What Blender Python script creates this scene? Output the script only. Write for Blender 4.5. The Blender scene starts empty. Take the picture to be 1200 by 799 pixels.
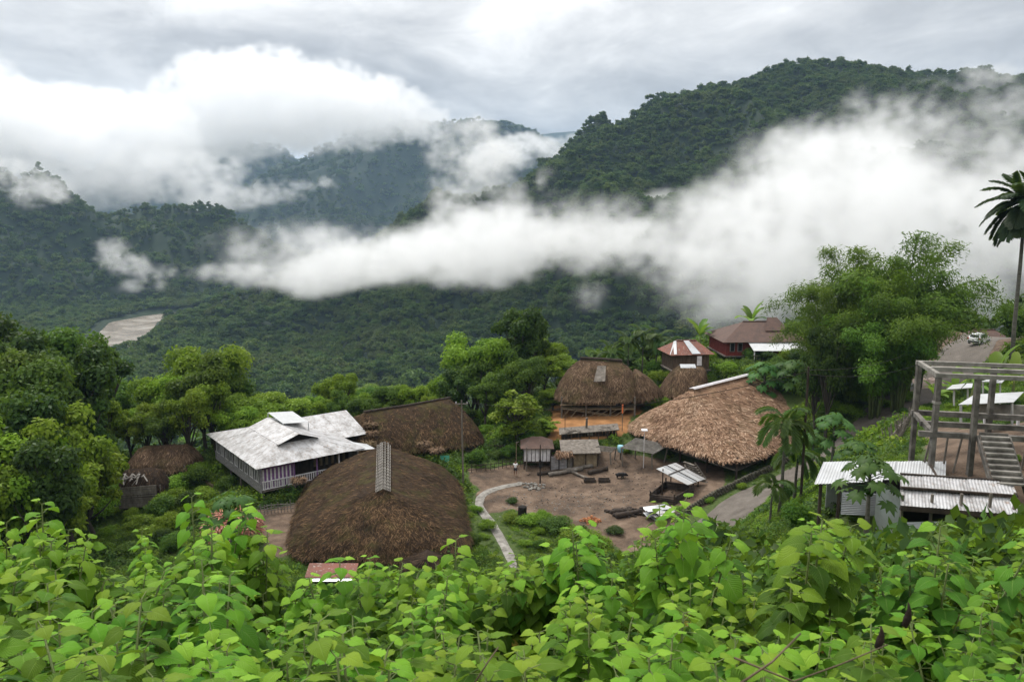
import bpy, bmesh, math, random
import numpy as np
from mathutils import Vector, Matrix
R = math.radians
random.seed(7); RNG = np.random.default_rng(7)
scene = bpy.context.scene
COL = scene.collection
# ---------------------------------------------------------------- camera
FPX = 1200*28.0/36.0; CX = 600.0; CY = 399.5; PITCH = R(9.1); CAMZ = 30.0
cp, sp = math.cos(PITCH), math.sin(PITCH)
cam_d = bpy.data.cameras.new('camera'); cam_d.lens = 28; cam_d.sensor_width = 36
cam_d.clip_start = 0.05; cam_d.clip_end = 40000
cam = bpy.data.objects.new('camera', cam_d); COL.objects.link(cam)
cam.location = (0, 0, CAMZ); cam.rotation_euler = (R(90)-PITCH, 0, 0)
scene.camera = cam
cam_d.dof.use_dof = True; cam_d.dof.focus_distance = 45.0; cam_d.dof.aperture_fstop = 8.0
def ray(px, py):
    a = (px-CX)/FPX; b = (CY-py)/FPX
    return a, cp+b*sp, -sp+b*cp
def aty(px, py, Y):
    dx, dy, dz = ray(px, py); s = Y/dy
    return Vector((dx*s, Y, CAMZ+dz*s))
def atz(px, py, z):
    dx, dy, dz = ray(px, py); s = (z-CAMZ)/dz
    return Vector((dx*s, dy*s, z))
# ---------------------------------------------------------------- noise
def _hash(i, j, seed):
    h = (i.astype(np.int64)*374761393 + j.astype(np.int64)*668265263 + seed*1274126177) & 0x7fffffff
    h = ((h ^ (h >> 13))*1274126177) & 0x7fffffff
    h = (h ^ (h >> 16))
    return (h & 0xffff)/65535.0
def vnoise(x, y, seed=0):
    xi = np.floor(x); yi = np.floor(y); fx = x-xi; fy = y-yi
    fx = fx*fx*fx*(fx*(fx*6-15)+10); fy = fy*fy*fy*(fy*(fy*6-15)+10)
    a = _hash(xi, yi, seed); b = _hash(xi+1, yi, seed); c = _hash(xi, yi+1, seed); d = _hash(xi+1, yi+1, seed)
    return (a+(b-a)*fx)*(1-fy)+(c+(d-c)*fx)*fy
def fbm(x, y, octv=4, seed=0, ridged=False):
    s = 0; a = 0.5; t = 0
    for k in range(octv):
        n = vnoise(x*2**k+17.3*k, y*2**k-9.1*k, seed+k)
        if ridged: n = 1-np.abs(2*n-1)
        s = s+a*n; t += a; a *= 0.5
    return s/t
def sstep(a, b, x):
    t = np.clip((x-a)/(b-a), 0, 1); return t*t*(3-2*t)
# ---------------------------------------------------------------- terrain heights
CTL = []
for p in [(0,0,28.3),(-7,0,27.6),(7,0,29.2),(0,-12,32),(-20,-12,29),(20,-12,35),(0,6,25.4),(-6,6,24.8),(7,6,26.0),(0,12,23.0),(-8,12,22.0),(9,12,24.0),
          (0,20,18.8),(-12,20,17.2),(12,20,20.3),(-2,30,13.8),(-18,30,11),(10,30,15.0),(-2,45,6.3),(-22,45,4.5),(6,45,7.2),(0,57,1.2),(-14,57,0.8),(-36,50,3),(-30,30,12),(-30,10,20),
          (22,38,17.5),(29,38,18.6),(24,47,15.6),(34,58,14.2),(18,33,15.3),(25,33,15.6),(21,31,15.6),(26,29.5,17.0),(13.5,34,15.0),(13,37,14.6),(17.6,50,10.2),(35,45,18.5),(22,20,21.5),(15,58,4.4),(13,50,6.9),(10.5,44,8.2),(19,62,5.0),(26,55,12.4),(30,62,11.6),(36,75,8.6),(41,86,6.8),(45,60,17),
          (-10,116,-3),(-40,114,-6),(-62,100,-3),(-74,80,0),(-52,64,0),(-60,45,6),(8,118,2.5),(20,124,5.0),(34,136,7.5),(52,132,11.5),(70,128,14),(78,100,17),(62,85,16.5),(-24,100,-2),(45,116,8.6),(60,75,17),(-98,70,-5),(-90,108,-14),(92,110,14.5),(97,70,21),(80,132,13),(0,143,-7),(-40,138,-20),(40,143,6.5)]:
    CTL.append(p)
for px, py, z in [(560,580,0),(640,642,-.8),(690,605,-.3),(760,570,.2),(700,550,.3),(640,548,.2),(740,545,.5),(604,556,0),(670,508,3.0),(722,505,3.2),(700,490,3.5),(650,492,3.2),
                  (800,542,.9),(930,522,2.6),(862,566,1.2),(180,602,-1.8),(100,590,-2.2),(250,600,-.3),(480,545,.1),(540,530,.3),(420,502,-1),(300,592,0),(240,548,-.6),(440,600,.1),(440,645,.4),(570,640,-.2)]:
    v = atz(px, py, z); CTL.append((v.x, v.y, z))
for px, py, Y in [(895,420,122),(815,440,115),(1147,403,108),(1120,414,108),(1172,399,112),(1140,393,120),(1185,391,120),(1150,430,100),(1090,470,95),(1000,520,86),(930,565,79),(850,610,71),(815,645,65),(1120,430,103),(1200,400,96),(960,440,106),(1030,450,98),(785,468,108)]:
    v = aty(px, py, Y); CTL.append((v.x, v.y, v.z))
CTL = np.array(CTL, float)
def _tps_fit(C, lam=2.0):
    P = C[:, :2]/50.0; n = len(P)
    d2 = ((P[:, None]-P[None])**2).sum(-1); K = 0.5*d2*np.log(d2+1e-12)
    A = np.zeros((n+3, n+3)); A[:n, :n] = K+np.eye(n)*lam*1e-3; A[:n, n] = 1; A[:n, n+1:] = P; A[n, :n] = 1; A[n+1:, :n] = P.T
    return P, np.linalg.solve(A, np.concatenate([C[:, 2], np.zeros(3)]))
_TP, _TW = _tps_fit(CTL)
def tps(x, y):
    x = np.asarray(x, float)/50; y = np.asarray(y, float)/50; s = _TW[-3]+_TW[-2]*x+_TW[-1]*y
    for k in range(len(_TP)):
        d2 = (x-_TP[k, 0])**2+(y-_TP[k, 1])**2
        s = s+_TW[k]*0.5*d2*np.log(d2+1e-12)
    return s
VC = (0.0, 58.0); VA, VB = 100.0, 86.0
def village(x, y):
    ux = (x-VC[0])/VA; uy = (y-VC[1])/VB; r = np.sqrt(ux*ux+uy*uy)+1e-9
    k = np.minimum(1, 1/r); xc = VC[0]+(x-VC[0])*k; yc = VC[1]+(y-VC[1])*k
    d = np.hypot(x-xc, y-yc)
    ang = np.arctan2(x, y)                       # 0 ahead, + right
    sl = -0.62+0.85*sstep(0.85, 1.5, ang)+0.7*sstep(1.6, 2.6, np.abs(ang))*(ang < 0)
    z = tps(xc, yc)+sl*d*(d/(d+14))
    return np.minimum(z, 260)
def PT(px, py, Y, dz=0):
    v = aty(px, py, Y); return (v.x, v.y, v.z+dz)
RIDGES = [  # crest points (x,y,z), near slope, noise amount
    ([PT(140,402,850,-6), PT(235,368,890,-6), PT(350,340,920,-6), PT(500,285,960,-7), PT(545,250,1000,-7), PT(600,214,1040,-8), PT(650,182,1050,-8), PT(700,160,1060,-8), PT(762,150,1060,-8), PT(800,126,1060,-8), PT(850,101,1060,-8), PT(900,80,1060,-8), PT(945,66,1060,-8), PT(985,64,1060,-8),
      PT(1030,78,1080,-8), PT(1100,84,1120,-8), PT(1200,90,1160,-8), PT(1350,95,1250,-8), PT(1700,80,1400,-8)], 0.50, 1.0),
    ([PT(-260,120,1500,-8), PT(-80,175,1400,-8), PT(0,199,1330,-8), PT(60,215,1330,-8), PT(110,236,1330,-8), PT(200,246,1330,-8), PT(250,257,1330,-8), PT(300,277,1340,-8), PT(345,293,1360,-8), PT(400,335,1400,-8)], 0.60, 1.0),
    ([PT(150,300,2700), PT(250,246,2900), PT(300,215,3000), PT(350,190,3050), PT(420,167,3100), PT(480,148,3150), PT(560,140,3250), PT(640,170,3400), PT(700,240,3500)], 0.55, 2.2),
    ([PT(-300,110,4200), PT(-60,150,4000), PT(90,190,3900), PT(200,184,3900), PT(330,190,4000)], 0.5, 2.5),
    ([PT(470,190,5200), PT(560,168,5400), PT(640,156,5500), PT(690,151,5500), PT(740,158,5600), PT(900,170,5800)], 0.45, 3.0),
]
FLOOR = -100.0
RIVER = np.array([(-900,250),(-700,400),(-540,540),(-440,670),(-402,755),(-414,830),(-438,900),(-458,955),(-446,1010),(-400,1060),(-330,1130),(-260,1240)], float)
def river_dist(x, y):
    d = np.full(np.shape(x), 1e9)
    for a, b in zip(RIVER[:-1], RIVER[1:]):
        e = b-a; t = np.clip(((x-a[0])*e[0]+(y-a[1])*e[1])/(e@e), 0, 1); d = np.minimum(d, np.hypot(x-a[0]-t*e[0], y-a[1]-t*e[1]))
    return d
def ridge_h(x, y, spec):
    pts, sl, na = spec; P = np.array(pts, float); best = np.full(np.shape(x), -1e9)
    for a, b in zip(P[:-1], P[1:]):
        d = b[:2]-a[:2]; L2 = (d**2).sum(); t = np.clip(((x-a[0])*d[0]+(y-a[1])*d[1])/L2, 0, 1)
        dist = np.hypot(x-(a[0]+t*d[0]), y-(a[1]+t*d[1]))
        best = np.maximum(best, a[2]+t*(b[2]-a[2])-sl*dist)
    dep = np.clip((P[:, 2].max()-best)/200.0, 0, 1)
    return best, dep
def smax(a, b, k):
    h = np.clip(0.5+0.5*(a-b)/k, 0, 1); return b+(a-b)*h+k*h*(1-h)
def height(x, y):
    x = np.asarray(x, float); y = np.asarray(y, float)
    far = np.full(np.shape(x), FLOOR) + 6*fbm(x/90, y/90, 2, 5)
    for i, spec in enumerate(RIDGES):
        h, dep = ridge_h(x, y, spec); na = spec[2]
        n = (fbm(x/(170*na), y/(170*na), 4, 40+i, True)-0.55)*92*na*sstep(0.06, 0.6, dep)
        n = n+(fbm(x/45, y/45, 2, 60+i)-.5)*7*sstep(0.05, 0.4, dep)
        far = smax(far, h+n, 14.0)
    far = np.where(river_dist(x, y) < 90, np.minimum(far, -108+np.clip(river_dist(x, y)-8, -12, 90)*.42), far)
    v = village(x, y)
    out = smax(far, v, 4.0)
    return out
def H(x, y): return float(height(np.array([x]), np.array([y]))[0])
def ground(px, py, y0=8, y1=3000):
    """first hit of the pixel's ray with the terrain (a real place on the ground)"""
    Ys = np.exp(np.linspace(math.log(y0), math.log(y1), 1500))
    dx, dy, dz = ray(px, py); s = Ys/dy
    g = (CAMZ+dz*s)-height(dx*s, Ys)
    k = int(np.argmax(g < 0)) if (g < 0).any() else len(Ys)-1
    k = max(k, 1); a, b = g[k-1], g[k]; t = a/(a-b) if a != b else 0
    Y = Ys[k-1]+(Ys[k]-Ys[k-1])*min(max(t, 0), 1); v = aty(px, py, Y)
    return Vector((v.x, v.y, v.z))
# ---------------------------------------------------------------- mesh helpers
def link(o, parent=None):
    COL.objects.link(o)
    if parent is not None: o.parent = parent
    return o
def origin_of(parent):
    v = Vector((0, 0, 0))
    while parent is not None: v += parent.location; parent = parent.parent
    return v
def np_mesh(name, V, F, mat=None, parent=None, smooth=False, attrs=None, matidx=None):
    """V (n,3); F list of (m,k) int arrays of tris / quads"""
    me = bpy.data.meshes.new(name); V = np.asarray(V, np.float32)-np.array(origin_of(parent), np.float32)
    if not isinstance(F, list): F = [F]
    F = [np.asarray(f, np.int32) for f in F if len(f)]
    me.vertices.add(len(V)); me.vertices.foreach_set('co', V.ravel())
    nl = sum(f.size for f in F); nf = sum(len(f) for f in F)
    me.loops.add(nl); me.loops.foreach_set('vertex_index', np.concatenate([f.ravel() for f in F]))
    me.polygons.add(nf); tot = np.concatenate([np.full(len(f), f.shape[1], np.int32) for f in F])
    me.polygons.foreach_set('loop_start', np.concatenate([[0], np.cumsum(tot)[:-1]]).astype(np.int32))
    me.polygons.foreach_set('loop_total', tot)
    if smooth: me.polygons.foreach_set('use_smooth', np.ones(nf, bool))
    if mat is not None:
        for m in (mat if isinstance(mat, (list, tuple)) else [mat]): me.materials.append(m)
    if matidx is not None: me.polygons.foreach_set('material_index', np.asarray(matidx, np.int32))
    for k, (dom, arr) in (attrs or {}).items():
        a = me.attributes.new(k, 'FLOAT', dom); a.data.foreach_set('value', np.asarray(arr, np.float32).ravel())
    me.update(calc_edges=True)
    o = bpy.data.objects.new(name, me)
    return link(o, parent)
class MB:
    """collects boxes, bars, tubes, panels into ONE mesh"""
    def __init__(s): s.v = []; s.f = []; s.m = []
    def add(s, V, F, mi=0):
        o = len(s.v); s.v += [tuple(p) for p in V]; s.f += [tuple(i+o for i in f) for f in F]; s.m += [mi]*len(F); return s
    def box(s, c, size, rot=0, mi=0, M=None):
        hx, hy, hz = size[0]/2, size[1]/2, size[2]/2; ca, sa = math.cos(rot), math.sin(rot); V = []
        for dz in (-hz, hz):
            for dx, dy in ((-hx,-hy),(hx,-hy),(hx,hy),(-hx,hy)): V.append((c[0]+dx*ca-dy*sa, c[1]+dx*sa+dy*ca, c[2]+dz))
        return s.add(V, [(3,2,1,0),(4,5,6,7),(0,1,5,4),(1,2,6,5),(2,3,7,6),(3,0,4,7)], mi)
    def bar(s, a, b, w, h=None, mi=0, up=(0,0,1)):
        a = Vector(a); b = Vector(b); h = w if h is None else h; d = (b-a).normalized(); u = Vector(up)
        if abs(d.dot(u)) > .97: u = Vector((0,1,0))
        sx = d.cross(u).normalized(); sy = sx.cross(d).normalized(); V = []
        for p in (a, b):
            for i, j in ((-1,-1),(1,-1),(1,1),(-1,1)): V.append(p+sx*(i*w/2)+sy*(j*h/2))
        return s.add(V, [(3,2,1,0),(4,5,6,7),(0,1,5,4),(1,2,6,5),(2,3,7,6),(3,0,4,7)], mi)
    def tube(s, pts, rad, n=7, mi=0, cap=True):
        pts = [Vector(p) for p in pts]; m = len(pts); rr = rad if isinstance(rad, (list, tuple)) else [rad]*m
        V = []; prev = None
        for i, p in enumerate(pts):
            d = (pts[min(i+1, m-1)]-pts[max(i-1, 0)]).normalized()
            if prev is None:
                u = Vector((0,0,1)) if abs(d.z) < .9 else Vector((1,0,0)); sx = d.cross(u).normalized()
            else: sx = (prev-d*prev.dot(d)).normalized()
            prev = sx; sy = d.cross(sx)
            for k in range(n): a = 2*math.pi*k/n; V.append(p+(sx*math.cos(a)+sy*math.sin(a))*rr[i])
        F = [(i*n+k, i*n+(k+1) % n, (i+1)*n+(k+1) % n, (i+1)*n+k) for i in range(m-1) for k in range(n)]
        if cap: F += [tuple(range(n-1, -1, -1)), tuple((m-1)*n+k for k in range(n))]
        return s.add(V, F, mi)
    def panel(s, a, b, c, d, t=0.03, mi=0):
        """thick quad a b c d (counter clockwise seen from outside)"""
        a, b, c, d = map(Vector, (a, b, c, d)); n = (b-a).cross(d-a).normalized()*t
        return s.add([a-n, b-n, c-n, d-n, a, b, c, d], [(3,2,1,0),(4,5,6,7),(0,1,5,4),(1,2,6,5),(2,3,7,6),(3,0,4,7)], mi)
    def build(s, name, mat, parent=None, smooth=False):
        og = origin_of(parent); me = bpy.data.meshes.new(name); me.from_pydata([(p[0]-og.x, p[1]-og.y, p[2]-og.z) for p in s.v], [], s.f)
        for m in (mat if isinstance(mat, (list, tuple)) else [mat]): me.materials.append(m)
        if any(s.m): me.polygons.foreach_set('material_index', s.m)
        if smooth: me.polygons.foreach_set('use_smooth', [True]*len(s.f))
        me.update(); return link(bpy.data.objects.new(name, me), parent)
def tag(o, label=None, cat=None, group=None, kind=None):
    for k, v in (('label', label), ('category', cat), ('group', group), ('kind', kind)):
        if v: o[k] = v
    return o
def thing(name, label, cat, loc=(0,0,0), rz=0, group=None):
    o = bpy.data.objects.new(name, None); o.empty_display_size = .3; COL.objects.link(o)
    o.location = loc; o.rotation_euler = (0, 0, rz); return tag(o, label, cat, group)
def copy_tree(o, parent=None):
    c = o.copy(); COL.objects.link(c); c.parent = parent
    for ch in list(o.children): copy_tree(ch, c)
    return c
# ---------------------------------------------------------------- materials
class N:
    """tiny node-graph writer"""
    def __init__(s, name):
        s.m = bpy.data.materials.new(name); s.m.use_nodes = True; s.t = s.m.node_tree; s.t.nodes.clear()
        s.out = s.t.nodes.new('ShaderNodeOutputMaterial')
    def n(s, typ, **kw):
        nd = s.t.nodes.new(typ)
        for k, v in kw.items():
            if k.startswith('i_'):
                key = k[2:]; key = int(key) if key.isdigit() else key.replace('_', ' ')
                if isinstance(v, bpy.types.NodeSocket): s.t.links.new(v, nd.inputs[key])
                else: nd.inputs[key].default_value = v
            else: setattr(nd, k, v)
        return nd
    def l(s, a, b): s.t.links.new(a, b)
    def ramp(s, fac, stops):
        r = s.n('ShaderNodeValToRGB'); s.l(fac, r.inputs[0]); e = r.color_ramp.elements
        while len(e) > len(stops): e.remove(e[-1])
        while len(e) < len(stops): e.new(0.5)
        for el, (p, c) in zip(e, stops): el.position = p; el.color = (*c, 1) if len(c) == 3 else c
        return r.outputs[0]
    def math(s, op, a, b=0.0, c=0.0):
        nd = s.n('ShaderNodeMath', operation=op)
        for i, v in enumerate((a, b, c)):
            if isinstance(v, bpy.types.NodeSocket): s.l(v, nd.inputs[i])
            else: nd.inputs[i].default_value = v
        return nd.outputs[0]
    def mix(s, f, a, b, mode='MIX'):
        nd = s.n('ShaderNodeMix', data_type='RGBA', blend_type=mode)
        for i, v in ((0, f), (6, a), (7, b)):
            if isinstance(v, bpy.types.NodeSocket): s.l(v, nd.inputs[i])
            elif i == 0: nd.inputs[0].default_value = v
            else: nd.inputs[i].default_value = (*v, 1)
        return nd.outputs[2]
    def noise(s, vec, scale, detail=4, rough=.55, dist=0):
        nd = s.n('ShaderNodeTexNoise'); nd.inputs['Scale'].default_value = scale; nd.inputs['Detail'].default_value = detail
        nd.inputs['Roughness'].default_value = rough; nd.inputs['Distortion'].default_value = dist
        if vec is not None: s.l(vec, nd.inputs['Vector'])
        return nd.outputs[0]
    def coord(s, kind='Object', sc=(1,1,1)):
        c = s.n('ShaderNodeTexCoord').outputs[kind]
        if tuple(sc) == (1,1,1): return c
        mp = s.n('ShaderNodeMapping'); s.l(c, mp.inputs[0]); mp.inputs['Scale'].default_value = sc; return mp.outputs[0]
    def attr(s, name): return s.n('ShaderNodeAttribute', attribute_name=name).outputs['Fac']
    def bump(s, h, strength=.4, dist=.02):
        b = s.n('ShaderNodeBump'); b.inputs['Strength'].default_value = strength; b.inputs['Distance'].default_value = dist
        s.l(h, b.inputs['Height']); return b.outputs[0]
    def pbr(s, col, rough=.8, normal=None, metal=0, spec=.4):
        p = s.n('ShaderNodeBsdfPrincipled')
        if isinstance(col, bpy.types.NodeSocket): s.l(col, p.inputs['Base Color'])
        else: p.inputs['Base Color'].default_value = (*col, 1)
        if isinstance(rough, bpy.types.NodeSocket): s.l(rough, p.inputs['Roughness'])
        else: p.inputs['Roughness'].default_value = rough
        p.inputs['Metallic'].default_value = metal; p.inputs['Specular IOR Level'].default_value = spec
        if normal is not None: s.l(normal, p.inputs['Normal'])
        return p
    def done(s, bsdf):
        s.l(bsdf.outputs[0], s.out.inputs['Surface']); return s.m
def simple(name, stops, scale=3.0, detail=5, rough=.8, bump=.3, bscale=None, sc=(1,1,1), dist=.02, metal=0, spec=.3, coord='Object'):
    k = N(name); c = k.coord(coord, sc); f = k.noise(c, scale, detail, .62)
    col = k.ramp(f, stops); bn = k.bump(k.noise(c, bscale or scale*4, 4), bump, dist)
    return k.done(k.pbr(col, rough, bn, metal, spec))
def leafmat(name, c0, c1, c2=None, trans=.35, rough=.55, vein=0, objvar=.25, spec=.12, old=None):
    """leaf: colour by per-leaf tone attribute 'rnd', diffuse + translucent"""
    k = N(name); stops = [(0.0, c0), (1.0, c1)] if c2 is None else [(0.0, c0), (.55, c1), (1.0, c2)] if old is None else [(0.0, c0), (.5, c1), (.93, c2), (1.0, old)]
    f = k.attr('rnd'); col = k.ramp(f, stops)
    oi = k.n('ShaderNodeObjectInfo').outputs['Random']
    hsv = k.n('ShaderNodeHueSaturation'); k.l(col, hsv.inputs['Color'])
    k.l(k.math('MULTIPLY_ADD', oi, objvar*1.6, 1-objvar*.8), hsv.inputs['Value'])
    k.l(k.math('MULTIPLY_ADD', oi, .035, .4825), hsv.inputs['Hue'])
    col = hsv.outputs[0]; nrm = None
    if vein:
        u, v = k.attr('lu'), k.math('ABSOLUTE', k.attr('lv')); ph = k.math('MULTIPLY', k.math('SUBTRACT', u, k.math('MULTIPLY', v, .30)), 40.0)
        w_ = k.math('POWER', k.math('ABSOLUTE', k.math('SINE', ph)), .6); mid = k.math('MINIMUM', k.math('MULTIPLY', v, 9.0), 1.0); hgt = k.math('MULTIPLY', w_, mid)
        nrm = k.bump(hgt, .55, .006); line = k.math('SUBTRACT', 1.0, k.math('MINIMUM', k.math('MULTIPLY', hgt, 2.6), 1.0))
        col = k.mix(k.math('MULTIPLY', line, .35), col, (.26, .36, .10))
    p = k.pbr(col, rough, nrm, 0, spec)
    t = k.n('ShaderNodeBsdfTranslucent'); tc = k.mix(.45, col, (.26, .42, .03), 'MIX'); k.l(tc, t.inputs['Color'])
    if nrm is not None: k.l(nrm, t.inputs['Normal'])
    mx = k.n('ShaderNodeMixShader'); mx.inputs[0].default_value = trans; k.l(p.outputs[0], mx.inputs[1]); k.l(t.outputs[0], mx.inputs[2])
    return k.done(mx)
# ================================================================ SKY, SUN, RENDER SETTINGS
w = bpy.data.worlds.new('World'); scene.world = w; w.use_nodes = True; t = w.node_tree; t.nodes.clear()
SUN_EL, SUN_AZ = R(58), R(-35)     # azimuth from +Y towards +X
def build_world():
    k = N.__new__(N); k.t = t; k.out = t.nodes.new('ShaderNodeOutputWorld')
    sky = k.n('ShaderNodeTexSky', sky_type='NISHITA', sun_disc=False, sun_elevation=SUN_EL, sun_rotation=SUN_AZ)
    bg1 = k.n('ShaderNodeBackground'); k.l(sky.outputs[0], bg1.inputs[0]); bg1.inputs[1].default_value = .08
    d = k.n('ShaderNodeTexCoord').outputs['Generated']
    sep = k.n('ShaderNodeSeparateXYZ'); k.l(d, sep.inputs[0]); zc = k.math('MAXIMUM', sep.outputs[2], 0.0)
    dn = k.math('ADD', zc, .30); cx = k.math('DIVIDE', sep.outputs[0], dn); cy = k.math('DIVIDE', sep.outputs[1], dn)
    cmb = k.n('ShaderNodeCombineXYZ'); k.l(cx, cmb.inputs[0]); k.l(cy, cmb.inputs[1])
    mp = k.n('ShaderNodeMapping'); k.l(cmb.outputs[0], mp.inputs[0]); mp.inputs['Scale'].default_value = (1.0, 1.0, 1); mp.inputs['Rotation'].default_value = (0, 0, .35); mp.inputs['Location'].default_value = (3.1, .4, 0)
    n1 = k.noise(mp.outputs[0], 1.15, 7, .55, .5); n2 = k.noise(mp.outputs[0], 3.6, 7, .58, .4)
    f = k.math('ADD', k.math('MULTIPLY', n1, .64), k.math('MULTIPLY', n2, .36))
    col = k.ramp(f, [(.34, (.30,.295,.295)), (.44, (.44,.435,.43)), (.53, (.62,.61,.595)), (.63, (.88,.865,.84))])
    # an overcast sky is brighter overhead
    lift = k.math('MULTIPLY_ADD', zc, 2.2, .95)
    vm = k.n('ShaderNodeVectorMath', operation='SCALE'); k.l(col, vm.inputs[0]); k.l(lift, vm.inputs['Scale'])
    bg2 = k.n('ShaderNodeBackground'); k.l(vm.outputs[0], bg2.inputs[0]); bg2.inputs[1].default_value = 1.0
    mx = k.n('ShaderNodeMixShader'); mx.inputs[0].default_value = .93; k.l(bg1.outputs[0], mx.inputs[1]); k.l(bg2.outputs[0], mx.inputs[2])
    k.l(mx.outputs[0], k.out.inputs['Surface'])
build_world()
sd = bpy.data.lights.new('sun', 'SUN'); sd.energy = 3.2; sd.angle = R(16); sd.color = (1, .96, .9)
so = bpy.data.objects.new('sun', sd); COL.objects.link(so); so.location = (-40, 60, 120)
sdir = Vector((math.sin(SUN_AZ)*math.cos(SUN_EL), math.cos(SUN_AZ)*math.cos(SUN_EL), math.sin(SUN_EL)))
so.rotation_euler = sdir.to_track_quat('Z', 'Y').to_euler()
scene.render.engine = 'CYCLES'
vs = scene.view_settings; vs.view_transform = 'Standard'; vs.look = 'None'; vs.gamma = 1; vs.exposure = 0.12; vs.use_curve_mapping = False
cy_ = scene.cycles; cy_.max_bounces = 12; cy_.diffuse_bounces = 3; cy_.glossy_bounces = 2; cy_.transmission_bounces = 4; cy_.transparent_max_bounces = 12; cy_.volume_bounces = 12
cy_.denoising_prefilter = 'ACCURATE'; cy_.use_denoising = True; cy_.denoiser = 'OPENIMAGEDENOISE'; cy_.volume_step_rate = 1.5; cy_.volume_max_steps = 256
cy_.sample_clamp_indirect = 8; cy_.use_adaptive_sampling = True; cy_.adaptive_threshold = .01
# ================================================================ GROUND SHEET (polar grid, finer where the photo looks)
def ground_sheet():
    th = np.concatenate([np.linspace(-42, 42, 560), np.linspace(42, 318, 90)[1:-1]]); th = np.radians(th)
    rr = np.concatenate([[0.7], np.exp(np.linspace(math.log(1.0), math.log(60), 190))[:-1], np.exp(np.linspace(math.log(60), math.log(140), 170))[:-1], np.exp(np.linspace(math.log(140), math.log(9000), 330))])
    X = np.outer(rr, np.sin(th)); Y = np.outer(rr, np.cos(th)); Z = height(X, Y)
    nR, nT = X.shape; V = np.stack([X, Y, Z], -1).reshape(-1, 3)
    i = np.arange(nR-1)[:, None]; j = np.arange(nT)[None]; j2 = (j+1) % nT
    F = np.stack([(i*nT+j), (i*nT+j2), ((i+1)*nT+j2), ((i+1)*nT+j)], -1).reshape(-1, 4)[:, ::-1]
    c = len(V); V = np.vstack([V, [[0, 0, H(0, 0)]]]); k = np.arange(nT)
    T = np.stack([np.full(nT, c), (k+1) % nT, k], -1)[:, ::-1]
    x, y = V[:, 0], V[:, 1]
    dirt, clay = ground_masks(x, y)
    far = sstep(150, 260, np.hypot(x, y))
    return np_mesh('ground', V, [F, T], M_ground, smooth=True, attrs={'dirt': ('POINT', dirt), 'clay': ('POINT', clay), 'far': ('POINT', far)})
def poly_mask(x, y, poly, soft):
    """1 inside polygon (list of xy), fading over 'soft' metres"""
    P = np.array(poly); n = len(P); inside = np.zeros(x.shape, bool); dmin = np.full(x.shape, 1e9)
    for a, b in zip(P, np.roll(P, -1, 0)):
        d = b-a; t_ = np.clip(((x-a[0])*d[0]+(y-a[1])*d[1])/(d@d), 0, 1)
        dmin = np.minimum(dmin, np.hypot(x-a[0]-t_*d[0], y-a[1]-t_*d[1]))
        c = ((a[1] > y) != (b[1] > y)); xx = a[0]+(y-a[1])/(b[1]-a[1]+1e-12)*d[0]; inside ^= c & (x < xx)
    return sstep(-soft, soft, np.where(inside, dmin, -dmin))
def gp(*pts): return [tuple(ground(px, py)[:2]) for px, py in pts]
PLAZA = gp((545,548),(610,543),(655,533),(745,528),(850,548),(856,566),(815,600),(790,610),(778,640),(740,650),(700,628),(640,604),(590,596),(566,606),(562,575),(548,566))
CLAY = gp((643,478),(660,470),(760,468),(740,492),(735,512),(690,520),(650,520),(644,500))
YARD_L = gp((300,600),(350,590),(350,650),(310,655))
YARD_R = gp((1075,520),(1100,500),(1300,520),(1300,600),(1195,600),(1130,560),(1080,560))
YARD_C = gp((1040,455),(1075,435),(1130,415),(1200,408),(1200,392),(1110,392),(1040,430))
def ground_masks(x, y):
    wx = x+(fbm(x/3, y/3, 3, 3)-.5)*2.6; wy = y+(fbm(x/3, y/3, 3, 4)-.5)*2.6
    dirt = poly_mask(wx, wy, PLAZA, .8)
    for p in (YARD_L, YARD_R, YARD_C): dirt = np.maximum(dirt, poly_mask(wx, wy, p, 1.0))
    clay = poly_mask(wx, wy, CLAY, .8)
    near = np.hypot(x, y-75) < 120
    return dirt*near, clay*near
def m_ground():
    k = N('ground_soil_and_grass'); c = k.coord('Object')
    n = k.noise(c, .8, 6, .6); n2 = k.noise(c, 5, 5, .6); nf = k.noise(c, 22, 4, .6)
    grass = k.ramp(n2, [(.3, (.026,.045,.010)), (.55, (.052,.080,.016)), (.75, (.085,.115,.028))])
    nb = k.noise(c, .22, 6, .65, .5); dirt = k.ramp(k.math('ADD', k.math('MULTIPLY', n, .5), k.math('MULTIPLY', nb, .5)), [(.36, (.036,.024,.016)), (.47, (.085,.055,.036)), (.56, (.135,.092,.063)), (.66, (.20,.143,.102))])
    dirt = k.mix(k.math('MULTIPLY', k.ramp(nf, [(.52, (0,0,0)), (.68, (1,1,1))]), .45), dirt, (.26,.22,.18))
    clay = k.ramp(n, [(.3, (.16,.075,.028)), (.55, (.27,.13,.048)), (.8, (.36,.19,.08))])
    forest = k.ramp(k.noise(c, .05, 5), [(.3, (.008,.018,.008)), (.7, (.016,.032,.010))])
    e = k.math('ADD', k.attr('dirt'), k.math('MULTIPLY', k.math('SUBTRACT', n2, .5), .7))
    f = k.ramp(e, [(.42, (0,0,0)), (.62, (1,1,1))])
    col = k.mix(f, grass, dirt)
    e2 = k.math('ADD', k.attr('clay'), k.math('MULTIPLY', k.math('SUBTRACT', n2, .5), .6))
    col = k.mix(k.ramp(e2, [(.42, (0,0,0)), (.6, (1,1,1))]), col, clay)
    col = k.mix(k.attr('far'), col, forest)
    b = k.bump(k.math('ADD', n2, k.math('MULTIPLY', nf, .5)), .6, .12)
    return k.done(k.pbr(col, .9, b, 0, .25))
M_ground = m_ground()
tag(ground_sheet(), kind='structure')
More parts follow.
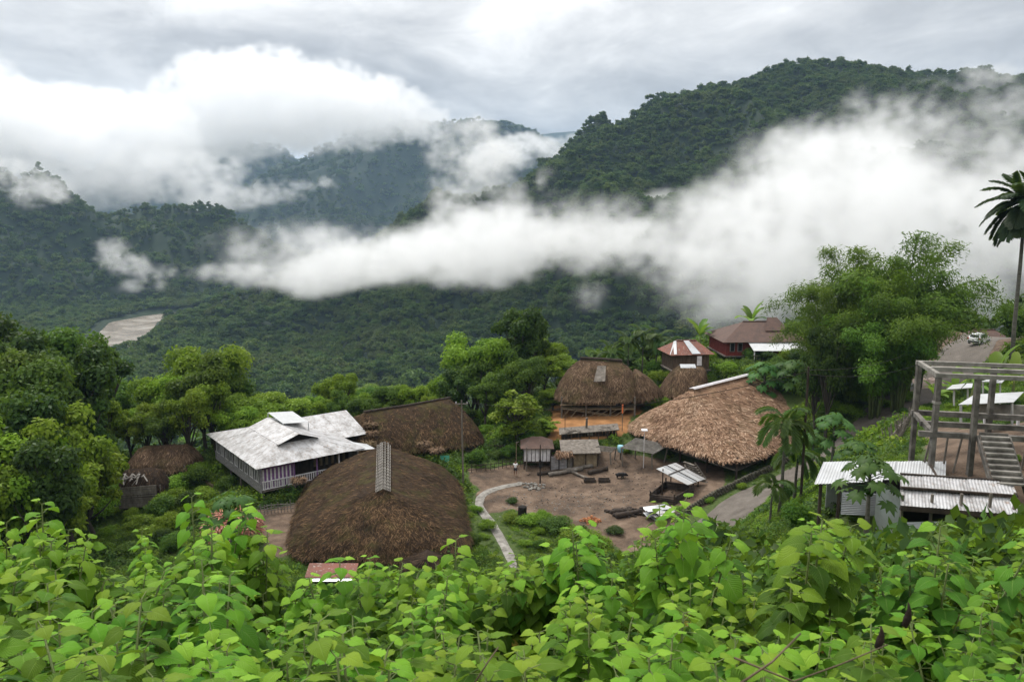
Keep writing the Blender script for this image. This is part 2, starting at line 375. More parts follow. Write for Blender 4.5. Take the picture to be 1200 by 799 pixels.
# ================================================================ RIVER
def river():
    P = RIVER; tt = np.linspace(0, len(P)-1, 60); x = np.interp(tt, range(len(P)), P[:, 0]); y = np.interp(tt, range(len(P)), P[:, 1])
    for _ in range(4): x[1:-1] = (x[:-2]+x[1:-1]*2+x[2:])/4; y[1:-1] = (y[:-2]+y[1:-1]*2+y[2:])/4
    dx = np.gradient(x); dy = np.gradient(y); L = np.hypot(dx, dy); nx, ny = -dy/L, dx/L
    return x, y, nx, ny
def build_river():
    x, y, nx, ny = river(); cols = np.linspace(-62, 62, 11); V = []
    for c in cols: V.append(np.stack([x+nx*c, y+ny*c, np.full_like(x, RIVER_Z)], -1))
    V = np.stack(V, 1); n, m = V.shape[:2]; i = np.arange(n-1)[:, None]; j = np.arange(m-1)[None]
    F = np.stack([i*m+j, i*m+j+1, (i+1)*m+j+1, (i+1)*m+j], -1).reshape(-1, 4)[:, ::-1]
    k = N('muddy_river_water'); c = k.coord('Object', (.03, .03, .03)); f = k.noise(c, 1.0, 6, .65, .6)
    col = k.ramp(f, [(.3, (.11,.088,.066)), (.45, (.18,.15,.118)), (.55, (.25,.22,.18)), (.66, (.40,.37,.33))])
    m_ = k.done(k.pbr(col, .25, k.bump(k.noise(c, 14, 4), .3, .3), 0, .4))
    tag(np_mesh('river', V.reshape(-1, 3), F, m_, smooth=True), kind='structure')
RIVER_Z = -100.0
build_river()

# ================================================================ THE AIR
def build_haze():
    mb = MB(); mb.box((0, 3000, 300), (24000, 24000, 900)); m = N('pale_air'); p = m.n('ShaderNodeVolumePrincipled')
    p.inputs['Color'].default_value = (.50,.72,1.0,1); p.inputs['Density'].default_value = HAZE; p.inputs['Anisotropy'].default_value = .0
    m.l(p.outputs[0], m.out.inputs['Volume']); tag(mb.build('haze', m.m), kind='stuff')
HAZE = .00008
build_haze()
# ================================================================ LEAF CLOUD CROWNS
def rand_dirs(n, rng): 
    v = rng.normal(size=(n, 3)); return v/np.linalg.norm(v, axis=1, keepdims=True)
def leaf_quads(P, Nrm, size, rng, aspect=.55, droop=0.0, fold=.25):
    """n kite-shaped leaves at P facing Nrm: 4 verts / 2 tris each (folded along the midrib)"""
    n = len(P); up = rng.normal(size=(n, 3)); up[:, 2] -= droop*2
    u = up-(up*Nrm).sum(1, keepdims=True)*Nrm; u /= np.linalg.norm(u, axis=1, keepdims=True)+1e-9
    s = np.cross(Nrm, u); L = np.asarray(size).reshape(-1, 1)*np.ones((n, 1)); W = L*aspect*.5
    a = P; b = P+u*L; m = P+u*L*.45
    V = np.stack([a, m+s*W+Nrm*W*fold, b, m-s*W+Nrm*W*fold], 1).reshape(-1, 3)
    k = np.arange(n)*4; F = np.stack([np.stack([k, k+1, k+2], -1), np.stack([k, k+2, k+3], -1)], 1).reshape(-1, 3)
    return V, F
def lobes_crown(rng, rx, rz, nl, n, leaf, lobe=.45, up=.35, hollow=.7, droop=.1, aspect=.55):
    """leaf clumps round nl lobes spread through an ellipsoid crown (centre at rz)"""
    c = rand_dirs(nl, rng)*rng.uniform(.25, .98-.5*lobe, (nl, 1)); c[:, 2] = c[:, 2]*.9+.05
    C = c*[rx, rx, rz]; r = rng.uniform(.5, 1.25, nl)*lobe*rx
    w = r**2; w = w/w.sum(); li = rng.choice(nl, n, p=w); d = rand_dirs(n, rng); d[:, 2] = np.where(d[:, 2] < -.35, -d[:, 2], d[:, 2])
    rad = r[li]*(hollow+(1-hollow)*rng.random(n)**.5)*rng.uniform(.8, 1.28, n)
    P = C[li]+d*rad[:, None]*[1, 1, .8]; nr = d+rng.normal(size=(n, 3))*.55; nr[:, 2] += up; nr /= np.linalg.norm(nr, axis=1, keepdims=True)
    V, F = leaf_quads(P, nr, leaf*rng.uniform(.6, 1.25, n), rng, aspect, droop)
    lr = rng.random(nl)*.5; rnd = np.clip(lr[li]+rng.random(n)*.5, 0, 1)
    return V, F, np.repeat(rnd, 4), C, r
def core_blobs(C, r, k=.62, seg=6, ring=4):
    """masses filling the lobes, coloured dark as inner shade, so the crown is not see-through everywhere"""
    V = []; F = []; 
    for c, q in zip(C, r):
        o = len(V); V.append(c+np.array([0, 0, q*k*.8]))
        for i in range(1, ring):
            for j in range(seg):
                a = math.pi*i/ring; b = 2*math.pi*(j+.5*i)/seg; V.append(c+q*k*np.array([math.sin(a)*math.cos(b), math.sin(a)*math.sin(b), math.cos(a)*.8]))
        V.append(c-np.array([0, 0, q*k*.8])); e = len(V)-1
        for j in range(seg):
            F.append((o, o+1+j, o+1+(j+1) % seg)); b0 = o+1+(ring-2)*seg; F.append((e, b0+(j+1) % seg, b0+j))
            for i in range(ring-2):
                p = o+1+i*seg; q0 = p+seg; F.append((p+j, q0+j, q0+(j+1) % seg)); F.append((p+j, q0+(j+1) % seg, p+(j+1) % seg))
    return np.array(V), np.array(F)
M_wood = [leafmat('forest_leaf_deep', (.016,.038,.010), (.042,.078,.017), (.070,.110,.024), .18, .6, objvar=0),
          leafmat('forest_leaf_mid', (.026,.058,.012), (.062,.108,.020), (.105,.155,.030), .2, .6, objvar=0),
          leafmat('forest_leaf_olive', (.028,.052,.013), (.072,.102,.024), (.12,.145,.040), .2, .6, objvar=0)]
def crown_proto(name, seed, rx, rz, nl, n, leaf, mat, z0=0):
    rng = np.random.default_rng(seed); V, F, rnd, C, r = lobes_crown(rng, rx, rz, nl, n, leaf, lobe=.42)
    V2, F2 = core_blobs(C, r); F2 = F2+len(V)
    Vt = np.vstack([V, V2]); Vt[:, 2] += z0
    o = np_mesh(name, Vt, [F, F2], mat, attrs={'rnd': ('POINT', np.concatenate([rnd, np.zeros(len(V2))]))})  # core takes the darkest leaf tone, standing in for shade inside the crown
    COL.objects.unlink(o); return o
def scatter_node(protos, name):
    """geometry-node tree: instance the prototype crowns on the points of the stuff object"""
    g = bpy.data.node_groups.new(name, 'GeometryNodeTree')
    g.interface.new_socket('Geometry', in_out='INPUT', socket_type='NodeSocketGeometry'); g.interface.new_socket('Geometry', in_out='OUTPUT', socket_type='NodeSocketGeometry')
    gi = g.nodes.new('NodeGroupInput'); go = g.nodes.new('NodeGroupOutput'); g2i = g.nodes.new('GeometryNodeGeometryToInstance')
    for o in reversed(protos):
        oi = g.nodes.new('GeometryNodeObjectInfo'); oi.inputs['Object'].default_value = o; g.links.new(oi.outputs['Geometry'], g2i.inputs[0])
    ip = g.nodes.new('GeometryNodeInstanceOnPoints'); ip.inputs['Pick Instance'].default_value = True
    def at(nm, typ):
        a = g.nodes.new('GeometryNodeInputNamedAttribute'); a.data_type = typ; a.inputs['Name'].default_value = nm; return a.outputs['Attribute']
    g.links.new(gi.outputs[0], ip.inputs['Points']); g.links.new(g2i.outputs[0], ip.inputs['Instance'])
    g.links.new(at('pick', 'INT'), ip.inputs['Instance Index']); g.links.new(at('scl', 'FLOAT_VECTOR'), ip.inputs['Scale']); g.links.new(at('rot', 'FLOAT_VECTOR'), ip.inputs['Rotation'])
    g.links.new(ip.outputs[0], go.inputs[0]); return g
def scatter(name, P, protos, scl, rng, pick=None, tilt=0.0, kind='stuff'):
    n = len(P); me = bpy.data.meshes.new(name); me.vertices.add(n); me.vertices.foreach_set('co', np.asarray(P, np.float32).ravel())
    pick = rng.integers(0, len(protos), n) if pick is None else pick
    a = me.attributes.new('pick', 'INT', 'POINT'); a.data.foreach_set('value', np.asarray(pick, np.int32))
    a = me.attributes.new('scl', 'FLOAT_VECTOR', 'POINT'); a.data.foreach_set('vector', np.asarray(scl, np.float32).ravel())
    rot = np.stack([rng.normal(size=n)*tilt, rng.normal(size=n)*tilt, rng.uniform(0, 6.283, n)], -1)
    a = me.attributes.new('rot', 'FLOAT_VECTOR', 'POINT'); a.data.foreach_set('vector', rot.astype(np.float32).ravel())
    for m in protos[0].data.materials: me.materials.append(m)
    o = link(bpy.data.objects.new(name, me)); mod = o.modifiers.new('scatter', 'NODES'); mod.node_group = scatter_node(protos, name+'_nodes')
    o['kind'] = kind; return o
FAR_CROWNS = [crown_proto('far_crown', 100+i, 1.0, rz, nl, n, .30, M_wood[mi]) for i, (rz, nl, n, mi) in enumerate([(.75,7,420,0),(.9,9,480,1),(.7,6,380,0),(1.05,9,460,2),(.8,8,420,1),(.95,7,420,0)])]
def forest(name, r0, r1, n, size, rng, th0=-38, th1=38, label=None):
    th = np.radians(rng.uniform(th0, th1, n)); rr = np.sqrt(rng.uniform(r0*r0, r1*r1, n)); x = rr*np.sin(th); y = rr*np.cos(th); z = height(x, y)
    v = village(x, y)
    keep = (z > RIVER_Z+.6) & (river_dist(x, y) > 38)
    if r0 < 400: keep &= ((x-VC[0])/(VA+16))**2+((y-VC[1])/(VB+16))**2 > 1
    x, y, z = x[keep], y[keep], z[keep]; s = size*np.exp(rng.normal(size=len(x))*.30)*np.where(rng.random(len(x)) < .03, 1.25, 1.0)*(.8+.4*fbm(x/(size*14), y/(size*14), 2, 19))
    clump = .5*fbm(x/(size*8), y/(size*8), 3, 9)+.5*fbm(x/150, y/150, 3, 15); pick = np.clip((clump-.36)/.28*6+rng.normal(size=len(x))*1.5, 0, 5.99).astype(int)
    order = np.array([0, 2, 5, 1, 4, 3]); pick = order[pick]
    scl = np.stack([s, s, s*rng.uniform(.8, 1.25, len(s))], -1)
    o = scatter(name, np.stack([x, y, z+s*.9], -1), FAR_CROWNS, scl, rng, pick)
    return tag(o, label, None, None)
rngf = np.random.default_rng(21)
forest('valley_forest', 130, 420, 6500, 3.9, rngf)
forest('mountain_forest', 420, 1250, 52000, 3.5, rngf)
forest('far_mountain_forest', 1250, 1750, 17000, 4.2, rngf)
forest('distant_mountain_forest', 1750, 4400, 38000, 7.0, rngf)
# ================================================================ MIST AND CLOUD BANKS (volumes in the valley)
def fft_noise(shape, beta, seed, aniso=(1,1,1)):
    rng = np.random.default_rng(seed); w_ = rng.normal(size=shape); f = np.fft.rfftn(w_)
    ks = [np.fft.fftfreq(shape[0])*shape[0]*aniso[0], np.fft.fftfreq(shape[1])*shape[1]*aniso[1], np.fft.rfftfreq(shape[2])*shape[2]*aniso[2]]
    k = np.sqrt(ks[0][:, None, None]**2+ks[1][None, :, None]**2+ks[2][None, None]**2); k[0, 0, 0] = 1
    amp = k**(-beta/2); amp[k < 2.5] *= (k[k < 2.5]/2.5)**1; amp[0, 0, 0] = 0
    o = np.fft.irfftn(f*amp, shape, axes=(0, 1, 2)); return o/o.std()
def volume_object(name, D, lo, hi, mat):
    """a VOLUME grid: the voxel densities are stored on a point mesh and read into the grid by geometry nodes"""
    nx, ny, nz = D.shape; me = bpy.data.meshes.new(name); n = D.size
    me.vertices.add(n)
    a = me.attributes.new('dens', 'FLOAT', 'POINT'); a.data.foreach_set('value', D.astype(np.float32).ravel())
    o = link(bpy.data.objects.new(name, me))
    g = bpy.data.node_groups.new(name+'_nodes', 'GeometryNodeTree')
    g.interface.new_socket('Geometry', in_out='INPUT', socket_type='NodeSocketGeometry'); g.interface.new_socket('Geometry', in_out='OUTPUT', socket_type='NodeSocketGeometry')
    L = g.links.new; gi = g.nodes.new('NodeGroupInput'); go = g.nodes.new('NodeGroupOutput')
    vc = g.nodes.new('GeometryNodeVolumeCube'); vc.inputs['Min'].default_value = lo; vc.inputs['Max'].default_value = hi; vc.inputs['Background'].default_value = 0
    for ax, r in zip('XYZ', D.shape): vc.inputs['Resolution '+ax].default_value = r
    pos = g.nodes.new('GeometryNodeInputPosition'); sp_ = g.nodes.new('ShaderNodeSeparateXYZ'); L(pos.outputs[0], sp_.inputs[0])
    def mt(op, a, b, c=0):
        m = g.nodes.new('ShaderNodeMath'); m.operation = op
        for i, v in enumerate((a, b, c)):
            if isinstance(v, bpy.types.NodeSocket): L(v, m.inputs[i])
            else: m.inputs[i].default_value = v
        return m.outputs[0]
    idx = []
    for i in range(3):
        k = (D.shape[i]-1)/(hi[i]-lo[i]); q = mt('MULTIPLY_ADD', sp_.outputs[i], k, -lo[i]*k); q = mt('MINIMUM', mt('MAXIMUM', mt('ROUND', q, 0), 0), D.shape[i]-1); idx.append(q)
    # index = (ix*ny + iy)*nz + iz, kept in whole numbers
    def im(op, a, b):
        m = g.nodes.new('FunctionNodeIntegerMath'); m.operation = op
        for i, v in enumerate((a, b)):
            if isinstance(v, bpy.types.NodeSocket): L(v, m.inputs[i])
            else: m.inputs[i].default_value = v
        return m.outputs[0]
    def toint(s):
        f = g.nodes.new('FunctionNodeFloatToInt'); f.rounding_mode = 'ROUND'; L(s, f.inputs[0]); return f.outputs[0]
    ii = im('ADD', im('MULTIPLY', im('ADD', im('MULTIPLY', toint(idx[0]), ny), toint(idx[1])), nz), toint(idx[2]))
    si = g.nodes.new('GeometryNodeSampleIndex'); si.data_type = 'FLOAT'; si.domain = 'POINT'
    na = g.nodes.new('GeometryNodeInputNamedAttribute'); na.data_type = 'FLOAT'; na.inputs['Name'].default_value = 'dens'
    L(gi.outputs[0], si.inputs['Geometry']); L(na.outputs['Attribute'], si.inputs['Value']); L(ii, si.inputs['Index'])
    L(si.outputs[0], vc.inputs['Density'])
    sm = g.nodes.new('GeometryNodeSetMaterial'); sm.inputs['Material'].default_value = mat
    L(vc.outputs[0], sm.inputs[0]); L(sm.outputs[0], go.inputs[0]); me.materials.append(mat)
    mod = o.modifiers.new('cloud', 'NODES'); mod.node_group = g
    o['kind'] = 'stuff'; return o
def vol_mat(name, dens, color=(1,1,1), aniso=.2):
    k = N(name); p = k.n('ShaderNodeVolumePrincipled'); p.inputs['Color'].default_value = (*color, 1); p.inputs['Anisotropy'].default_value = aniso
    p.inputs['Density'].default_value = dens; p.inputs['Density Attribute'].default_value = 'density'
    k.l(p.outputs[0], k.out.inputs['Volume']); return k.m
def cloud_bank(name, blobs, lo, hi, vox, dens, seed, mat, erode=.8, beta=2.6, sink=8, sharp=1.25, lowcut=.40):
    """blobs: (x,y,z, rx,ry,rz, weight) ellipsoids of thick air; their rims are torn by turbulence"""
    sh = [max(8, int(round((hi[i]-lo[i])/vox[i]))+1) for i in range(3)]
    ax = [np.linspace(lo[i], hi[i], sh[i]) for i in range(3)]; D = np.zeros(sh, np.float32)
    nz = fft_noise([s+(s % 2) for s in sh], beta, seed, (1/(hi[0]-lo[0])*600, 1/(hi[1]-lo[1])*600, 1/(hi[2]-lo[2])*600))[:sh[0], :sh[1], :sh[2]]
    for b in blobs:
        c, r, wgt = b[:3], b[3:6], b[6]; sl = []
        for i in range(3):
            a0 = np.searchsorted(ax[i], c[i]-r[i]*1.5); a1 = np.searchsorted(ax[i], c[i]+r[i]*1.5); sl.append(slice(a0, a1))
        if any(s.stop <= s.start for s in sl): continue
        d = np.sqrt(((ax[0][sl[0]]-c[0])/r[0])[:, None, None]**2+((ax[1][sl[1]]-c[1])/r[1])[None, :, None]**2+((ax[2][sl[2]]-c[2])/r[2])[None, None]**2)
        v = np.clip(1.5-d, 0, 1.0)*wgt/1.0
        D[sl[0], sl[1], sl[2]] = np.maximum(D[sl[0], sl[1], sl[2]], v)+.25*np.minimum(D[sl[0], sl[1], sl[2]], v)
    rim = D.copy(); D = np.clip(rim*1.3-lowcut+erode*nz*sstep(0, .5, rim), 0, 1.5)
    D = np.minimum(D*sharp, 1.3)**1.5
    Z = height(*np.meshgrid(ax[0], ax[1], indexing='ij'))
    D *= sstep(-14, sink, ax[2][None, None, :]-Z[:, :, None])          # nothing below the ground
    D[0] = D[-1] = 0; D[:, 0] = D[:, -1] = 0; D[:, :, 0] = D[:, :, -1] = 0
    return volume_object(name, D, lo, hi, mat)
def blob(px, py, rx, ry, off=60, thick=70, wgt=1.0, Y=None):
    """a puff whose middle hangs 'off' metres in front of the slope seen at that place of the photo"""
    if Y is None: Y = max(ground(px, py, 180).y-off, 330)
    v = aty(px, py, Y); s = Y/FPX
    return (v.x, v.y, v.z, rx*s, thick, ry*s, wgt)
M_mist = vol_mat('mist_volume', .0145, (.995,.997,1.0))
MIST = [ # right bank climbing the slope
 blob(1160,190,75,52,70,80,.5), blob(1195,250,70,60,70,80,.58), blob(1110,235,70,42,70,80,.66), blob(1040,160,55,38,60,70,.8), blob(1010,130,40,22,50,60,.6), blob(1075,105,30,14,40,50,.42), blob(1150,95,40,18,40,50,.45), blob(1190,120,30,22,40,50,.5),
 blob(960,190,66,44,70,80,1.2), blob(1000,240,90,50,90,90,1.25), blob(900,240,75,38,90,90,1.1), blob(850,250,60,30,80,80,1.1), blob(920,300,90,45,110,90,1.0), blob(1040,300,90,50,110,90,.62), blob(1130,320,80,60,110,90,.54), blob(820,290,60,30,90,80,1.0), blob(870,350,50,32,110,80,.52), blob(840,372,34,20,110,60,.42), blob(960,350,70,40,110,80,.52), blob(780,320,30,16,60,50,.45), blob(690,345,26,22,50,45,.36), blob(790,235,34,14,40,45,.55),
 blob(1020,250,230,110,120,120,.36), blob(900,330,160,60,130,100,.35), blob(1150,150,120,60,90,90,.33), blob(700,270,160,45,90,90,.36), blob(400,290,170,36,0,110,.36,780),
 # the long bank across the valley
 blob(770,278,55,26,80,70,1.0), blob(710,288,60,28,80,70,1.05), blob(650,285,55,30,80,70,1.1), blob(590,285,55,38,0,90,1.1,700), blob(540,296,55,34,0,90,1.1,720), blob(480,300,52,26,0,80,1.1,740), blob(430,308,50,22,0,80,1.0,760), blob(380,318,45,20,0,80,1.0,780), blob(330,322,45,14,0,70,.8,800), blob(275,318,40,11,0,60,.62,800), blob(430,275,26,12,0,50,.45,780), blob(375,337,30,10,0,50,.6,760), blob(560,325,40,12,60,60,.7),
 # plume rising from it
 blob(545,225,34,40,0,80,.95,950), blob(540,180,36,30,0,80,.85,980), blob(575,190,34,26,0,80,.8,990), blob(520,250,22,30,0,60,.8,900), blob(600,235,20,28,50,50,.5), blob(640,215,14,20,40,40,.4),blob(560,150,26,16,0,70,.5,1000),
 # wisps on the left mountain
 blob(130,298,18,18,40,45,.62), blob(150,310,22,14,40,45,.58), blob(185,318,26,11,40,45,.55), blob(165,335,30,9,40,45,.5), blob(215,320,20,8,40,40,.4), blob(290,298,14,8,40,40,.35), blob(180,257,8,9,40,30,.35),
 blob(50,225,26,20,40,60,.6), blob(20,215,40,26,40,60,.75),
]
CLOUDS = [ # behind the left mountain and over the blue one
 blob(20,155,90,48,0,150,1.0,1900), blob(100,175,90,40,0,150,1.0,1900), blob(60,125,80,22,0,120,.9,1950), blob(150,150,70,32,0,140,1.0,1950), blob(180,205,90,30,0,120,1.0,1850), blob(250,228,60,17,0,100,.9,1900), blob(310,230,40,9,0,80,.7,2000), blob(-60,130,90,60,0,150,.9,2000), blob(110,222,80,20,0,90,.9,1800),
 blob(270,105,52,36,0,150,1.25,2300), blob(325,102,52,36,0,150,1.3,2300), blob(380,118,58,36,0,150,1.25,2300), blob(435,130,54,32,0,150,1.2,2350), blob(485,142,36,22,0,120,1.0,2400), blob(235,130,50,38,0,150,1.1,2250), blob(300,145,80,32,0,150,1.1,2300), blob(380,155,70,22,0,120,1.0,2350), blob(215,170,55,30,0,140,.9,2200), blob(290,185,50,14,0,100,.65,2250), blob(385,213,14,6,0,60,.6,2500), blob(330,217,40,7,0,80,.6,2350), blob(270,75,30,10,0,80,.8,2300),
 blob(640,178,40,12,0,120,.8,2900), blob(690,163,30,8,0,100,.6,2900), blob(610,168,30,12,0,120,.7,2900), blob(590,185,40,16,0,120,.8,2700),
]
def bounds(bl, pad=1.5):
    B = np.array(bl); lo = (B[:, :3]-B[:, 3:6]*pad).min(0); hi = (B[:, :3]+B[:, 3:6]*pad).max(0); return tuple(map(float, lo)), tuple(map(float, hi))
lo, hi = bounds(MIST); cloud_bank('mist_bank', MIST, lo, hi, (5.5, 6.5, 4.5), 1, 5, M_mist)
M_cloud = vol_mat('cloud_volume', .0085, (.997,.998,1.0), .2)
lo, hi = bounds(CLOUDS); cloud_bank('low_cloud', CLOUDS, lo, hi, (12, 18, 9), 1, 8, M_cloud, sink=20, sharp=2.2, lowcut=.60, erode=.80)
# ================================================================ BUILDING MATERIALS
def thatch_mat(name, stops, nscale=.5, moss=.0):
    k = N(name); c = k.coord('Object'); f = k.math('ADD', k.math('MULTIPLY', k.attr('rnd'), .55), k.math('MULTIPLY', k.noise(c, nscale, 5, .65), .62))
    f = k.math('ADD', f, k.math('MULTIPLY', k.math('SUBTRACT', k.noise(c, 9, 3), .5), .3))
    col = k.ramp(f, stops)
    if moss:
        m_ = k.ramp(k.noise(c, .42, 6, .68, .4), [(.50,(0,0,0)), (.64,(1,1,1))]); col = k.mix(k.math('MULTIPLY', m_, moss), col, (.060,.058,.018))
        m2 = k.ramp(k.noise(c, .30, 5, .62, .8), [(.55,(0,0,0)), (.66,(1,1,1))]); col = k.mix(k.math('MULTIPLY', m2, moss), col, (.018,.013,.010))
    return k.done(k.pbr(col, .95, k.bump(k.noise(c, 14, 4), .5, .05), 0, .1))
M_thatch_dark = thatch_mat('dark_weathered_thatch', [(.2,(.014,.010,.007)), (.5,(.040,.026,.016)), (.72,(.085,.052,.028)), (.95,(.17,.105,.055))], .28, .55)
M_thatch_brown = thatch_mat('brown_thatch', [(.2,(.03,.02,.014)), (.5,(.085,.055,.035)), (.75,(.16,.105,.066)), (.95,(.26,.18,.12))], .5, .4)
M_thatch_tan = thatch_mat('fresh_tan_thatch', [(.2,(.060,.036,.023)), (.45,(.165,.098,.062)), (.68,(.30,.188,.122)), (.95,(.53,.39,.28))], .35, .22)
M_thatch_black = thatch_mat('sooty_thatch', [(.2,(.012,.009,.007)), (.55,(.035,.024,.017)), (.95,(.10,.066,.042))], .6)
M_wood_dark = simple('dark_old_timber', [(.3,(.018,.013,.010)), (.55,(.045,.033,.025)), (.8,(.09,.068,.05))], 2.2, sc=(1,1,.35), rough=.85)
M_wood_grey = simple('grey_weathered_wood', [(.3,(.07,.06,.05)), (.55,(.15,.13,.11)), (.8,(.26,.235,.205))], 2.4, sc=(1,1,.4), rough=.85)
M_bamboo = simple('dry_bamboo', [(.3,(.12,.09,.055)), (.6,(.25,.19,.12)), (.85,(.40,.33,.23))], 1.5, rough=.6)
M_bamboo_grey = simple('grey_bamboo_slats', [(.3,(.10,.09,.08)), (.6,(.20,.185,.165)), (.85,(.33,.31,.28))], 2, rough=.75)
M_wall_brown = simple('brown_plank_wall', [(.3,(.06,.04,.028)), (.6,(.12,.085,.06)), (.85,(.20,.15,.11))], 2.0, sc=(2,2,.4), rough=.85)
M_red = simple('faded_red_boards', [(.3,(.13,.025,.02)), (.6,(.21,.04,.033)), (.85,(.28,.08,.06))], 2, rough=.75)
M_purple = simple('purple_painted_boards', [(.3,(.15,.07,.19)), (.6,(.24,.12,.29)), (.85,(.33,.20,.37))], 2.5, rough=.7)
M_whitewood = simple('white_painted_boards', [(.25,(.42,.40,.42)), (.55,(.62,.60,.62)), (.8,(.72,.71,.72))], 2.5, rough=.7)
M_plank = simple('silver_grey_plank_wall', [(.3,(.15,.14,.145)), (.55,(.27,.255,.265)), (.8,(.40,.385,.39))], 2.2, sc=(1,1,2.5), rough=.8)
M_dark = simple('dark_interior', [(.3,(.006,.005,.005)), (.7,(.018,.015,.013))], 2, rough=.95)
M_concrete = simple('wet_grey_concrete', [(.3,(.035,.031,.027)), (.48,(.095,.086,.075)), (.7,(.20,.185,.165))], 1.6, 7, rough=.85, bscale=20)
M_concrete_lt = simple('pale_concrete', [(.3,(.085,.078,.068)), (.48,(.19,.178,.158)), (.7,(.31,.295,.268))], 1.6, 7, rough=.85, bscale=20)
def metal_mat(name, base, streak, rust=None, amt=.5, rough=.42, dirx=(1,1,1), metal=.25):
    k = N(name); c = k.coord('Object'); st = k.coord('Object', dirx); n = k.noise(st, 1.1, 6, .62); n2 = k.noise(c, 4, 5, .6)
    f = k.ramp(k.math('ADD', k.math('MULTIPLY', n, .7), k.math('MULTIPLY', n2, .3)), [(.42,(0,0,0)), (.62,(1,1,1))])
    col = k.mix(k.math('MULTIPLY', f, amt), base, streak)
    if rust: col = k.mix(k.ramp(n2, [(.57,(0,0,0)), (.70,(.75,.75,.75))]), col, rust)
    return k.done(k.pbr(col, rough, k.bump(n2, .15, .01), metal, .5))
M_tin_white = metal_mat('weathered_white_tin', (.46,.46,.47), (.19,.178,.168), (.27,.19,.14), .85)
M_tin_bright = metal_mat('bright_tin_sheet', (.52,.53,.54), (.32,.32,.315), None, .5, .35)
M_tin_grey = metal_mat('galvanised_sheet', (.46,.48,.50), (.30,.30,.30), None, .6, .4, metal=.45)
M_tin_rust = metal_mat('rusted_tin', (.17,.055,.032), (.075,.030,.022), (.36,.30,.26), .8, .75, metal=.0)
M_tin_brown = metal_mat('brown_rusted_tin', (.085,.045,.032), (.045,.027,.021), (.14,.09,.065), .8, .8, metal=.0)
M_blue = simple('blue_plastic', [(.3,(.16,.36,.45)), (.7,(.32,.58,.66))], 3, rough=.5)
M_green_tarp = simple('green_tarp', [(.3,(.02,.16,.10)), (.7,(.04,.26,.17))], 3, rough=.5)
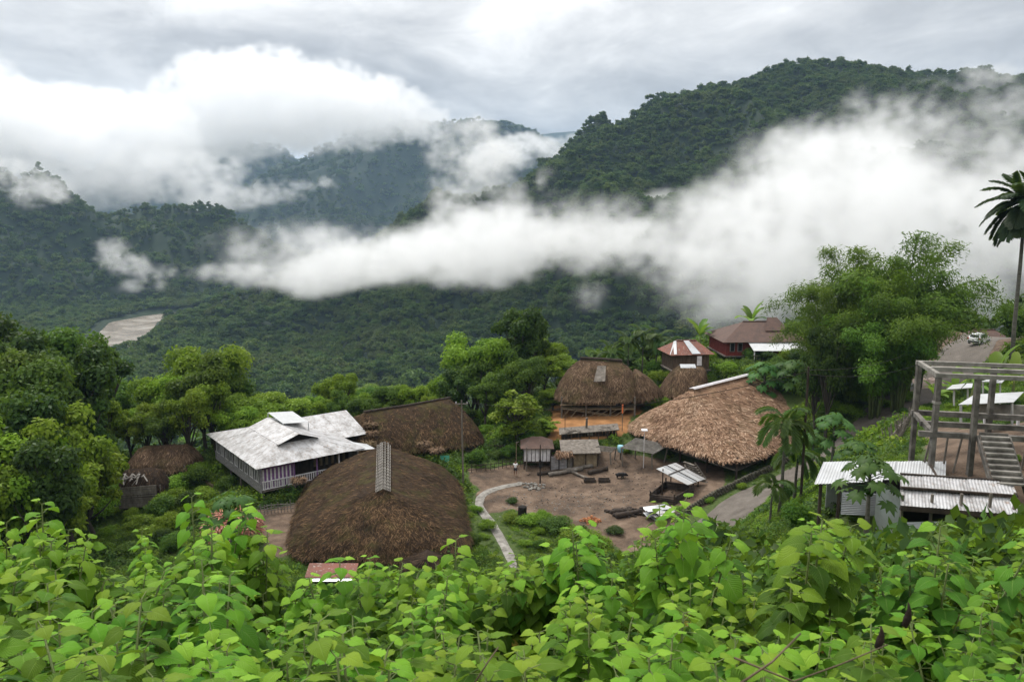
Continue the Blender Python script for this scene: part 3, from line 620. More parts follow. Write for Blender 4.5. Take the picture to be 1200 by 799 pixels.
# ================================================================ ROOF BUILDERS
class Thatch:
    """thatched roof over a quad of eave points and a ridge line; corners rounded, sides bellied"""
    def __init__(s, eaves, ridge, n=4.0, belly=.12, seed=1, ragged=.25):
        s.E = [Vector(e) for e in eaves]; s.Rg = [Vector(r) for r in ridge]; s.n = n; s.belly = belly; s.rag = ragged; s.seed = seed
        # eaves order: near-left, near-right, far-right, far-left in roof terms; the ridge runs from the side (0-1) to the side (2-3)
        A = (s.E[0]+s.E[1])/2; B = (s.E[3]+s.E[2])/2; d = (B-A); L = d.xy.length; dn = d.xy.normalized()
        s.k0 = ((s.Rg[0]-A).xy.dot(dn)/L)*2-1; s.k1 = ((s.Rg[1]-A).xy.dot(dn)/L)*2-1
    def P(s, u, t):
        """u in 0..1 round the eaves, t in 0 (eave) .. 1 (ridge); numpy arrays"""
        a = 2*np.pi*u; ca, sa = np.cos(a), np.sin(a); q = (np.abs(ca)**s.n+np.abs(sa)**s.n)**(-1/s.n); p, v = ca*q, sa*q
        E = [np.array(e) for e in s.E]; pu, pv = (p+1)/2, (v+1)/2
        e = (E[0]*((1-pu)*(1-pv))[:, None]+E[1]*(pu*(1-pv))[:, None]+E[2]*(pu*pv)[:, None]+E[3]*((1-pu)*pv)[:, None])
        rv = np.clip((v-s.k0)/(s.k1-s.k0+1e-9), 0, 1)[:, None]; r = np.array(s.Rg[0])*(1-rv)+np.array(s.Rg[1])*rv
        tt = t[:, None]; o = e*(1-tt)+r*tt
        hz = (r[:, 2]-e[:, 2]); o[:, 2] += s.belly*hz*np.sin(np.pi*np.clip(t, 0, 1))
        o[:, 2] -= .9*np.clip(.12-t, 0, 1)*hz*.35                         # eaves droop
        w = fbm(o[:, 0]/1.3+s.seed, o[:, 1]/1.3, 3, s.seed); o[:, 2] += (w-.5)*.32*np.minimum(1, 6*(1-t)+.25)
        w2 = vnoise(u*70, t*0+s.seed, 3); o[:, 2] -= s.rag*w2*np.clip(1-t*9, 0, 1)
        return o
    def build(s, mat, parent, straw=6000, ln=.6, wd=.10, name='thatch_roof', lift=.10, seed=3, thick=.32, jit=.42):
        rng = np.random.default_rng(seed); nu, nt = 132, 15; U, T = np.meshgrid(np.linspace(0, 1, nu, endpoint=False), np.linspace(0, 1, nt)**1.0, indexing='ij')
        Vt = s.P(U.ravel(), T.ravel()); inn = Vt.copy(); inn[:, 2] -= thick
        def quads(o, flip):
            i = np.arange(nu)[:, None]; j = np.arange(nt-1)[None]; i2 = (i+1) % nu
            q = np.stack([i*nt+j, i2*nt+j, i2*nt+j+1, i*nt+j+1], -1).reshape(-1, 4)+o; return q[:, ::-1] if flip else q
        i = np.arange(nu); i2 = (i+1) % nu; m = nu*nt
        rim = np.stack([i*nt+m, i2*nt+m, i2*nt, i*nt], -1)
        # straws
        u = rng.random(straw); t = np.clip(1-np.sqrt(rng.random(straw)*1.0), 0, .985)
        fr = int(straw*.12); t[:fr] = rng.random(fr)*.02
        b = s.P(u, t); d = s.P(u, np.maximum(t-.04, -.05))-b; d /= np.linalg.norm(d, axis=1, keepdims=True)+1e-9
        su = s.P(u+.003, t)-b; su /= np.linalg.norm(su, axis=1, keepdims=True)+1e-9; nn = np.cross(su, d); nn *= np.sign(nn[:, 2:3]+1e-9)
        d = d+su*rng.normal(size=(straw, 1))*jit+nn*rng.uniform(-.02, lift*1.6, (straw, 1)); d /= np.linalg.norm(d, axis=1, keepdims=True)
        L = ln*rng.uniform(.5, 1.3, (straw, 1)); W = wd*rng.uniform(.5, 1.3, (straw, 1)); sd_ = np.cross(nn, d)
        b = b+nn*.03; e = b+d*L
        e[:fr, 2] -= rng.random(fr)*.35
        S = np.stack([b-sd_*W*.5, b+sd_*W*.5, e+sd_*W*.25, e-sd_*W*.25], 1).reshape(-1, 3); o2 = 2*m
        k = np.arange(straw)*4+o2; SF = np.stack([k, k+1, k+2, k+3], -1)
        rnd = np.concatenate([np.full(2*m, .35), np.repeat(rng.random(straw), 4)])
        return np_mesh(name, np.vstack([Vt, inn, S]), [quads(0, False), quads(m, True), rim, SF], mat, parent, attrs={'rnd': ('POINT', rnd)})
def posts_under(root, pts, top, rad, mat, sink=.3, name='stilt'):
    for x, y in pts:
        mb = MB(); z0 = H(x, y)-sink; mb.tube([(x, y, z0), (x+random.uniform(-.06,.06), y+random.uniform(-.06,.06), top)], [rad, rad*.85], 6); mb.build(name, mat, root)
def quad_pt(E, p, v, z):
    """bilinear point in a plan quad (near-left, near-right, far-right, far-left)"""
    e = [Vector(q) for q in E]; r = e[0]*((1-p)*(1-v))+e[1]*(p*(1-v))+e[2]*(p*v)+e[3]*((1-p)*v); return Vector((r.x, r.y, z))
def body(root, E, z0, z1, inset, mat, name='wall', slats=0, slatmat=None):
    """four walls as a thick ring inset from the eave quad"""
    a, b = inset, 1-inset; c = [quad_pt(E, *pv, z0) for pv in ((a,a),(b,a),(b,b),(a,b))]
    for i in range(4):
        p, q = c[i], c[(i+1) % 4]; mb = MB(); up = Vector((0, 0, z1-z0)); mb.panel(p, q, q+up, p+up, .08)
        n = int((q-p).length/.5); nrm = (q-p).cross(up).normalized()*.03
        for j in range(n+1):
            w = p.lerp(q, j/max(n, 1))+nrm; mb.bar(w, w+up, .07, .05)
        mb.build(name, mat, root)
def platform(root, E, z, inset, mat, name='floor_platform', th=.12):
    a, b = inset, 1-inset; c = [quad_pt(E, *pv, z) for pv in ((a,a),(b,a),(b,b),(a,b))]; mb = MB(); mb.panel(*c, th)
    n = 14
    for j in range(n+1):
        p = c[0].lerp(c[3], j/n); q = c[1].lerp(c[2], j/n); mb.bar(p+Vector((0,0,.03)), q+Vector((0,0,.03)), .10, .07)
    return mb.build(name, mat, root)
def corr(mb, a, b, d, pitch=.11, amp=.014, rows=1, mi=0):
    """corrugated sheet: ridges run from edge a-b towards d; a,b,d corners (d = a + run)"""
    a, b, d = Vector(a), Vector(b), Vector(d); ab = b-a; ad = d-a; n = max(2, int(ab.length/pitch*4)); nr = ab.cross(ad).normalized(); V = []
    for r in range(rows+1):
        for i in range(n+1): V.append(a+ab*(i/n)+ad*(r/rows)+nr*(amp*math.cos(2*math.pi*ab.length/pitch*i/n)))
    m = n+1; return mb.add(V, [(r*m+i, r*m+i+1, (r+1)*m+i+1, (r+1)*m+i) for r in range(rows) for i in range(n)], mi)
def tin(mb, quad, t=.025, seam=.0, mi=0): return mb.panel(*quad, t, mi)
def root_at(name, label, cat, x, y, group=None): return thing(name, label, cat, (x, y, H(x, y)), 0, group)
# ================================================================ THE THATCHED HOUSES
def V3(*p): return Vector(p)
# --- big dark longhouse in front, with the bamboo ridge guard
E = [V3(-19.6,63.6,1.5), V3(-3.0,63.2,1.5), V3(-6.3,87.0,1.7), V3(-22.8,85.4,1.5)]
r = root_at('thatched_longhouse', 'largest dark thatched longhouse nearest the viewer, grey bamboo guard along its ridge', 'longhouse', -12.5, 75)
big = Thatch(E, [V3(-11.6,68.8,5.5), V3(-13.6,81.6,5.6)], 5.5, .07, 4, .4); roof = big.build(M_thatch_dark, r, 20000, .42, .085, jit=.75)
g = MB()
a0, a1 = V3(-11.5,68.0,5.62), V3(-13.65,82.0,5.85); sd_ = (a1-a0).cross(V3(0,0,1)).normalized()
for k in range(-5, 6):
    o = sd_*(k*.125)+V3(0,0,.16-abs(k)*.055); g.bar(a0+o, a1+o+V3(random.uniform(-.1,.1),random.uniform(-.3,.3),0), .07, .05)
for k in range(17):
    p = a0.lerp(a1, (k+.4)/17); g.bar(p-sd_*.7+V3(0,0,-.08), p+V3(0,0,.28), .05); g.bar(p+sd_*.7+V3(0,0,-.08), p+V3(0,0,.28), .05)
g.build('ridge_guard', M_bamboo_grey, r)
body(r, E, .5, 1.7, .13, M_wood_dark); platform(r, E, .55, .08, M_wood_grey)
posts_under(r, [quad_pt(E, p, v, 0).xy for p in (.09,.36,.64,.91) for v in (.07,.3,.55,.8)], .55, .13, M_wood_dark)
# --- small entry porch roof of dark thatch at its near end
r = root_at('entry_porch', 'small dark thatch porch roof propped against near end of longhouse', 'porch', -6.9, 62.2)
Ep = [V3(-9.3,60.9,1.0), V3(-4.9,60.7,1.0), V3(-5.1,63.4,1.3), V3(-9.1,63.5,1.3)]
Thatch(Ep, [V3(-7.1,61.5,2.1), V3(-7.1,63.2,2.2)], 4, .1, 11).build(M_thatch_black, r, 1200, .5, .08)
posts_under(r, [(-8.9,61.2),(-5.3,61.1),(-8.8,63.2),(-5.4,63.1)], 1.2, .08, M_wood_dark, name='post')
# --- rust coloured shed roof in front of it
r = root_at('tin_shed', 'low shed with rust-red and pale tin roof below the longhouse eave', 'shed', -14.6, 60.2)
mb = MB(); mb.panel(V3(-16.4,59.3,1.24), V3(-12.6,59.3,1.24), V3(-12.6,60.0,1.5), V3(-16.4,60.0,1.5), .03); mb.build('lower_roof_sheet', M_tin_grey, r)
mb = MB(); mb.panel(V3(-16.5,59.6,1.43), V3(-12.5,59.6,1.43), V3(-12.5,61.2,1.9), V3(-16.5,61.2,1.9), .03); mb.build('upper_roof_sheet', M_tin_rust, r)
for x in (-16.2,-14.5,-12.8):
    for y, z in ((59.45,1.2),(61.0,1.8)): mb = MB(); mb.bar((x,y,-.2),(x,y,z),.12); mb.build('post', M_wood_dark, r)
mb = MB(); mb.panel((-16.2,61.1,.1),(-12.8,61.1,.1),(-12.8,61.1,1.7),(-16.2,61.1,1.7),.05); mb.build('wall', M_wood_dark, r)
# --- dark thatched house behind
E = [V3(-18.6,89.4,2.1), V3(-2.6,95.8,2.2), V3(-7.6,108.4,2.4), V3(-23.8,100.4,2.1)]
r = root_at('thatched_longhouse', 'dark brown thatched house on stilts behind the metal-roofed house, green tarp at its side', 'longhouse', -13, 98.5)
rt = Thatch([E[3], E[0], E[1], E[2]], [V3(-17.8,95.2,5.9), V3(-8.2,100.8,6.3)], 5, .1, 9); rt.build(M_thatch_dark, r, 12000, .45, .10, jit=.75)
body(r, E, .9, 2.4, .12, M_wood_dark); platform(r, E, .9, .06, M_wood_grey)
posts_under(r, [quad_pt(E, p, v, 0).xy for p in (.05,.35,.65,.95) for v in (.06,.5,.94)], .9, .12, M_wood_dark)
mb = MB(); mb.tube([V3(-18.2,95,6.0), V3(-13,97.9,6.15), V3(-8.0,101,6.4)], .14, 6); mb.build('ridge_pole', M_wood_dark, r)
# --- hut on the orange yard
E = [aty(650,466,101.5), aty(752,471,101.5), V3(0,0,0), V3(0,0,0)]; E[0].z = E[1].z = 6.1
E[2] = V3(18.6,111.0,6.2); E[3] = V3(6.4,111.0,6.2)
r = root_at('thatched_hut', 'round-ended thatched hut on open stilts over the orange clay yard', 'hut', 11.6, 105.5)
hut = Thatch([E[3], E[0], E[1], E[2]], [aty(681,421,106.2), aty(728,424,106.2)], 3.2, .13, 15); hut.build(M_thatch_brown, r, 9500, .45, .1, jit=.7)
mb = MB(); p, q = aty(680,419.5,106.2), aty(729,422.5,106.2)
mb.tube([p, p.lerp(q,.5)+V3(0,0,.05), q], .2, 6); mb.build('ridge_roll', M_wood_dark, r)
mb = MB(); c = aty(699,437,103.6); mb.panel(c+V3(-.5,-1.3,-.9), c+V3(1.0,-1.5,-.8), c+V3(1.3,.6,.85), c+V3(.2,.7,.85), .06); mb.build('roof_patch', M_wood_grey, r)
body(r, E, 4.6, 6.4, .2, M_wood_dark); platform(r, E, 4.55, .08, M_bamboo)
posts_under(r, [quad_pt(E, p, v, 0).xy for p in (.08,.36,.64,.92) for v in (.08,.5,.92)], 6.2, .13, M_wood_grey, name='post')
mb = MB()
for k in range(10):
    p = quad_pt(E, .08+.84*k/9, .08, 3.2); q = quad_pt(E, .08+.84*((k+random.choice([1,2])) % 10)/9, .08, 4.6); mb.tube([p, q], .05, 5)
mb.build('brace', M_bamboo, r)
mb = MB(); a, b = quad_pt(E, .06, .04, 5.2), quad_pt(E, .7, .04, 5.2); mb.tube([a, b], .06, 5); mb.build('railing', M_bamboo, r)
Ea = [V3(15.8,102.5,6.2), V3(20.2,103.2,6.3), V3(20.0,109.0,6.5), V3(16.0,109.5,6.4)]
Thatch(Ea, [V3(16.8,105.0,8.9), V3(16.8,107.0,9.0)], 2.4, .12, 19).build(M_thatch_brown, r, 2500, .55, .1, name='end_roof')
# --- large tan house
E = [V3(13.4,97.4,3.9), V3(24.2,82.2,3.6), V3(43.4,101.0,4.0), V3(30.5,115.5,4.6)]
r = root_at('thatched_house', 'large house under fresh tan thatch, white bamboo strip along its ridge', 'house', 27, 99)
tan = Thatch(E, [aty(812,457,96.8), aty(877,440,106.5)], 6.0, -.03, 22, .3); tan.build(M_thatch_tan, r, 24000, .5, .15, lift=.16, jit=.8)
p, q = aty(811,455.5,96.6), aty(878,438.5,106.7); sd_ = (q-p).cross(V3(0,0,1)).normalized(); mb = MB()
for k in range(-2, 3): mb.bar(p+sd_*k*.17+V3(0,0,.08-abs(k)*.04), q+sd_*k*.17+V3(0,0,.08-abs(k)*.04), .13, .05)
mb.build('ridge_strip', M_whitewood, r)
body(r, E, 2.1, 4.0, .16, M_wood_dark); platform(r, E, 2.1, .06, M_wood_grey)
posts_under(r, [quad_pt(E, p, v, 0).xy for p in (.06,.28,.5,.72,.94) for v in (.06,.3,.55,.8)], 3.6, .14, M_wood_dark, name='post')
mb = MB(); a, b = V3(18.2,88.9,H(18.2,88.9)), V3(20.6,90.6,2.2)
for k in range(9):
    t_ = k/8; p = V3(21.2-1.2*t_, 84.6+1.9*t_, .55+1.6*t_); mb.box((p.x, p.y, p.z), (1.6,.3,.08), R(-55))
mb.bar((21.9,84.9,.4),(20.7,86.9,2.2),.1); mb.bar((20.5,84.0,.4),(19.3,86.0,2.2),.1)
mb.build('stairs', M_wood_grey, r)
# --- small thatched hut between them
E = [aty(779,452,104), aty(833,460,104), V3(27.8,111.5,7.1), V3(20.8,111.5,7.1)]
for e in E: e.z = 6.0
r = root_at('thatched_hut', 'small rounded thatched hut with a grey tin ridge cap, under the rust-roofed cabin', 'hut', 24.2, 107.5)
Thatch([E[3], E[0], E[1], E[2]], [aty(801,428,107.5), aty(824,430,107.5)], 2.8, .2, 31).build(M_thatch_brown, r, 3200, .55, .1)
mb = MB(); c = aty(807,428,107.4); mb.panel(c+V3(-1.2,-.6,-.25), c+V3(.9,-.6,-.25), c+V3(.9,.1,.15), c+V3(-1.2,.1,.15), .03); mb.panel(c+V3(-1.2,.1,.15), c+V3(.9,.1,.15), c+V3(.9,.8,-.2), c+V3(-1.2,.8,-.2), .03); mb.build('ridge_cap', M_tin_grey, r)
body(r, E, 4.2, 6.1, .16, M_wood_dark); posts_under(r, [quad_pt(E, p, v, 0).xy for p in (.15,.85) for v in (.15,.85)], 4.3, .1, M_wood_dark)
# --- two little huts on the left
def left_hut(eL, eR, depth, z, rg, label, mat, nl, seed, wall=True):
    E = [atz(*eL, z), atz(*eR, z)]; d = (E[1]-E[0]); n = V3(-d.y, d.x, 0).normalized()*depth; E += [E[1]+n, E[0]+n]
    c = (E[0]+E[2])/2; r = root_at('thatched_hut', label, 'hut', c.x, c.y)
    m0, m1 = (E[0]+E[3])/2, (E[1]+E[2])/2; m0.z = m1.z = z+rg; k = .22
    Thatch([E[3], E[0], E[1], E[2]], [m0.lerp(m1, k), m0.lerp(m1, 1-k)], 3.0, .16, seed).build(mat, r, nl, .5, .09)
    g0 = min(H(e.x, e.y) for e in E); body(r, E, g0, z+.3, .14, M_wood_dark)
    posts_under(r, [quad_pt(E, p, v, 0).xy for p in (.1,.9) for v in (.1,.9)], z+.2, .09, M_wood_grey, name='post'); return r, E
left_hut((140,551), (222,549), 7.0, .7, 1.9, 'low brown thatched hut among bushes left of the metal-roofed house', M_thatch_brown, 3500, 41)
r, E = left_hut((134,575), (192,571), 4.2, .6, 1.7, 'tumbledown little hut with ragged grey thatch and stacked dark planks', M_thatch_black, 2200, 43)
mb = MB()
for k in range(12):
    z = -1.3+k*.2; p = quad_pt(E, .08, -.05, z); q = quad_pt(E, .86, -.08, z+random.uniform(-.12,.12)); mb.bar(p, q, .06, .16)
mb.build('plank_front', M_wood_grey, r)
mb = MB()
for k in range(26):
    p = quad_pt(E, random.uniform(.1,.6), random.uniform(.0,.5), 2.0); mb.bar(p, p+V3(random.uniform(-.8,.8),random.uniform(-1.0,-.3),random.uniform(-.9,.05)), .14, .03)
mb.build('loose_thatch', M_bamboo_grey, r)
# ================================================================ METAL ROOFED HOUSE
F0 = atz(300,550,4.0); L0 = atz(225,511,4.0); R0 = atz(428,525,4.0)
e1 = (R0-F0); e1.z = 0; LA = e1.length; e1.normalize(); e2 = V3(-e1.y, e1.x, 0); LB = (L0-F0).length
def hp(a, b, z): return V3(F0.x+e1.x*a+e2.x*b, F0.y+e1.y*a+e2.y*b, z)
r = root_at('metal_roofed_house', 'large stilt house with weathered white tin roof and purple striped veranda', 'house', *hp(LA/2, LB/2, 0).xy)
RA = LA*.45; g0, g1 = 2.6, 11.2; zr = 6.35; zg = 5.5
mb = MB()
ze = 4.0; A, B, C, D = hp(0,0,ze), hp(LA,0,ze), hp(LA,LB,ze), hp(0,LB,ze); P0, P1 = hp(RA,g0,zr), hp(RA,g1,zr)
ga, gb = hp(RA-2.35,g0,zg), hp(RA+2.35,g0,zg); ka = hp(RA,g0,zg)
def strips(mb, a, b, c, d, n, t=.03):
    """a roof face laid as n overlapping sheets, a-b eave, d-c ridge"""
    for i in range(n):
        p, q = i/n, (i+1)/n; nz = (Vector(b)-Vector(a)).cross(Vector(d)-Vector(a)).normalized()*(.018*(i % 2)+random.uniform(0,.006))
        mb.panel(Vector(a).lerp(b, p)+nz, Vector(a).lerp(b, q)+nz, Vector(d).lerp(c, q)+nz, Vector(d).lerp(c, p)+nz, t)
strips(mb, D, A, ga.lerp(ga, 0), P1.lerp(P1, 0), 1) if False else None
strips(mb, D, A, hp(RA-2.35,g0,zg), hp(RA-2.35,g1,zg), 9)                 # lower left slope
strips(mb, hp(RA-2.35,g1,zg+.03), hp(RA-2.35,g0-.5,zg+.03), hp(RA,g0-.5,zr), hp(RA,g1,zr), 7)   # upper left slope
strips(mb, A, B, gb, ga, 12)                                              # hip under the gablet
strips(mb, B, C, hp(RA+2.35,g1,zg), hp(RA+2.35,g0,zg), 9)
strips(mb, hp(RA+2.35,g0-.5,zg+.03), hp(RA+2.35,g1,zg+.03), hp(RA,g1,zr), hp(RA,g0-.5,zr), 7)
strips(mb, C, D, hp(RA-2.35,g1,zg), hp(RA+2.35,g1,zg), 10)
mb.panel(hp(RA-2.35,g1,zg), hp(RA,g1,zr), hp(RA+2.35,g1,zg), hp(RA,g1,zg), .03)
roof = mb.build('roof', M_tin_white, r)
mb = MB(); mb.panel(hp(RA-2.1,g0-.1,zg+.02), hp(RA,g0-.1,zg+.02), hp(RA,g0-.1,zr-.1), hp(RA-.1,g0-.1,zr-.1), .04); mb.panel(hp(RA,g0-.1,zg+.02), hp(RA+2.1,g0-.1,zg+.02), hp(RA+.1,g0-.1,zr-.1), hp(RA,g0-.1,zr-.1), .04); mb.build('gable_vent', M_dark, r)
mb = MB(); mb.panel(hp(6.6,5.4,6.0), hp(9.2,5.4,5.6), hp(9.2,9.6,5.75), hp(6.6,9.6,6.75), .04); 
for a, b in ((6.8,5.6),(9.0,5.6),(6.8,9.4),(9.0,9.4)): mb.bar(hp(a,b,4.5), hp(a,b,5.7), .1)
mb = MB(); q = [hp(5.6,6.6,6.55), hp(8.6,6.6,6.25), hp(8.6,11.2,6.6), hp(5.6,11.2,6.9)]; mb.panel(*q, .04)
for p in q: mb.bar(V3(p.x,p.y,p.z-1.3), V3(p.x,p.y,p.z-.05), .1)
mb.build('raised_roof_sheet', M_tin_bright, r)
# rear wing
mb = MB(); w0, w1, b0, bm, b1, zw = 7.6, 15.4, 5.2, 9.6, 14.2, 6.1
strips(mb, hp(w0,b0,4.0), hp(w1,b0,4.0), hp(w1-.6,bm,zw), hp(w0-1.5,bm,zw), 8); strips(mb, hp(w1,b1,4.0), hp(w0,b1,4.0), hp(w0-1.5,bm,zw), hp(w1-.6,bm,zw), 8)
mb.build('wing_roof', M_tin_white, r)
mb = MB(); mb.panel(hp(w1-.3,b0+.5,4.02), hp(w1+1.6,b0+.7,3.7), hp(w1+1.4,b1,3.9), hp(w1-.9,b1-3,5.6), .03); mb.build('wing_end_sheet', M_tin_bright, r)
mb = MB(); mb.panel(hp(LA-2.5,-.05,4.06), hp(LA+1.2,-.1,3.75), hp(LA+1.2,2.0,3.8), hp(LA-.4,2.6,4.2), .03); mb.build('veranda_sheet', M_tin_bright, r)
zf = 1.25; ins = .85
mb = MB(); mb.panel(hp(ins,ins,zf), hp(LA-.4,ins,zf), hp(LA-.4,LB-ins,zf), hp(ins,LB-ins,zf), .18); mb.build('floor_platform', M_wood_grey, r)
# left long wall: lap boards with windows
mb = MB(); H1 = 3.75
for k in range(11):
    z = zf+.02+k*(H1-zf)/11; zt = z+(H1-zf)/11-.012; mb.panel(hp(ins,LB-ins,z), hp(ins,ins,z), hp(ins+.03,ins,zt), hp(ins+.03,LB-ins,zt), .05)
mb.build('wall', M_plank, r)
mb = MB(); mb.panel(hp(ins-.12,LB-ins,zf-.25), hp(ins-.12,ins-.1,zf-.25), hp(ins-.12,ins-.1,zf+.75), hp(ins-.12,LB-ins,zf+.75), .05); mb.build('skirt_wall', M_plank, r)
nw = 9
for k in range(nw):
    b = ins+1.3+k*(LB-2*ins-2.4)/(nw-1); wfr = MB(); x = ins-.14
    for da, db, za, zb in ((-.5,-.42,2.05,3.25),(.42,.5,2.05,3.25),(-.5,.5,1.98,2.05),(-.5,.5,3.25,3.32),(-.03,.03,2.05,3.25)):
        wfr.panel(hp(x,b+db,za), hp(x,b+da,za), hp(x,b+da,zb), hp(x,b+db,zb), .06)
    w_ = wfr.build('window', M_whitewood, r); pn = MB(); pn.panel(hp(x+.05,b+.45,2.02), hp(x+.05,b-.45,2.02), hp(x+.05,b-.45,3.28), hp(x+.05,b+.45,3.28), .03); pn.build('shutter' if k % 3 == 1 else 'pane', M_plank if k % 3 == 1 else M_dark, w_)
# veranda side
mb = MB(); mb.panel(hp(ins,ins+.25,zf), hp(4.4,ins+.25,zf), hp(4.4,ins+.25,H1), hp(ins,ins+.25,H1), .06); mb.build('veranda_wall', M_purple, r)
for k in range(9):
    a = ins+.15+k*.42
    mb = MB(); mb.panel(hp(a,ins+.16,zf+.05), hp(a+.17,ins+.16,zf+.05), hp(a+.17,ins+.16,H1-.3), hp(a,ins+.16,H1-.3), .05); mb.build('white_slat', M_whitewood, r)
mb = MB(); mb.panel(hp(4.4,ins+2.4,zf), hp(LA-.5,ins+2.4,zf), hp(LA-.5,ins+2.4,H1+.3), hp(4.4,ins+2.4,H1+.3), .06); mb.build('inner_wall', M_wood_dark, r)
mb = MB(); mb.bar(hp(ins,ins-.02,zf+.95), hp(LA-.4,ins-.02,zf+.95), .09); mb.bar(hp(ins,ins-.02,zf+.12), hp(LA-.4,ins-.02,zf+.12), .07)
for k in range(44): a = ins+.1+k*(LA-ins-.6)/43; mb.bar(hp(a,ins-.02,zf+.1), hp(a,ins-.02,zf+.95), .10, .04)
mb.build('railing', M_whitewood, r)
for a in (4.4, 7.0, 9.6, LA-.5): mb = MB(); mb.bar(hp(a,ins,zf), hp(a,ins,4.15), .13); mb.build('post', M_purple if a < 8 else M_whitewood, r)
for a in (7.6, 8.3, 9.0, 9.7, 10.4, 11.1): mb = MB(); mb.panel(hp(a,ins+2.3,zf+.7), hp(a+.34,ins+2.3,zf+.7), hp(a+.34,ins+2.3,H1-.1), hp(a,ins+2.3,H1-.1), .05); mb.build('slat', M_bamboo, r)
mb = MB(); mb.panel(hp(LA-.45,ins,zf), hp(LA-.45,LB-ins,zf), hp(LA-.45,LB-ins,H1+.2), hp(LA-.45,ins,H1+.2), .06); mb.panel(hp(LA-.4,LB-ins,zf), hp(ins,LB-ins,zf), hp(ins,LB-ins,H1), hp(LA-.4,LB-ins,H1), .06); mb.build('back_wall', M_plank, r)
posts_under(r, [hp(a,b,0).xy for a in (1,4.5,8,11.6) for b in (1,4.5,8,11.5,15.2)], zf-.1, .11, M_wood_grey)
# ================================================================ RED HOUSE, RUSTY CABIN, BROWN FAR HOUSE
def hip_house(name, label, O, ax, la, lb, z0, z1, zr, over, roofmat, wallmat, k=.28, cat='house', stilt=0):
    ax = V3(*ax, 0).normalized(); ay = V3(-ax.y, ax.x, 0); O = V3(*O, 0)
    def p(a, b, z): v = O+ax*a+ay*b; return V3(v.x, v.y, z)
    c = p(la/2, lb/2, 0); r = root_at(name, label, cat, c.x, c.y); mb = MB(); o = over
    A, B, C, D = p(-o,-o,z1), p(la+o,-o,z1), p(la+o,lb+o,z1), p(-o,lb+o,z1); P, Q = p(la*k,lb/2,zr), p(la*(1-k),lb/2,zr)
    mb.panel(A,B,Q,P,.05); mb.panel(C,D,P,Q,.05)
    for a, b, t_ in ((B,C,Q),(D,A,P)): m = (a+b)/2; mb.panel(a,m,t_,a.lerp(t_,.5),.05); mb.panel(m,b,b.lerp(t_,.5),t_,.05)
    mb.build('roof', roofmat, r)
    mb = MB(); mb.tube([P+V3(0,0,.04), Q+V3(0,0,.04)], .12, 6); mb.build('ridge_cap', roofmat, r)
    cs = [p(0,0,z0), p(la,0,z0), p(la,lb,z0), p(0,lb,z0)]; up = V3(0,0,z1+.25-z0)
    for i in range(4):
        a, b = cs[i], cs[(i+1) % 4]; mb = MB(); mb.panel(a,b,b+up,a+up,.08); nrm = (b-a).cross(up).normalized()*.03
        for j in range(int((b-a).length/.45)+1): w_ = a.lerp(b, j*.45/(b-a).length)+nrm; mb.bar(w_, w_+up*.98, .05, .03)
        mb.build('wall', wallmat, r)
    mb = MB(); mb.panel(p(-.3,-.3,z0), p(la+.3,-.3,z0), p(la+.3,lb+.3,z0), p(-.3,lb+.3,z0), .15); mb.build('floor_platform', M_wood_grey, r)
    posts_under(r, [p(a,b,0).xy for a in (.1,la/2,la-.1) for b in (.1,lb-.1)], z0, .12, M_wood_grey)
    return r, p
o = aty(851,414,121); r, P = hip_house('timber_house', 'red-walled timber house with wide brown roof on the upper slope', (o.x, o.y), (1,.06), 12.2, 8.5, 8.3, 10.5, 13.0, .8, M_tin_brown, M_red, .32)
mb = MB(); mb.panel(P(3.2,-3.0,9.55), P(11.6,-3.0,9.45), P(11.6,-.3,10.45), P(3.2,-.3,10.55), .04); mb.build('lean_to_roof', M_tin_bright, r)
for a in (3.4, 6.2, 9.0, 11.3): mb = MB(); x, y = P(a,-2.8,0).xy; mb.bar((x,y,H(x,y)-.2),(x,y,9.5),.14); mb.build('post', M_whitewood, r)
mb = MB(); mb.panel(P(3.2,-2.9,8.0), P(11.4,-2.9,8.0), P(11.4,-.1,8.0), P(3.2,-.1,8.0), .12); mb.bar(P(3.2,-2.9,8.8), P(11.4,-2.9,8.8), .08)
for k in range(18): mb.bar(P(3.3+k*.47,-2.9,8.0), P(3.3+k*.47,-2.9,8.8), .06)
mb.build('porch', M_wood_grey, r)
for a in (.9, 2.1): mb = MB(); mb.panel(P(a-.38,-.12,8.95), P(a+.38,-.12,8.95), P(a+.38,-.12,10.3), P(a-.38,-.12,10.3), .06); w_ = mb.build('window', M_plank, r); mb = MB(); mb.panel(P(a-.28,-.17,9.05), P(a+.28,-.17,9.05), P(a+.28,-.17,10.2), P(a-.28,-.17,10.2), .03); mb.build('pane', M_dark, w_)
mb = MB(); q = P(6.8, 2.2, 12.9); mb.panel(P(6.6,1.6,11.9), P(10.4,1.6,11.9), P(9.3,4.0,13.7), P(7.7,4.0,13.7), .05); mb.build('roof_gable', M_tin_brown, r)
o = aty(789,421,113); r, P = hip_house('cabin', 'small brown cabin with a rust-red and silver tin roof beside palms', (o.x, o.y), (1,.16), 5.4, 4.6, 7.6, 9.9, 11.5, .65, M_tin_rust, M_wall_brown, .2, 'cabin')
mb = MB(); mb.panel(P(2.6,-.62,10.05), P(3.9,-.62,10.05), P(3.1,2.2,11.56), P(2.3,2.2,11.56), .02); mb.panel(P(-.62,-.2,10.0), P(.3,-.55,10.05), P(1.2,2.2,11.56), P(.8,2.2,11.5), .02); mb.build('silver_sheet', M_tin_grey, r)
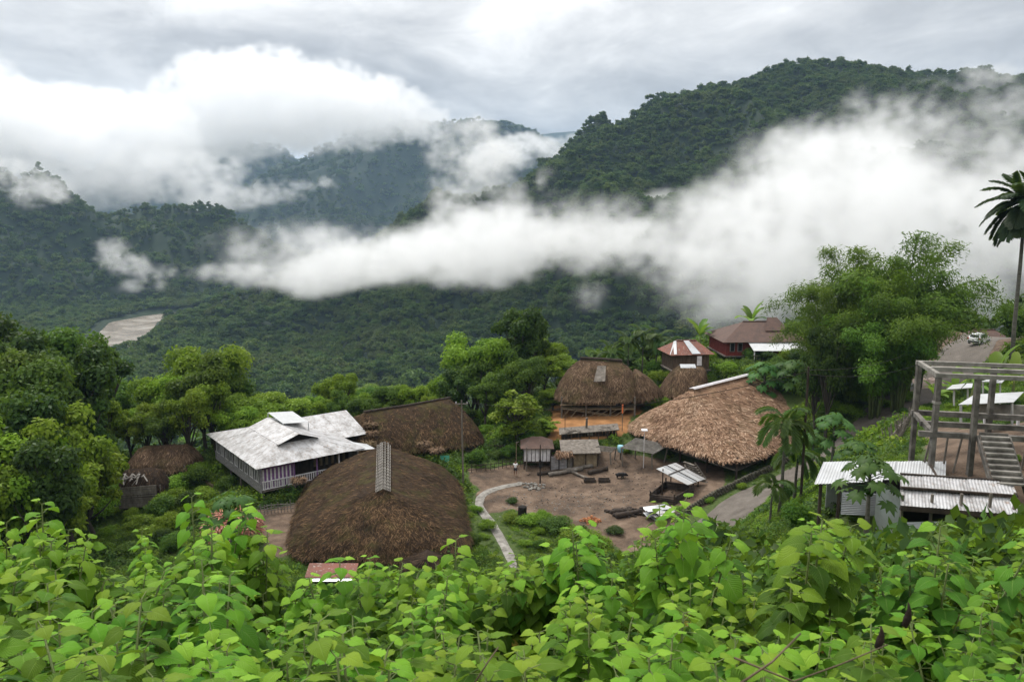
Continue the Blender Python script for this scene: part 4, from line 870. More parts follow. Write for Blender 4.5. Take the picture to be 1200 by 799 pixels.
o = aty(1132,392,122); gz = min(H(o.x+a, o.y+b) for a in (0,9) for b in (0,7))+.3; r, P = hip_house('brown_house', 'low brown-roofed house beyond the parked car, half behind bamboo', (o.x, o.y), (1,-.1), 8, 6, gz, gz+1.7, gz+3.9, .9, M_tin_brown, M_wall_brown, .3)
# ================================================================ TIN SHEDS AT THE RIGHT
def shed_long():
    Y0 = 36.0; a = aty(963,566,Y0); zt = 18.6
    r = root_at('tin_shed', 'open-fronted shed with bright white tin roof behind the papaya tree', 'shed', 17.0, 37.2)
    A, B = aty(955,567,35.2), aty(1107,562,36.4); C, D = aty(1108,541,38.6), aty(966,541,38.0)
    mb = MB(); n = 5
    for i in range(n):
        p, q = i/n-.006, (i+1)/n+.006; dz = V3(0,0,.02*(i % 2)); a_, b_, d_ = A.lerp(B,p)+dz, A.lerp(B,q)+dz, D.lerp(C,p)+dz
        corr(mb, a_, b_, d_, .16, .014)
    mb.build('roof', M_tin_bright, r)
    mb = MB(); a_, b_ = aty(985,603,35.6), aty(1062,606,35.9); up = V3(0,0,1.1)
    corr(mb, a_, a_+up, b_, .085, .016); mb.build('front_wall', M_tin_grey, r)
    mb = MB(); a_, b_ = D+V3(.2,0,-.3), C+V3(-.2,0,-.3); mb.panel(b_, a_, a_-V3(0,0,2.2), b_-V3(0,0,2.2), .04); mb.build('back_wall', M_tin_grey, r)
    for px, Y in ((962,35.4),(984,35.5),(1060,35.8),(1100,36.3)):
        p = aty(px,566,Y); mb = MB(); mb.bar((p.x,p.y,H(p.x,p.y)-.2), (p.x,p.y,p.z-.03), .12); mb.build('post', M_wood_dark, r)
    mb = MB(); p = aty(1087,532,39.0); mb.bar(aty(1087,540,38.4)+V3(0,0,.06), aty(1101,566,36.3)+V3(0,0,.08), .1,.05); mb.build('roof_batten', M_wood_dark, r)
    t_ = thing('cloth', 'pinkish cloth slung under the eave of the white-roofed shed', 'cloth', (0,0,0)); COL.objects.unlink(t_); bpy.data.objects.remove(t_)
    V = []; Fq = []; p, q = aty(1029,566,35.0), aty(1049,570,35.0)
    for i in range(9):
        for j in range(6):
            u, v = i/8, j/5; s_ = math.sin(math.pi*u); b_ = p.lerp(q, u)+V3(0,.12*math.sin(v*3.1),-.25*v-.42*s_*v); V.append(b_)
    Fq = [(i*6+j, (i+1)*6+j, (i+1)*6+j+1, i*6+j+1) for i in range(8) for j in range(5)]
    mb = MB(); mb.add(V, Fq); o_ = mb.build('hanging_cloth', simple('pink_cloth', [(.3,(.36,.24,.23)), (.7,(.5,.37,.35))], 3), None, True)
    tag(o_, 'pinkish cloth bundle slung under the eave of the white-roofed shed', 'cloth')
shed_long()
def shed_front():
    r = root_at('tin_shed', 'nearer corrugated shed with patched grey tin roof and wide window opening', 'shed', 21.0, 34.4)
    e0, e1_, t0, t1 = aty(1056,592,32.6), aty(1200,604,32.9), aty(1055,558,35.0), aty(1184,566,35.4)
    e0b = e0.lerp(t0,.5); 
    mb = MB(); n = 5
    for i in range(n):
        p, q = i/n-.006, (i+1)/n+.006; dz = V3(0,0,.018*(i % 2)); corr(mb, e0.lerp(e1_,p)+dz, e0.lerp(e1_,q)+dz, e0.lerp(t0,.54).lerp(e1_.lerp(t1,.54),p)+dz, .16, .014)
    mb.build('lower_roof', M_tin_white, r); mb = MB()
    for i in range(n):
        p, q = i/n-.006, (i+1)/n+.006; dz = V3(0,0,.13+.018*(i % 2)); corr(mb, e0.lerp(t0,.5).lerp(e1_.lerp(t1,.5),p)+dz, e0.lerp(t0,.5).lerp(e1_.lerp(t1,.5),q)+dz, t0.lerp(t1,p)+dz, .16, .014)
    mb.build('upper_roof', M_tin_white, r)
    mb = MB()
    for f in (.02, .5, .98): mb.bar(e0.lerp(t0,f)+V3(0,0,.14 if f > .4 else -.06), e1_.lerp(t1,f)+V3(0,0,.14 if f > .4 else -.06), .12, .09)
    mb.bar(e0+V3(0,.05,-.16), e1_+V3(0,.05,-.16), .14, .14); mb.build('roof_beam', M_wood_dark, r)
    zb = aty(1060,640,33).z; g_ = V3(e0.x+.25, e0.y+.35, zb); h_ = V3(e1_.x-.2, e1_.y+.35, zb); up = V3(0,0,1.15)
    mb = MB(); corr(mb, g_, g_+up, h_, .085, .016); mb.build('front_wall', M_tin_grey, r)
    k_ = V3(e0.x+.15, e0.y+2.6, zb); mb = MB(); corr(mb, k_, g_, k_+V3(0,0,2.2), .085, .016); mb.build('side_wall', M_tin_grey, r)
    for f in (0, .26, .52, .78, 1): mb = MB(); p = g_.lerp(h_, f); mb.bar(p-V3(0,-.05,.4), p+V3(0,.05,2.35), .1); mb.build('post', M_wood_grey, r)
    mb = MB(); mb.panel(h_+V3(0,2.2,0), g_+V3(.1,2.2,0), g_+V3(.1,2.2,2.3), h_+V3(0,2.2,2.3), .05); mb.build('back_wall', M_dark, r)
shed_front()
# ================================================================ CONCRETE FRAME WITH STAIRS
def concrete_frame():
    r = root_at('unfinished_building', 'bare concrete frame of an unfinished building with a stair flight', 'building', 25, 40)
    A = aty(1100,442,38.0); A2 = aty(1105,426,41.0); zt = A.z; ax = (aty(1200,455,37.2)-A); ax.z = 0; ax.normalize(); ay = V3(-ax.y, ax.x, 0)
    def p(a, b, z): v = A+ax*a+ay*b; return V3(v.x, v.y, z)
    zd = zt-2.85; W_ = 7.5
    for a, b in ((0,0),(1.75,.0),(5.6,0),(0,3.4),(3.6,3.4),(7.2,3.4)):
        q = p(a,b,0); mb = MB(); mb.bar((q.x,q.y,H(q.x,q.y)-.3),(q.x,q.y,zt-.02),.23,.23); mb.build('column', M_concrete, r)
    mb = MB(); mb.bar(p(-.15,0,zt+.1), p(W_,0,zt+.1), .20,.20); mb.build('beam', M_concrete_lt, r)
    mb = MB(); mb.bar(p(-.15,3.4,zt+.1), p(W_,3.4,zt+.1), .20,.20); mb.build('beam', M_concrete_lt, r)
    mb = MB(); mb.bar(p(.1,1.75,zt+.1), p(W_,1.75,zt+.1), .22,.20); mb.build('beam', M_concrete_lt, r)
    mb = MB(); mb.bar(p(0,.14,zt+.1), p(0,3.28,zt+.1), .20,.195); mb.build('beam', M_concrete_lt, r)
    mb = MB(); mb.bar(p(-.7,0,zd), p(1.55,-.02,zd), .26,.26); mb.bar(p(3.3,0,zd), p(W_,-.02,zd), .26,.26); mb.build('deck_beam', M_concrete, r)
    mb = MB(); mb.bar(p(-.2,1.7,zd+.1), p(W_,1.7,zd+.1), .24,.26); mb.bar(p(-.2,3.4,zd+.25), p(W_,3.38,zd+.25), .26,.26); mb.bar(p(0,.2,zd), p(0,3.3,zd+.2), .24,.24); mb.bar(p(5.5,.2,zd), p(5.5,3.3,zd+.2), .24,.24); mb.build('deck_beam', M_concrete, r)
    mb = MB(); a, b = p(0,0,zt-1.9), p(0,0,zt-1.3); mb.box((A.x,A.y,zt-1.25),(.31,.31,.12)); mb.build('column_splice', M_concrete_lt, r)
    for a, b, l in ((-.4,.3,.5),(.35,.4,-.3),(.7,.5,.2),(1.1,.3,.4),(2.9,.6,-.3),(4.2,.5,.3),(4.9,.4,-.2),(6.2,.5,.3)):
        q, t_ = p(a,b,0), p(a+l,b+.3,zd-.1); mb = MB(); mb.tube([(q.x,q.y,H(q.x,q.y)-.1), t_], .05, 6); mb.build('timber_prop', M_wood_grey, r)
    # stairs: 9 treads falling towards the viewer
    n = 9; mb = MB(); s0, s1 = 1.98, 3.25; rise = .2; run = .27
    for k in range(n):
        z = zd+.12-k*rise; b0 = -.15-k*run; mb.panel(p(s0,b0-run,z), p(s1,b0-run,z), p(s1,b0,z), p(s0,b0,z), .07, 1)
        mb.panel(p(s0,b0-.005,z-.0), p(s1,b0-.005,z), p(s1,b0-.005,z+rise-.072), p(s0,b0-.005,z+rise-.072), .05)
    for s_ in (s0-.06, s1+.06): mb.bar(p(s_,-.1,zd+.02), p(s_,-.1-n*run,zd-n*rise-.05), .10,.26)
    mb.build('stairs', [M_concrete, M_concrete_lt], r)
    return p, zd, zt
FP, FZD, FZT = concrete_frame()
def loose(name, label, cat, mat, shapes, group=None):
    mb = MB()
    for f in shapes: f(mb)
    return tag(mb.build(name, mat), label, cat, group)
loose('roof_sheet', 'long pale tin sheet propped inside the concrete frame', 'metal sheet', M_tin_bright, [lambda m: m.panel(aty(1123,474,43.5), aty(1188,471,44.0), aty(1200,459,46.5), aty(1142,462,46), .03), lambda m: m.bar(aty(1126,474,43.6), aty(1126,500,43.6), .1), lambda m: m.bar(aty(1186,471,44.1), aty(1186,500,44.1), .1)])
loose('roof_sheet', 'two small white tin sheets behind the concrete frame columns', 'metal sheet', M_tin_bright, [lambda m: m.panel(aty(1109,456,49), aty(1126,455,49), aty(1131,449,50.5), aty(1116,451,50.5), .03), lambda m: m.panel(aty(1127,455,49.2), aty(1139,454,49.2), aty(1140,449,50.6), aty(1133,449,50.6), .03), lambda m: m.bar(aty(1118,454,49.4), aty(1118,475,49.4), .08), lambda m: m.bar(aty(1134,453,49.6), aty(1134,475,49.6), .08)])
loose('roof_sheet', 'pair of white tin sheets under top beam of concrete frame', 'metal sheet', M_tin_bright, [lambda m: m.panel(aty(1149,447,50), aty(1166,447,50), aty(1178,443,52), aty(1160,443.5,52), .03), lambda m: m.panel(aty(1160.5,448,50), aty(1174,448.5,50), aty(1179,443.5,52), aty(1166,444,52), .03), lambda m: m.bar(aty(1152,447,50.2), aty(1152,475,50.2), .08), lambda m: m.bar(aty(1172,447,50.4), aty(1172,475,50.4), .08)])
loose('block_wall', 'low mossy block wall with an empty window frame behind the stairs', 'wall', M_concrete_lt, [lambda m: m.panel(aty(1143,492,44.5), aty(1215,494,44.5), aty(1215,476,44.5), aty(1143,473,44.5), .2)])
loose('window_frame', 'white wooden window frame standing in the concrete frame', 'frame', M_whitewood, [lambda m: m.bar(aty(1154,497,42), aty(1154,486,42), .12), lambda m: m.bar(aty(1193,500,42), aty(1193,486,42), .12), lambda m: m.bar(aty(1153,497,42), aty(1194,500,42), .1), lambda m: m.bar(aty(1153,486.5,42), aty(1194,489,42), .08)])
# ================================================================ ROAD AND FOOTPATH
def ribbon(name, C, width, mat, lift, n=120, wob=.25, m=7):
    P = np.array([tuple(c) for c in C]); s = np.concatenate([[0], np.cumsum(np.hypot(*np.diff(P[:, :2], axis=0).T))]); t_ = np.linspace(0, s[-1], n)
    x = np.interp(t_, s, P[:, 0]); y = np.interp(t_, s, P[:, 1])
    for _ in range(10): x[1:-1] = (x[:-2]+2*x[1:-1]+x[2:])/4; y[1:-1] = (y[:-2]+2*y[1:-1]+y[2:])/4
    dx, dy = np.gradient(x), np.gradient(y); L = np.hypot(dx, dy); nx, ny = -dy/L, dx/L
    w = width*(1+wob*(fbm(t_/4, t_*0, 3, 2)-.5)); V = []
    for c in np.linspace(-.5, .5, m):
        X = x+nx*w*c; Y = y+ny*w*c; V.append(np.stack([X, Y, height(X, Y)+lift*(1 if abs(c) < .45 else .2)], -1))
    V = np.stack(V, 1); i = np.arange(n-1)[:, None]; j = np.arange(m-1)[None]
    F = np.stack([i*m+j, i*m+j+1, (i+1)*m+j+1, (i+1)*m+j], -1).reshape(-1, 4)[:, ::-1]
    return tag(np_mesh(name, V.reshape(-1, 3), F, mat, smooth=True), kind='structure')
def m_road():
    k = N('wet_dirt_road'); c = k.coord('Object'); n = k.noise(c, .7, 6, .6); n2 = k.noise(c, 6, 5, .6)
    col = k.ramp(k.math('ADD', k.math('MULTIPLY', n, .6), k.math('MULTIPLY', n2, .4)), [(.3,(.062,.052,.043)), (.5,(.115,.10,.086)), (.7,(.175,.157,.138))])
    return k.done(k.pbr(col, k.ramp(n, [(.4,(.72,)*3), (.6,(.92,)*3)]), k.bump(n2, .5, .06), 0, .15))
M_road = m_road()
ROAD_C2 = [Vector((4,56,0))]+[aty(*p) for p in ((786,668,62),(815,645,65.5),(850,610,71.5),(893,576,77),(943,547,81.5),(1000,520,86),(1048,496,91),(1086,471,95.5),(1110,448,100),(1128,425,105),(1136,410,110))]
ROAD_C2 += [Vector((80,128,0))]
ribbon('road', ROAD_C2, 6.2, M_road, .09, 160)
PATH_C = [ground(*p) for p in ((612,566),(590,570),(573,575),(563,582),(561,592),(567,602),(576,613),(585,628),(596,648),(604,668))]
ribbon('footpath', PATH_C, .85, M_concrete_lt, .10, 110, .7, 5)
def G(px, py, dz=0): v = ground(px, py); v.z += dz; return v
def at_top(base, py):
    """height at which the photo shows the top of something standing on 'base'"""
    return aty(600, py, base.y).z
# ================================================================ SMALL BUILDINGS ROUND THE YARD
def frame_box(mb, c, w, d, z1, rad, mat=None, rot=0):
    pass
def shed_small():
    b = G(629,541); r = thing('shed', 'small plank shed with rust-brown hipped tin roof at edge of the yard', 'shed', b)
    w, d = 1.55, 1.5; z1 = b.z+2.2; E = [b+V3(-w,-d,0), b+V3(w,-d,0), b+V3(w,d,0), b+V3(-w,d,0)]
    mb = MB(); o = .42; A, B, C, D = [V3(b.x+sx*(w+o), b.y+sy*(d+o), z1) for sx, sy in ((-1,-1),(1,-1),(1,1),(-1,1))]; P, Q = V3(b.x-.6,b.y,z1+.95), V3(b.x+.6,b.y,z1+.95)
    mb.panel(A,B,Q,P,.04); mb.panel(C,D,P,Q,.04); mb.panel(B,C,Q+V3(0,.01,0),Q,.04); mb.panel(D,A,P,P+V3(0,.01,0),.04); mb.build('roof', M_tin_brown, r)
    for i in range(4):
        p, q = E[i], E[(i+1) % 4]; mb = MB(); n = 7
        for k in range(n):
            a_, b_ = p.lerp(q, (k+.08)/n), p.lerp(q, (k+.92)/n); mb.panel(a_+V3(0,0,.55), b_+V3(0,0,.55), V3(b_.x,b_.y,z1+.02), V3(a_.x,a_.y,z1+.02), .05)
        mb.build('wall', M_whitewood if i == 0 else M_plank, r)
    mb = MB(); mb.panel(E[0]+V3(-.1,-.1,.5), E[1]+V3(.1,-.1,.5), E[2]+V3(.1,.1,.5), E[3]+V3(-.1,.1,.5), .12); mb.build('floor_platform', M_wood_dark, r)
    posts_under(r, [e.xy for e in E], b.z+.5, .09, M_wood_dark)
shed_small()
def animal_pen():
    b = G(676,549); r = thing('animal_pen', 'low pen of grey boards and woven thatch beside the long logs', 'pen', b)
    A, B, C, D = G(645,551), G(700,546), G(700,546)+V3(.4,3.2,0), G(645,551)+V3(.3,3.2,0); zt = b.z+2.0
    def wall(p, q, z0, z1, m, name, n=12):
        mb = MB()
        for k in range(n):
            a_, b_ = p.lerp(q, (k+.03)/n), p.lerp(q, (k+.97)/n); j = random.uniform(-.12,.05); o_ = (q-p).cross(V3(0,0,1)).normalized()*random.uniform(0,.03)
            mb.panel(V3(a_.x,a_.y,z0)+o_, V3(b_.x,b_.y,z0)+o_, V3(b_.x,b_.y,z1+j)+o_, V3(a_.x,a_.y,z1+j)+o_, .05)
        mb.build(name, m, r)
    z0 = b.z-.25
    wall(A, A.lerp(B,.36), z0, zt-.45, M_plank, 'wall', 6); wall(A.lerp(B,.36), A.lerp(B,.48), z0, zt-.1, M_wood_grey, 'door', 3); wall(A.lerp(B,.49), B, z0, zt-.3, M_bamboo, 'woven_wall', 16)
    wall(B, C, z0, zt-.3, M_wood_dark, 'wall'); wall(D, C, z0, zt-.1, M_wood_dark, 'wall'); wall(A, D, z0, zt-.4, M_wood_dark, 'wall')
    mb = MB(); a_, b_ = A.lerp(B,.22), B.lerp(A,-.06)
    mb.panel(V3(a_.x,a_.y-.5,zt-.05), V3(b_.x,b_.y-.5,zt-.05), V3(b_.x,b_.y+3.2,zt+.55), V3(a_.x,a_.y+3.2,zt+.55), .12); mb.build('roof', M_wood_grey, r)
    rng = np.random.default_rng(5); n = 420; p0 = np.array(A.lerp(B,.12)); p1 = np.array(A.lerp(B,.46)); f = rng.random((n,1)); Pb = p0+(p1-p0)*f; Pb[:,2] = zt-.05+rng.random(n)*.15; Pb[:,1] += rng.uniform(-.55,.6,n)
    d = np.stack([rng.normal(size=n)*.25, -.35+rng.normal(size=n)*.2, -.8+rng.random(n)*.4], -1); e = Pb+d*rng.uniform(.4,1.0,(n,1)); sd_ = np.array([.05,.0,.0])
    V = np.stack([Pb-sd_, Pb+sd_, e+sd_*.5, e-sd_*.5], 1).reshape(-1,3); k = np.arange(n)*4
    np_mesh('thatch_fringe', V, np.stack([k,k+1,k+2,k+3],-1), M_thatch_tan, r, attrs={'rnd': ('POINT', np.repeat(rng.random(n),4))})
    for f in (0,.18,.36,.48,.75,1): p = A.lerp(B,f); mb = MB(); mb.tube([p-V3(0,.06,.3), V3(p.x,p.y-.06,zt)], .07, 6); mb.build('post', M_wood_dark, r)
animal_pen()
def low_wall():
    A, B = G(658,516), G(722,511); r = thing('low_shelter', 'long low dark shelter on the bank below the orange clay yard', 'shelter', (A+B)/2)
    mb = MB(); n = 16
    for k in range(n):
        p, q = A.lerp(B, k/n), A.lerp(B, (k+.9)/n); h = random.uniform(.75,1.05); mb.panel(p-V3(0,0,.4), q-V3(0,0,.4), q+V3(0,0,h), p+V3(0,0,h), .06)
    mb.build('wall', M_wood_dark, r)
    mb = MB(); mb.panel(A+V3(-.3,-.6,.95), B+V3(.3,-.6,1.0), B+V3(.3,1.1,1.35), A+V3(-.3,1.1,1.3), .1)
    for k in range(22): p = A.lerp(B, random.random())+V3(0,random.uniform(-.6,1),1.05+.2*random.random()); mb.bar(p, p+V3(random.uniform(-1.2,1.2),random.uniform(-.3,.3),.05), .12,.05)
    mb.build('roof', M_wood_grey, r)
    mb = MB()
    for k in range(7): p = A.lerp(B, k/6)+V3(0,-.5,0); mb.tube([p-V3(0,0,.4), p+V3(0,0,1.0)], .06, 5)
    mb.build('frame', M_wood_dark, r)
low_wall()
def rack(name, label, px, top, mat, posts, sag=.05, slats=16, rail=False):
    """drying rack: top given by four photo points at the height of its legs"""
    b = [G(*p) for p in posts]; c = sum(b, Vector())/4; r = thing(name, label, 'rack', c)
    T = []
    for q, (tx, ty) in zip(b, top): v = aty(tx, ty, q.y); T.append(v)
    mb = MB()
    for k in range(slats):
        f = (k+.5)/slats; p = T[0].lerp(T[3], f); q = T[1].lerp(T[2], f); mb.bar(p+V3(-.15,0,random.uniform(0,.03)), q+V3(.15,0,random.uniform(0,.03)), (T[3]-T[0]).length/slats*.86, .05)
    mb.bar(T[0]-V3(0,0,.08), T[3]-V3(0,0,.08), .1); mb.bar(T[1]-V3(0,0,.08), T[2]-V3(0,0,.08), .1); mb.build('bamboo_top', mat, r)
    for q, t_ in zip(b, T): mb = MB(); mb.tube([q-V3(0,0,.2), t_-V3(0,0,.06)], .085, 6); mb.build('leg', M_wood_grey, r)
    return r, T
rack('drying_rack', 'large raised bamboo drying rack before the tan thatched house', 0, [(728,525),(764,532),(783,521),(746,513)], M_bamboo_grey, [(730,546),(764,550),(778,541),(744,537)])
rack('drying_rack', 'small pale-topped bamboo rack between pen and large drying rack', 0, [(695,528),(715,530),(722,524),(702,522)], M_wood_grey, [(697,543),(716,544),(720,538),(702,537)], slats=9)
def leanto():
    b = [G(776,580), G(808,584), G(818,570), G(786,567)]; T = [aty(769,549,b[0].y), aty(806,568,b[1].y), aty(827,561,b[2].y+.6), aty(792,542,b[3].y+.6)]
    c = sum(b, Vector())/4; r = thing('lean_to', 'open lean-to of patched white tin sheets over a log-edged pen', 'shelter', c)
    for f0, f1, m in ((0,.34,M_tin_bright),(.35,.52,M_tin_grey),(.53,.80,M_tin_bright),(.81,1,M_tin_white)):
        mb = MB(); mb.panel(T[0].lerp(T[3],f0)+V3(0,0,.03*(f0 > .3)), T[1].lerp(T[2],f0)+V3(0,0,.03*(f0 > .3)), T[1].lerp(T[2],f1), T[0].lerp(T[3],f1), .03); mb.build('roof_sheet', m, r)
    mb = MB(); mb.bar(T[0].lerp(T[1],.4)+V3(0,0,.06), T[3].lerp(T[2],.35)+V3(0,0,.06), .1,.06); mb.bar(T[0].lerp(T[3],.5)+V3(0,0,.08), T[1].lerp(T[2],.5)+V3(0,0,.08), .09,.05); mb.build('roof_batten', M_wood_dark, r)
    for q, t_ in zip(b, T): mb = MB(); mb.tube([q-V3(0,0,.3), V3(q.x,q.y,t_.z-.04)], .07, 6); mb.build('post', M_wood_dark, r)
    A, B, C, D = G(762,588), G(790,592), G(812,578), G(780,572)
    for p, q in ((A,B),(B,C),(C,D),(D,A)):
        mb = MB(); n = 5
        for k in range(n): z = .12+k*.17; mb.tube([p+V3(0,0,z), q+V3(random.uniform(-.1,.1),random.uniform(-.1,.1),z)], .085, 6)
        mb.tube([p-V3(0,0,.2), p+V3(0,0,1.2)], .09, 6); mb.build('log_wall', M_wood_dark, r)
leanto()
def salmon_shelter():
    A = G(272,640); r = thing('shelter', 'stick shelter heaped with salmon-pink dry fronds below the striped veranda', 'shelter', A)
    z0 = A.z; E = [A+V3(-2.3,-1.2,1.9), A+V3(2.2,-1.4,1.9), A+V3(2.5,1.8,2.1), A+V3(-2.2,1.8,2.0)]
    th = Thatch([E[3],E[0],E[1],E[2]], [A+V3(-1.1,.3,2.9), A+V3(1.3,.3,3.0)], 2.6, .2, 77, .5)
    th.build(thatch_mat('salmon_fronds', [(.2,(.10,.04,.03)), (.5,(.30,.13,.09)), (.8,(.46,.24,.17)), (.95,(.58,.38,.3))], .9), r, 1500, .7, .14, lift=.4, jit=1.0)
    for x in (-2,-.7,.7,2):
        for y in (-1,1.5): mb = MB(); p = A+V3(x,y,0); mb.tube([(p.x,p.y,H(p.x,p.y)-.2), (p.x+.1,p.y,z0+2.0)], .06, 5); mb.build('post', M_wood_grey, r)
salmon_shelter()
# ================================================================ FENCES, POLES, WIRES
def stick_fence(label, pts, h, gap, mat, rails=2, name='fence', lean=.06, rad=.035):
    P = [G(*p) for p in pts]; c = sum(P, Vector())/len(P); r = thing(name, label, 'fence', c); st = MB(); n_post = 0
    for a, b in zip(P[:-1], P[1:]):
        L = (b-a).length; n = max(2, int(L/gap))
        for k in range(n):
            p = a.lerp(b, k/n); p.z = H(p.x, p.y); hh = h*random.uniform(.75,1.2); st.tube([p-V3(0,0,.15), p+V3(random.uniform(-lean,lean)*hh, random.uniform(-lean,lean)*hh, hh)], rad*random.uniform(.7,1.3), 5)
        for j in range(rails):
            mb = MB(); z = h*(.35+.45*j/max(1,rails-1)); q = [a.lerp(b,t_) for t_ in (0,.25,.5,.75,1)]; mb.tube([V3(v.x,v.y,H(v.x,v.y)+z+random.uniform(-.05,.05)) for v in q], rad*1.2, 5); mb.build('rail', mat, r)
    st.build('pickets', mat, r); return r
stick_fence('dark stick fence along the far left edge of the dirt yard', [(547,554),(575,551),(598,547),(622,545)], .95, .5, M_wood_dark)
stick_fence('bamboo fence below the veranda of the metal-roofed house', [(306,604),(322,601),(345,599)], 1.1, .28, M_bamboo_grey, 3)
stick_fence('leaning stick fence left of the concrete frame', [(1036,535),(1050,520),(1062,505),(1072,492)], 1.5, .22, M_wood_grey, 2, lean=.4)
stick_fence('fallen bamboo poles fence beside stilts of the metal-roofed house', [(222,556),(236,566),(250,574)], .8, .5, M_bamboo, 3, lean=.5)
stick_fence('low dark fence beside stilts of the dark thatched house', [(548,535),(572,528),(600,528)], .8, .5, M_wood_dark)
def pole(px, py, top, rad, mat, name, label, cat='pole', dx=0):
    b = G(px, py); z = at_top(b, top); r = thing(name, label, cat, b); mb = MB(); mb.tube([b-V3(0,0,.3), V3(b.x+dx, b.y, z)], [rad, rad*.7], 7); mb.build('shaft', mat, r); return r, V3(b.x+dx, b.y, z)
r, U1 = pole(543,573,469,.11,M_wood_grey,'utility_pole','tall grey wooden utility pole right of the largest longhouse','utility pole', -.1)
mb = MB(); mb.bar(U1-V3(.7,0,.4), U1+V3(.7,0,-.4), .1); mb.build('crossarm', M_wood_grey, r)
for o in (-.6, .6): mb = MB(); mb.tube([U1+V3(o,0,-.35), U1+V3(o,0,-.15)], .05, 6); mb.build('insulator', M_whitewood, r)
r, U2 = pole(633,567,521,.09,M_wood_dark,'pole','dark post standing in the dirt yard with a knot of rope','post')
mb = MB(); mb.tube([U2-V3(0,0,2.7), U2-V3(0,0,2.3), U2-V3(0,0,1.8)], [.17,.2,.14], 7); mb.build('rope_knot', M_dark, r)
r, U3 = pole(605,548,518,.05,M_bamboo,'pole','thin pale pole with a hooked top beside the person','pole')
mb = MB(); mb.bar(U3, U3+V3(.35,0,.05), .06); mb.bar(U3+V3(.05,0,0), U3+V3(1.2,.2,-1.6), .035); mb.build('hook', M_wood_grey, r)
pole(617,552,524,.06,M_wood_grey,'pole','pale thin post at the corner of the small plank shed','post')
r, U4 = pole(662,512,478,.04,M_wood_dark,'pole','thin dark pole on the bank below the round-ended hut','pole')
r, U5 = pole(729,505,474,.05,M_wood_grey,'pole','thin pole with an orange cap on the clay yard','pole')
mb = MB(); mb.tube([U5-V3(0,0,1.1), U5], .1, 6); mb.build('orange_cap', simple('orange_cloth', [(.3,(.5,.10,.03)), (.7,(.7,.2,.07))], 3), r)
r, U6 = pole(754,548,504,.05,M_whitewood,'lamp_post','white lamp post with flat solar lamp over the drying rack','lamp post')
mb = MB(); mb.panel(U6+V3(-.35,-.25,0), U6+V3(.35,-.25,0), U6+V3(.35,.25,.12), U6+V3(-.35,.25,.12), .06); mb.build('lamp_panel', M_whitewood, r)
r, U7 = pole(938,590,430,.10,M_wood_dark,'utility_pole','slim dark utility pole behind the betel palms','utility pole')
b = G(687,508); r = thing('standpipe', 'stone standpipe on a stepped base in the clay yard', 'standpipe', b)
mb = MB(); mb.box((b.x,b.y,b.z+.2),(1.5,1.2,.5)); mb.box((b.x,b.y,b.z+.55),(.9,.8,.25)); mb.build('base', M_concrete_lt, r); mb = MB(); mb.tube([b+V3(0,0,.6), b+V3(.05,0,1.9), b+V3(0,0,2.0)], [.16,.12,.2], 7); mb.build('pillar', M_wood_grey, r)
b = G(727,538); mb = MB(); mb.tube([b+V3(0,0,-.05), b+V3(0,0,.9)], .07, 6); r = thing('water_barrel', 'light blue plastic drum on a stump between the two racks', 'barrel', b); mb.build('stump', M_wood_dark, r)
mb = MB(); mb.tube([b+V3(0,0,.9), b+V3(0,0,.95), b+V3(0,0,1.35), b+V3(0,0,1.7), b+V3(0,0,1.75)], [.3,.36,.38,.36,.2], 12); mb.build('drum', M_blue, r, True)
def wire(label, a, b, sag=1.2):
    pts = [a.lerp(b, t_)-V3(0,0,sag*4*t_*(1-t_)) for t_ in np.linspace(0,1,14)]; mb = MB(); mb.tube(pts, .022, 4); tag(mb.build('power_line', M_dark), label, 'wire')
wire('wire from grey utility pole over the yard to the slim dark pole', U1+V3(.6,0,-.15), U7+V3(0,0,-.3), 1.6)
wire('wire from slim dark pole up towards the bamboo', U7+V3(0,0,-.2), aty(1085,402,96), .9)
wire('wire from slim dark pole to the lane by the concrete frame', U7+V3(0,0,-.5), aty(1112,408,90), 1.2)
# ================================================================ LOOSE THINGS IN THE YARD
def log(a, b, rad, label, mat=None, name='log', cat='log'):
    a, b = G(*a), G(*b); mb = MB(); n = 6; mb.tube([a.lerp(b, k/n)+V3(random.uniform(-.04,.04),random.uniform(-.04,.04),rad*.9) for k in range(n+1)], [rad*random.uniform(.85,1.1) for k in range(n+1)], 8); return tag(mb.build(name, mat or M_wood_grey, None, True), label, cat)
log((643,558),(683,551),.24,'upper pale log of the pair lying in the yard')
log((660,553),(695,547),.22,'pale log lying farthest back by the pen wall')
log((668,553),(688,562),.17,'short slanting log laid across the pale pair')
log((630,557),(655,553),.22,'dark rotten log beside the post with rope', M_wood_dark)
log((690,556),(712,551),.26,'dark log lying behind the two troughs', M_wood_dark)
log((715,556+46),(742,600),.24,'dark charred timber at near edge of the yard', M_wood_dark)
log((722,607),(752,601),.28,'thicker dark timber beside the tin sheet heap', M_wood_dark)
for px, lab in ((691,'left wooden feeding trough near the pale logs'), (708,'right wooden feeding trough near the black pig')):
    b = G(px,564); r = thing('trough', lab, 'trough', b); w, d, h = .62, .36, .34
    for c, s_ in (((0,-d,h/2),(2*w,.08,h)),((0,d,h/2),(2*w,.08,h)),((-w,0,h/2),(.08,2*d,h)),((w,0,h/2),(.08,2*d,h))): mb = MB(); mb.box(b+V3(*c), s_); mb.build('side_board', M_wood_dark, r)
    mb = MB(); mb.box(b+V3(0,0,.06),(2*w-.1,2*d-.1,.08)); mb.build('bottom', M_dark, r)
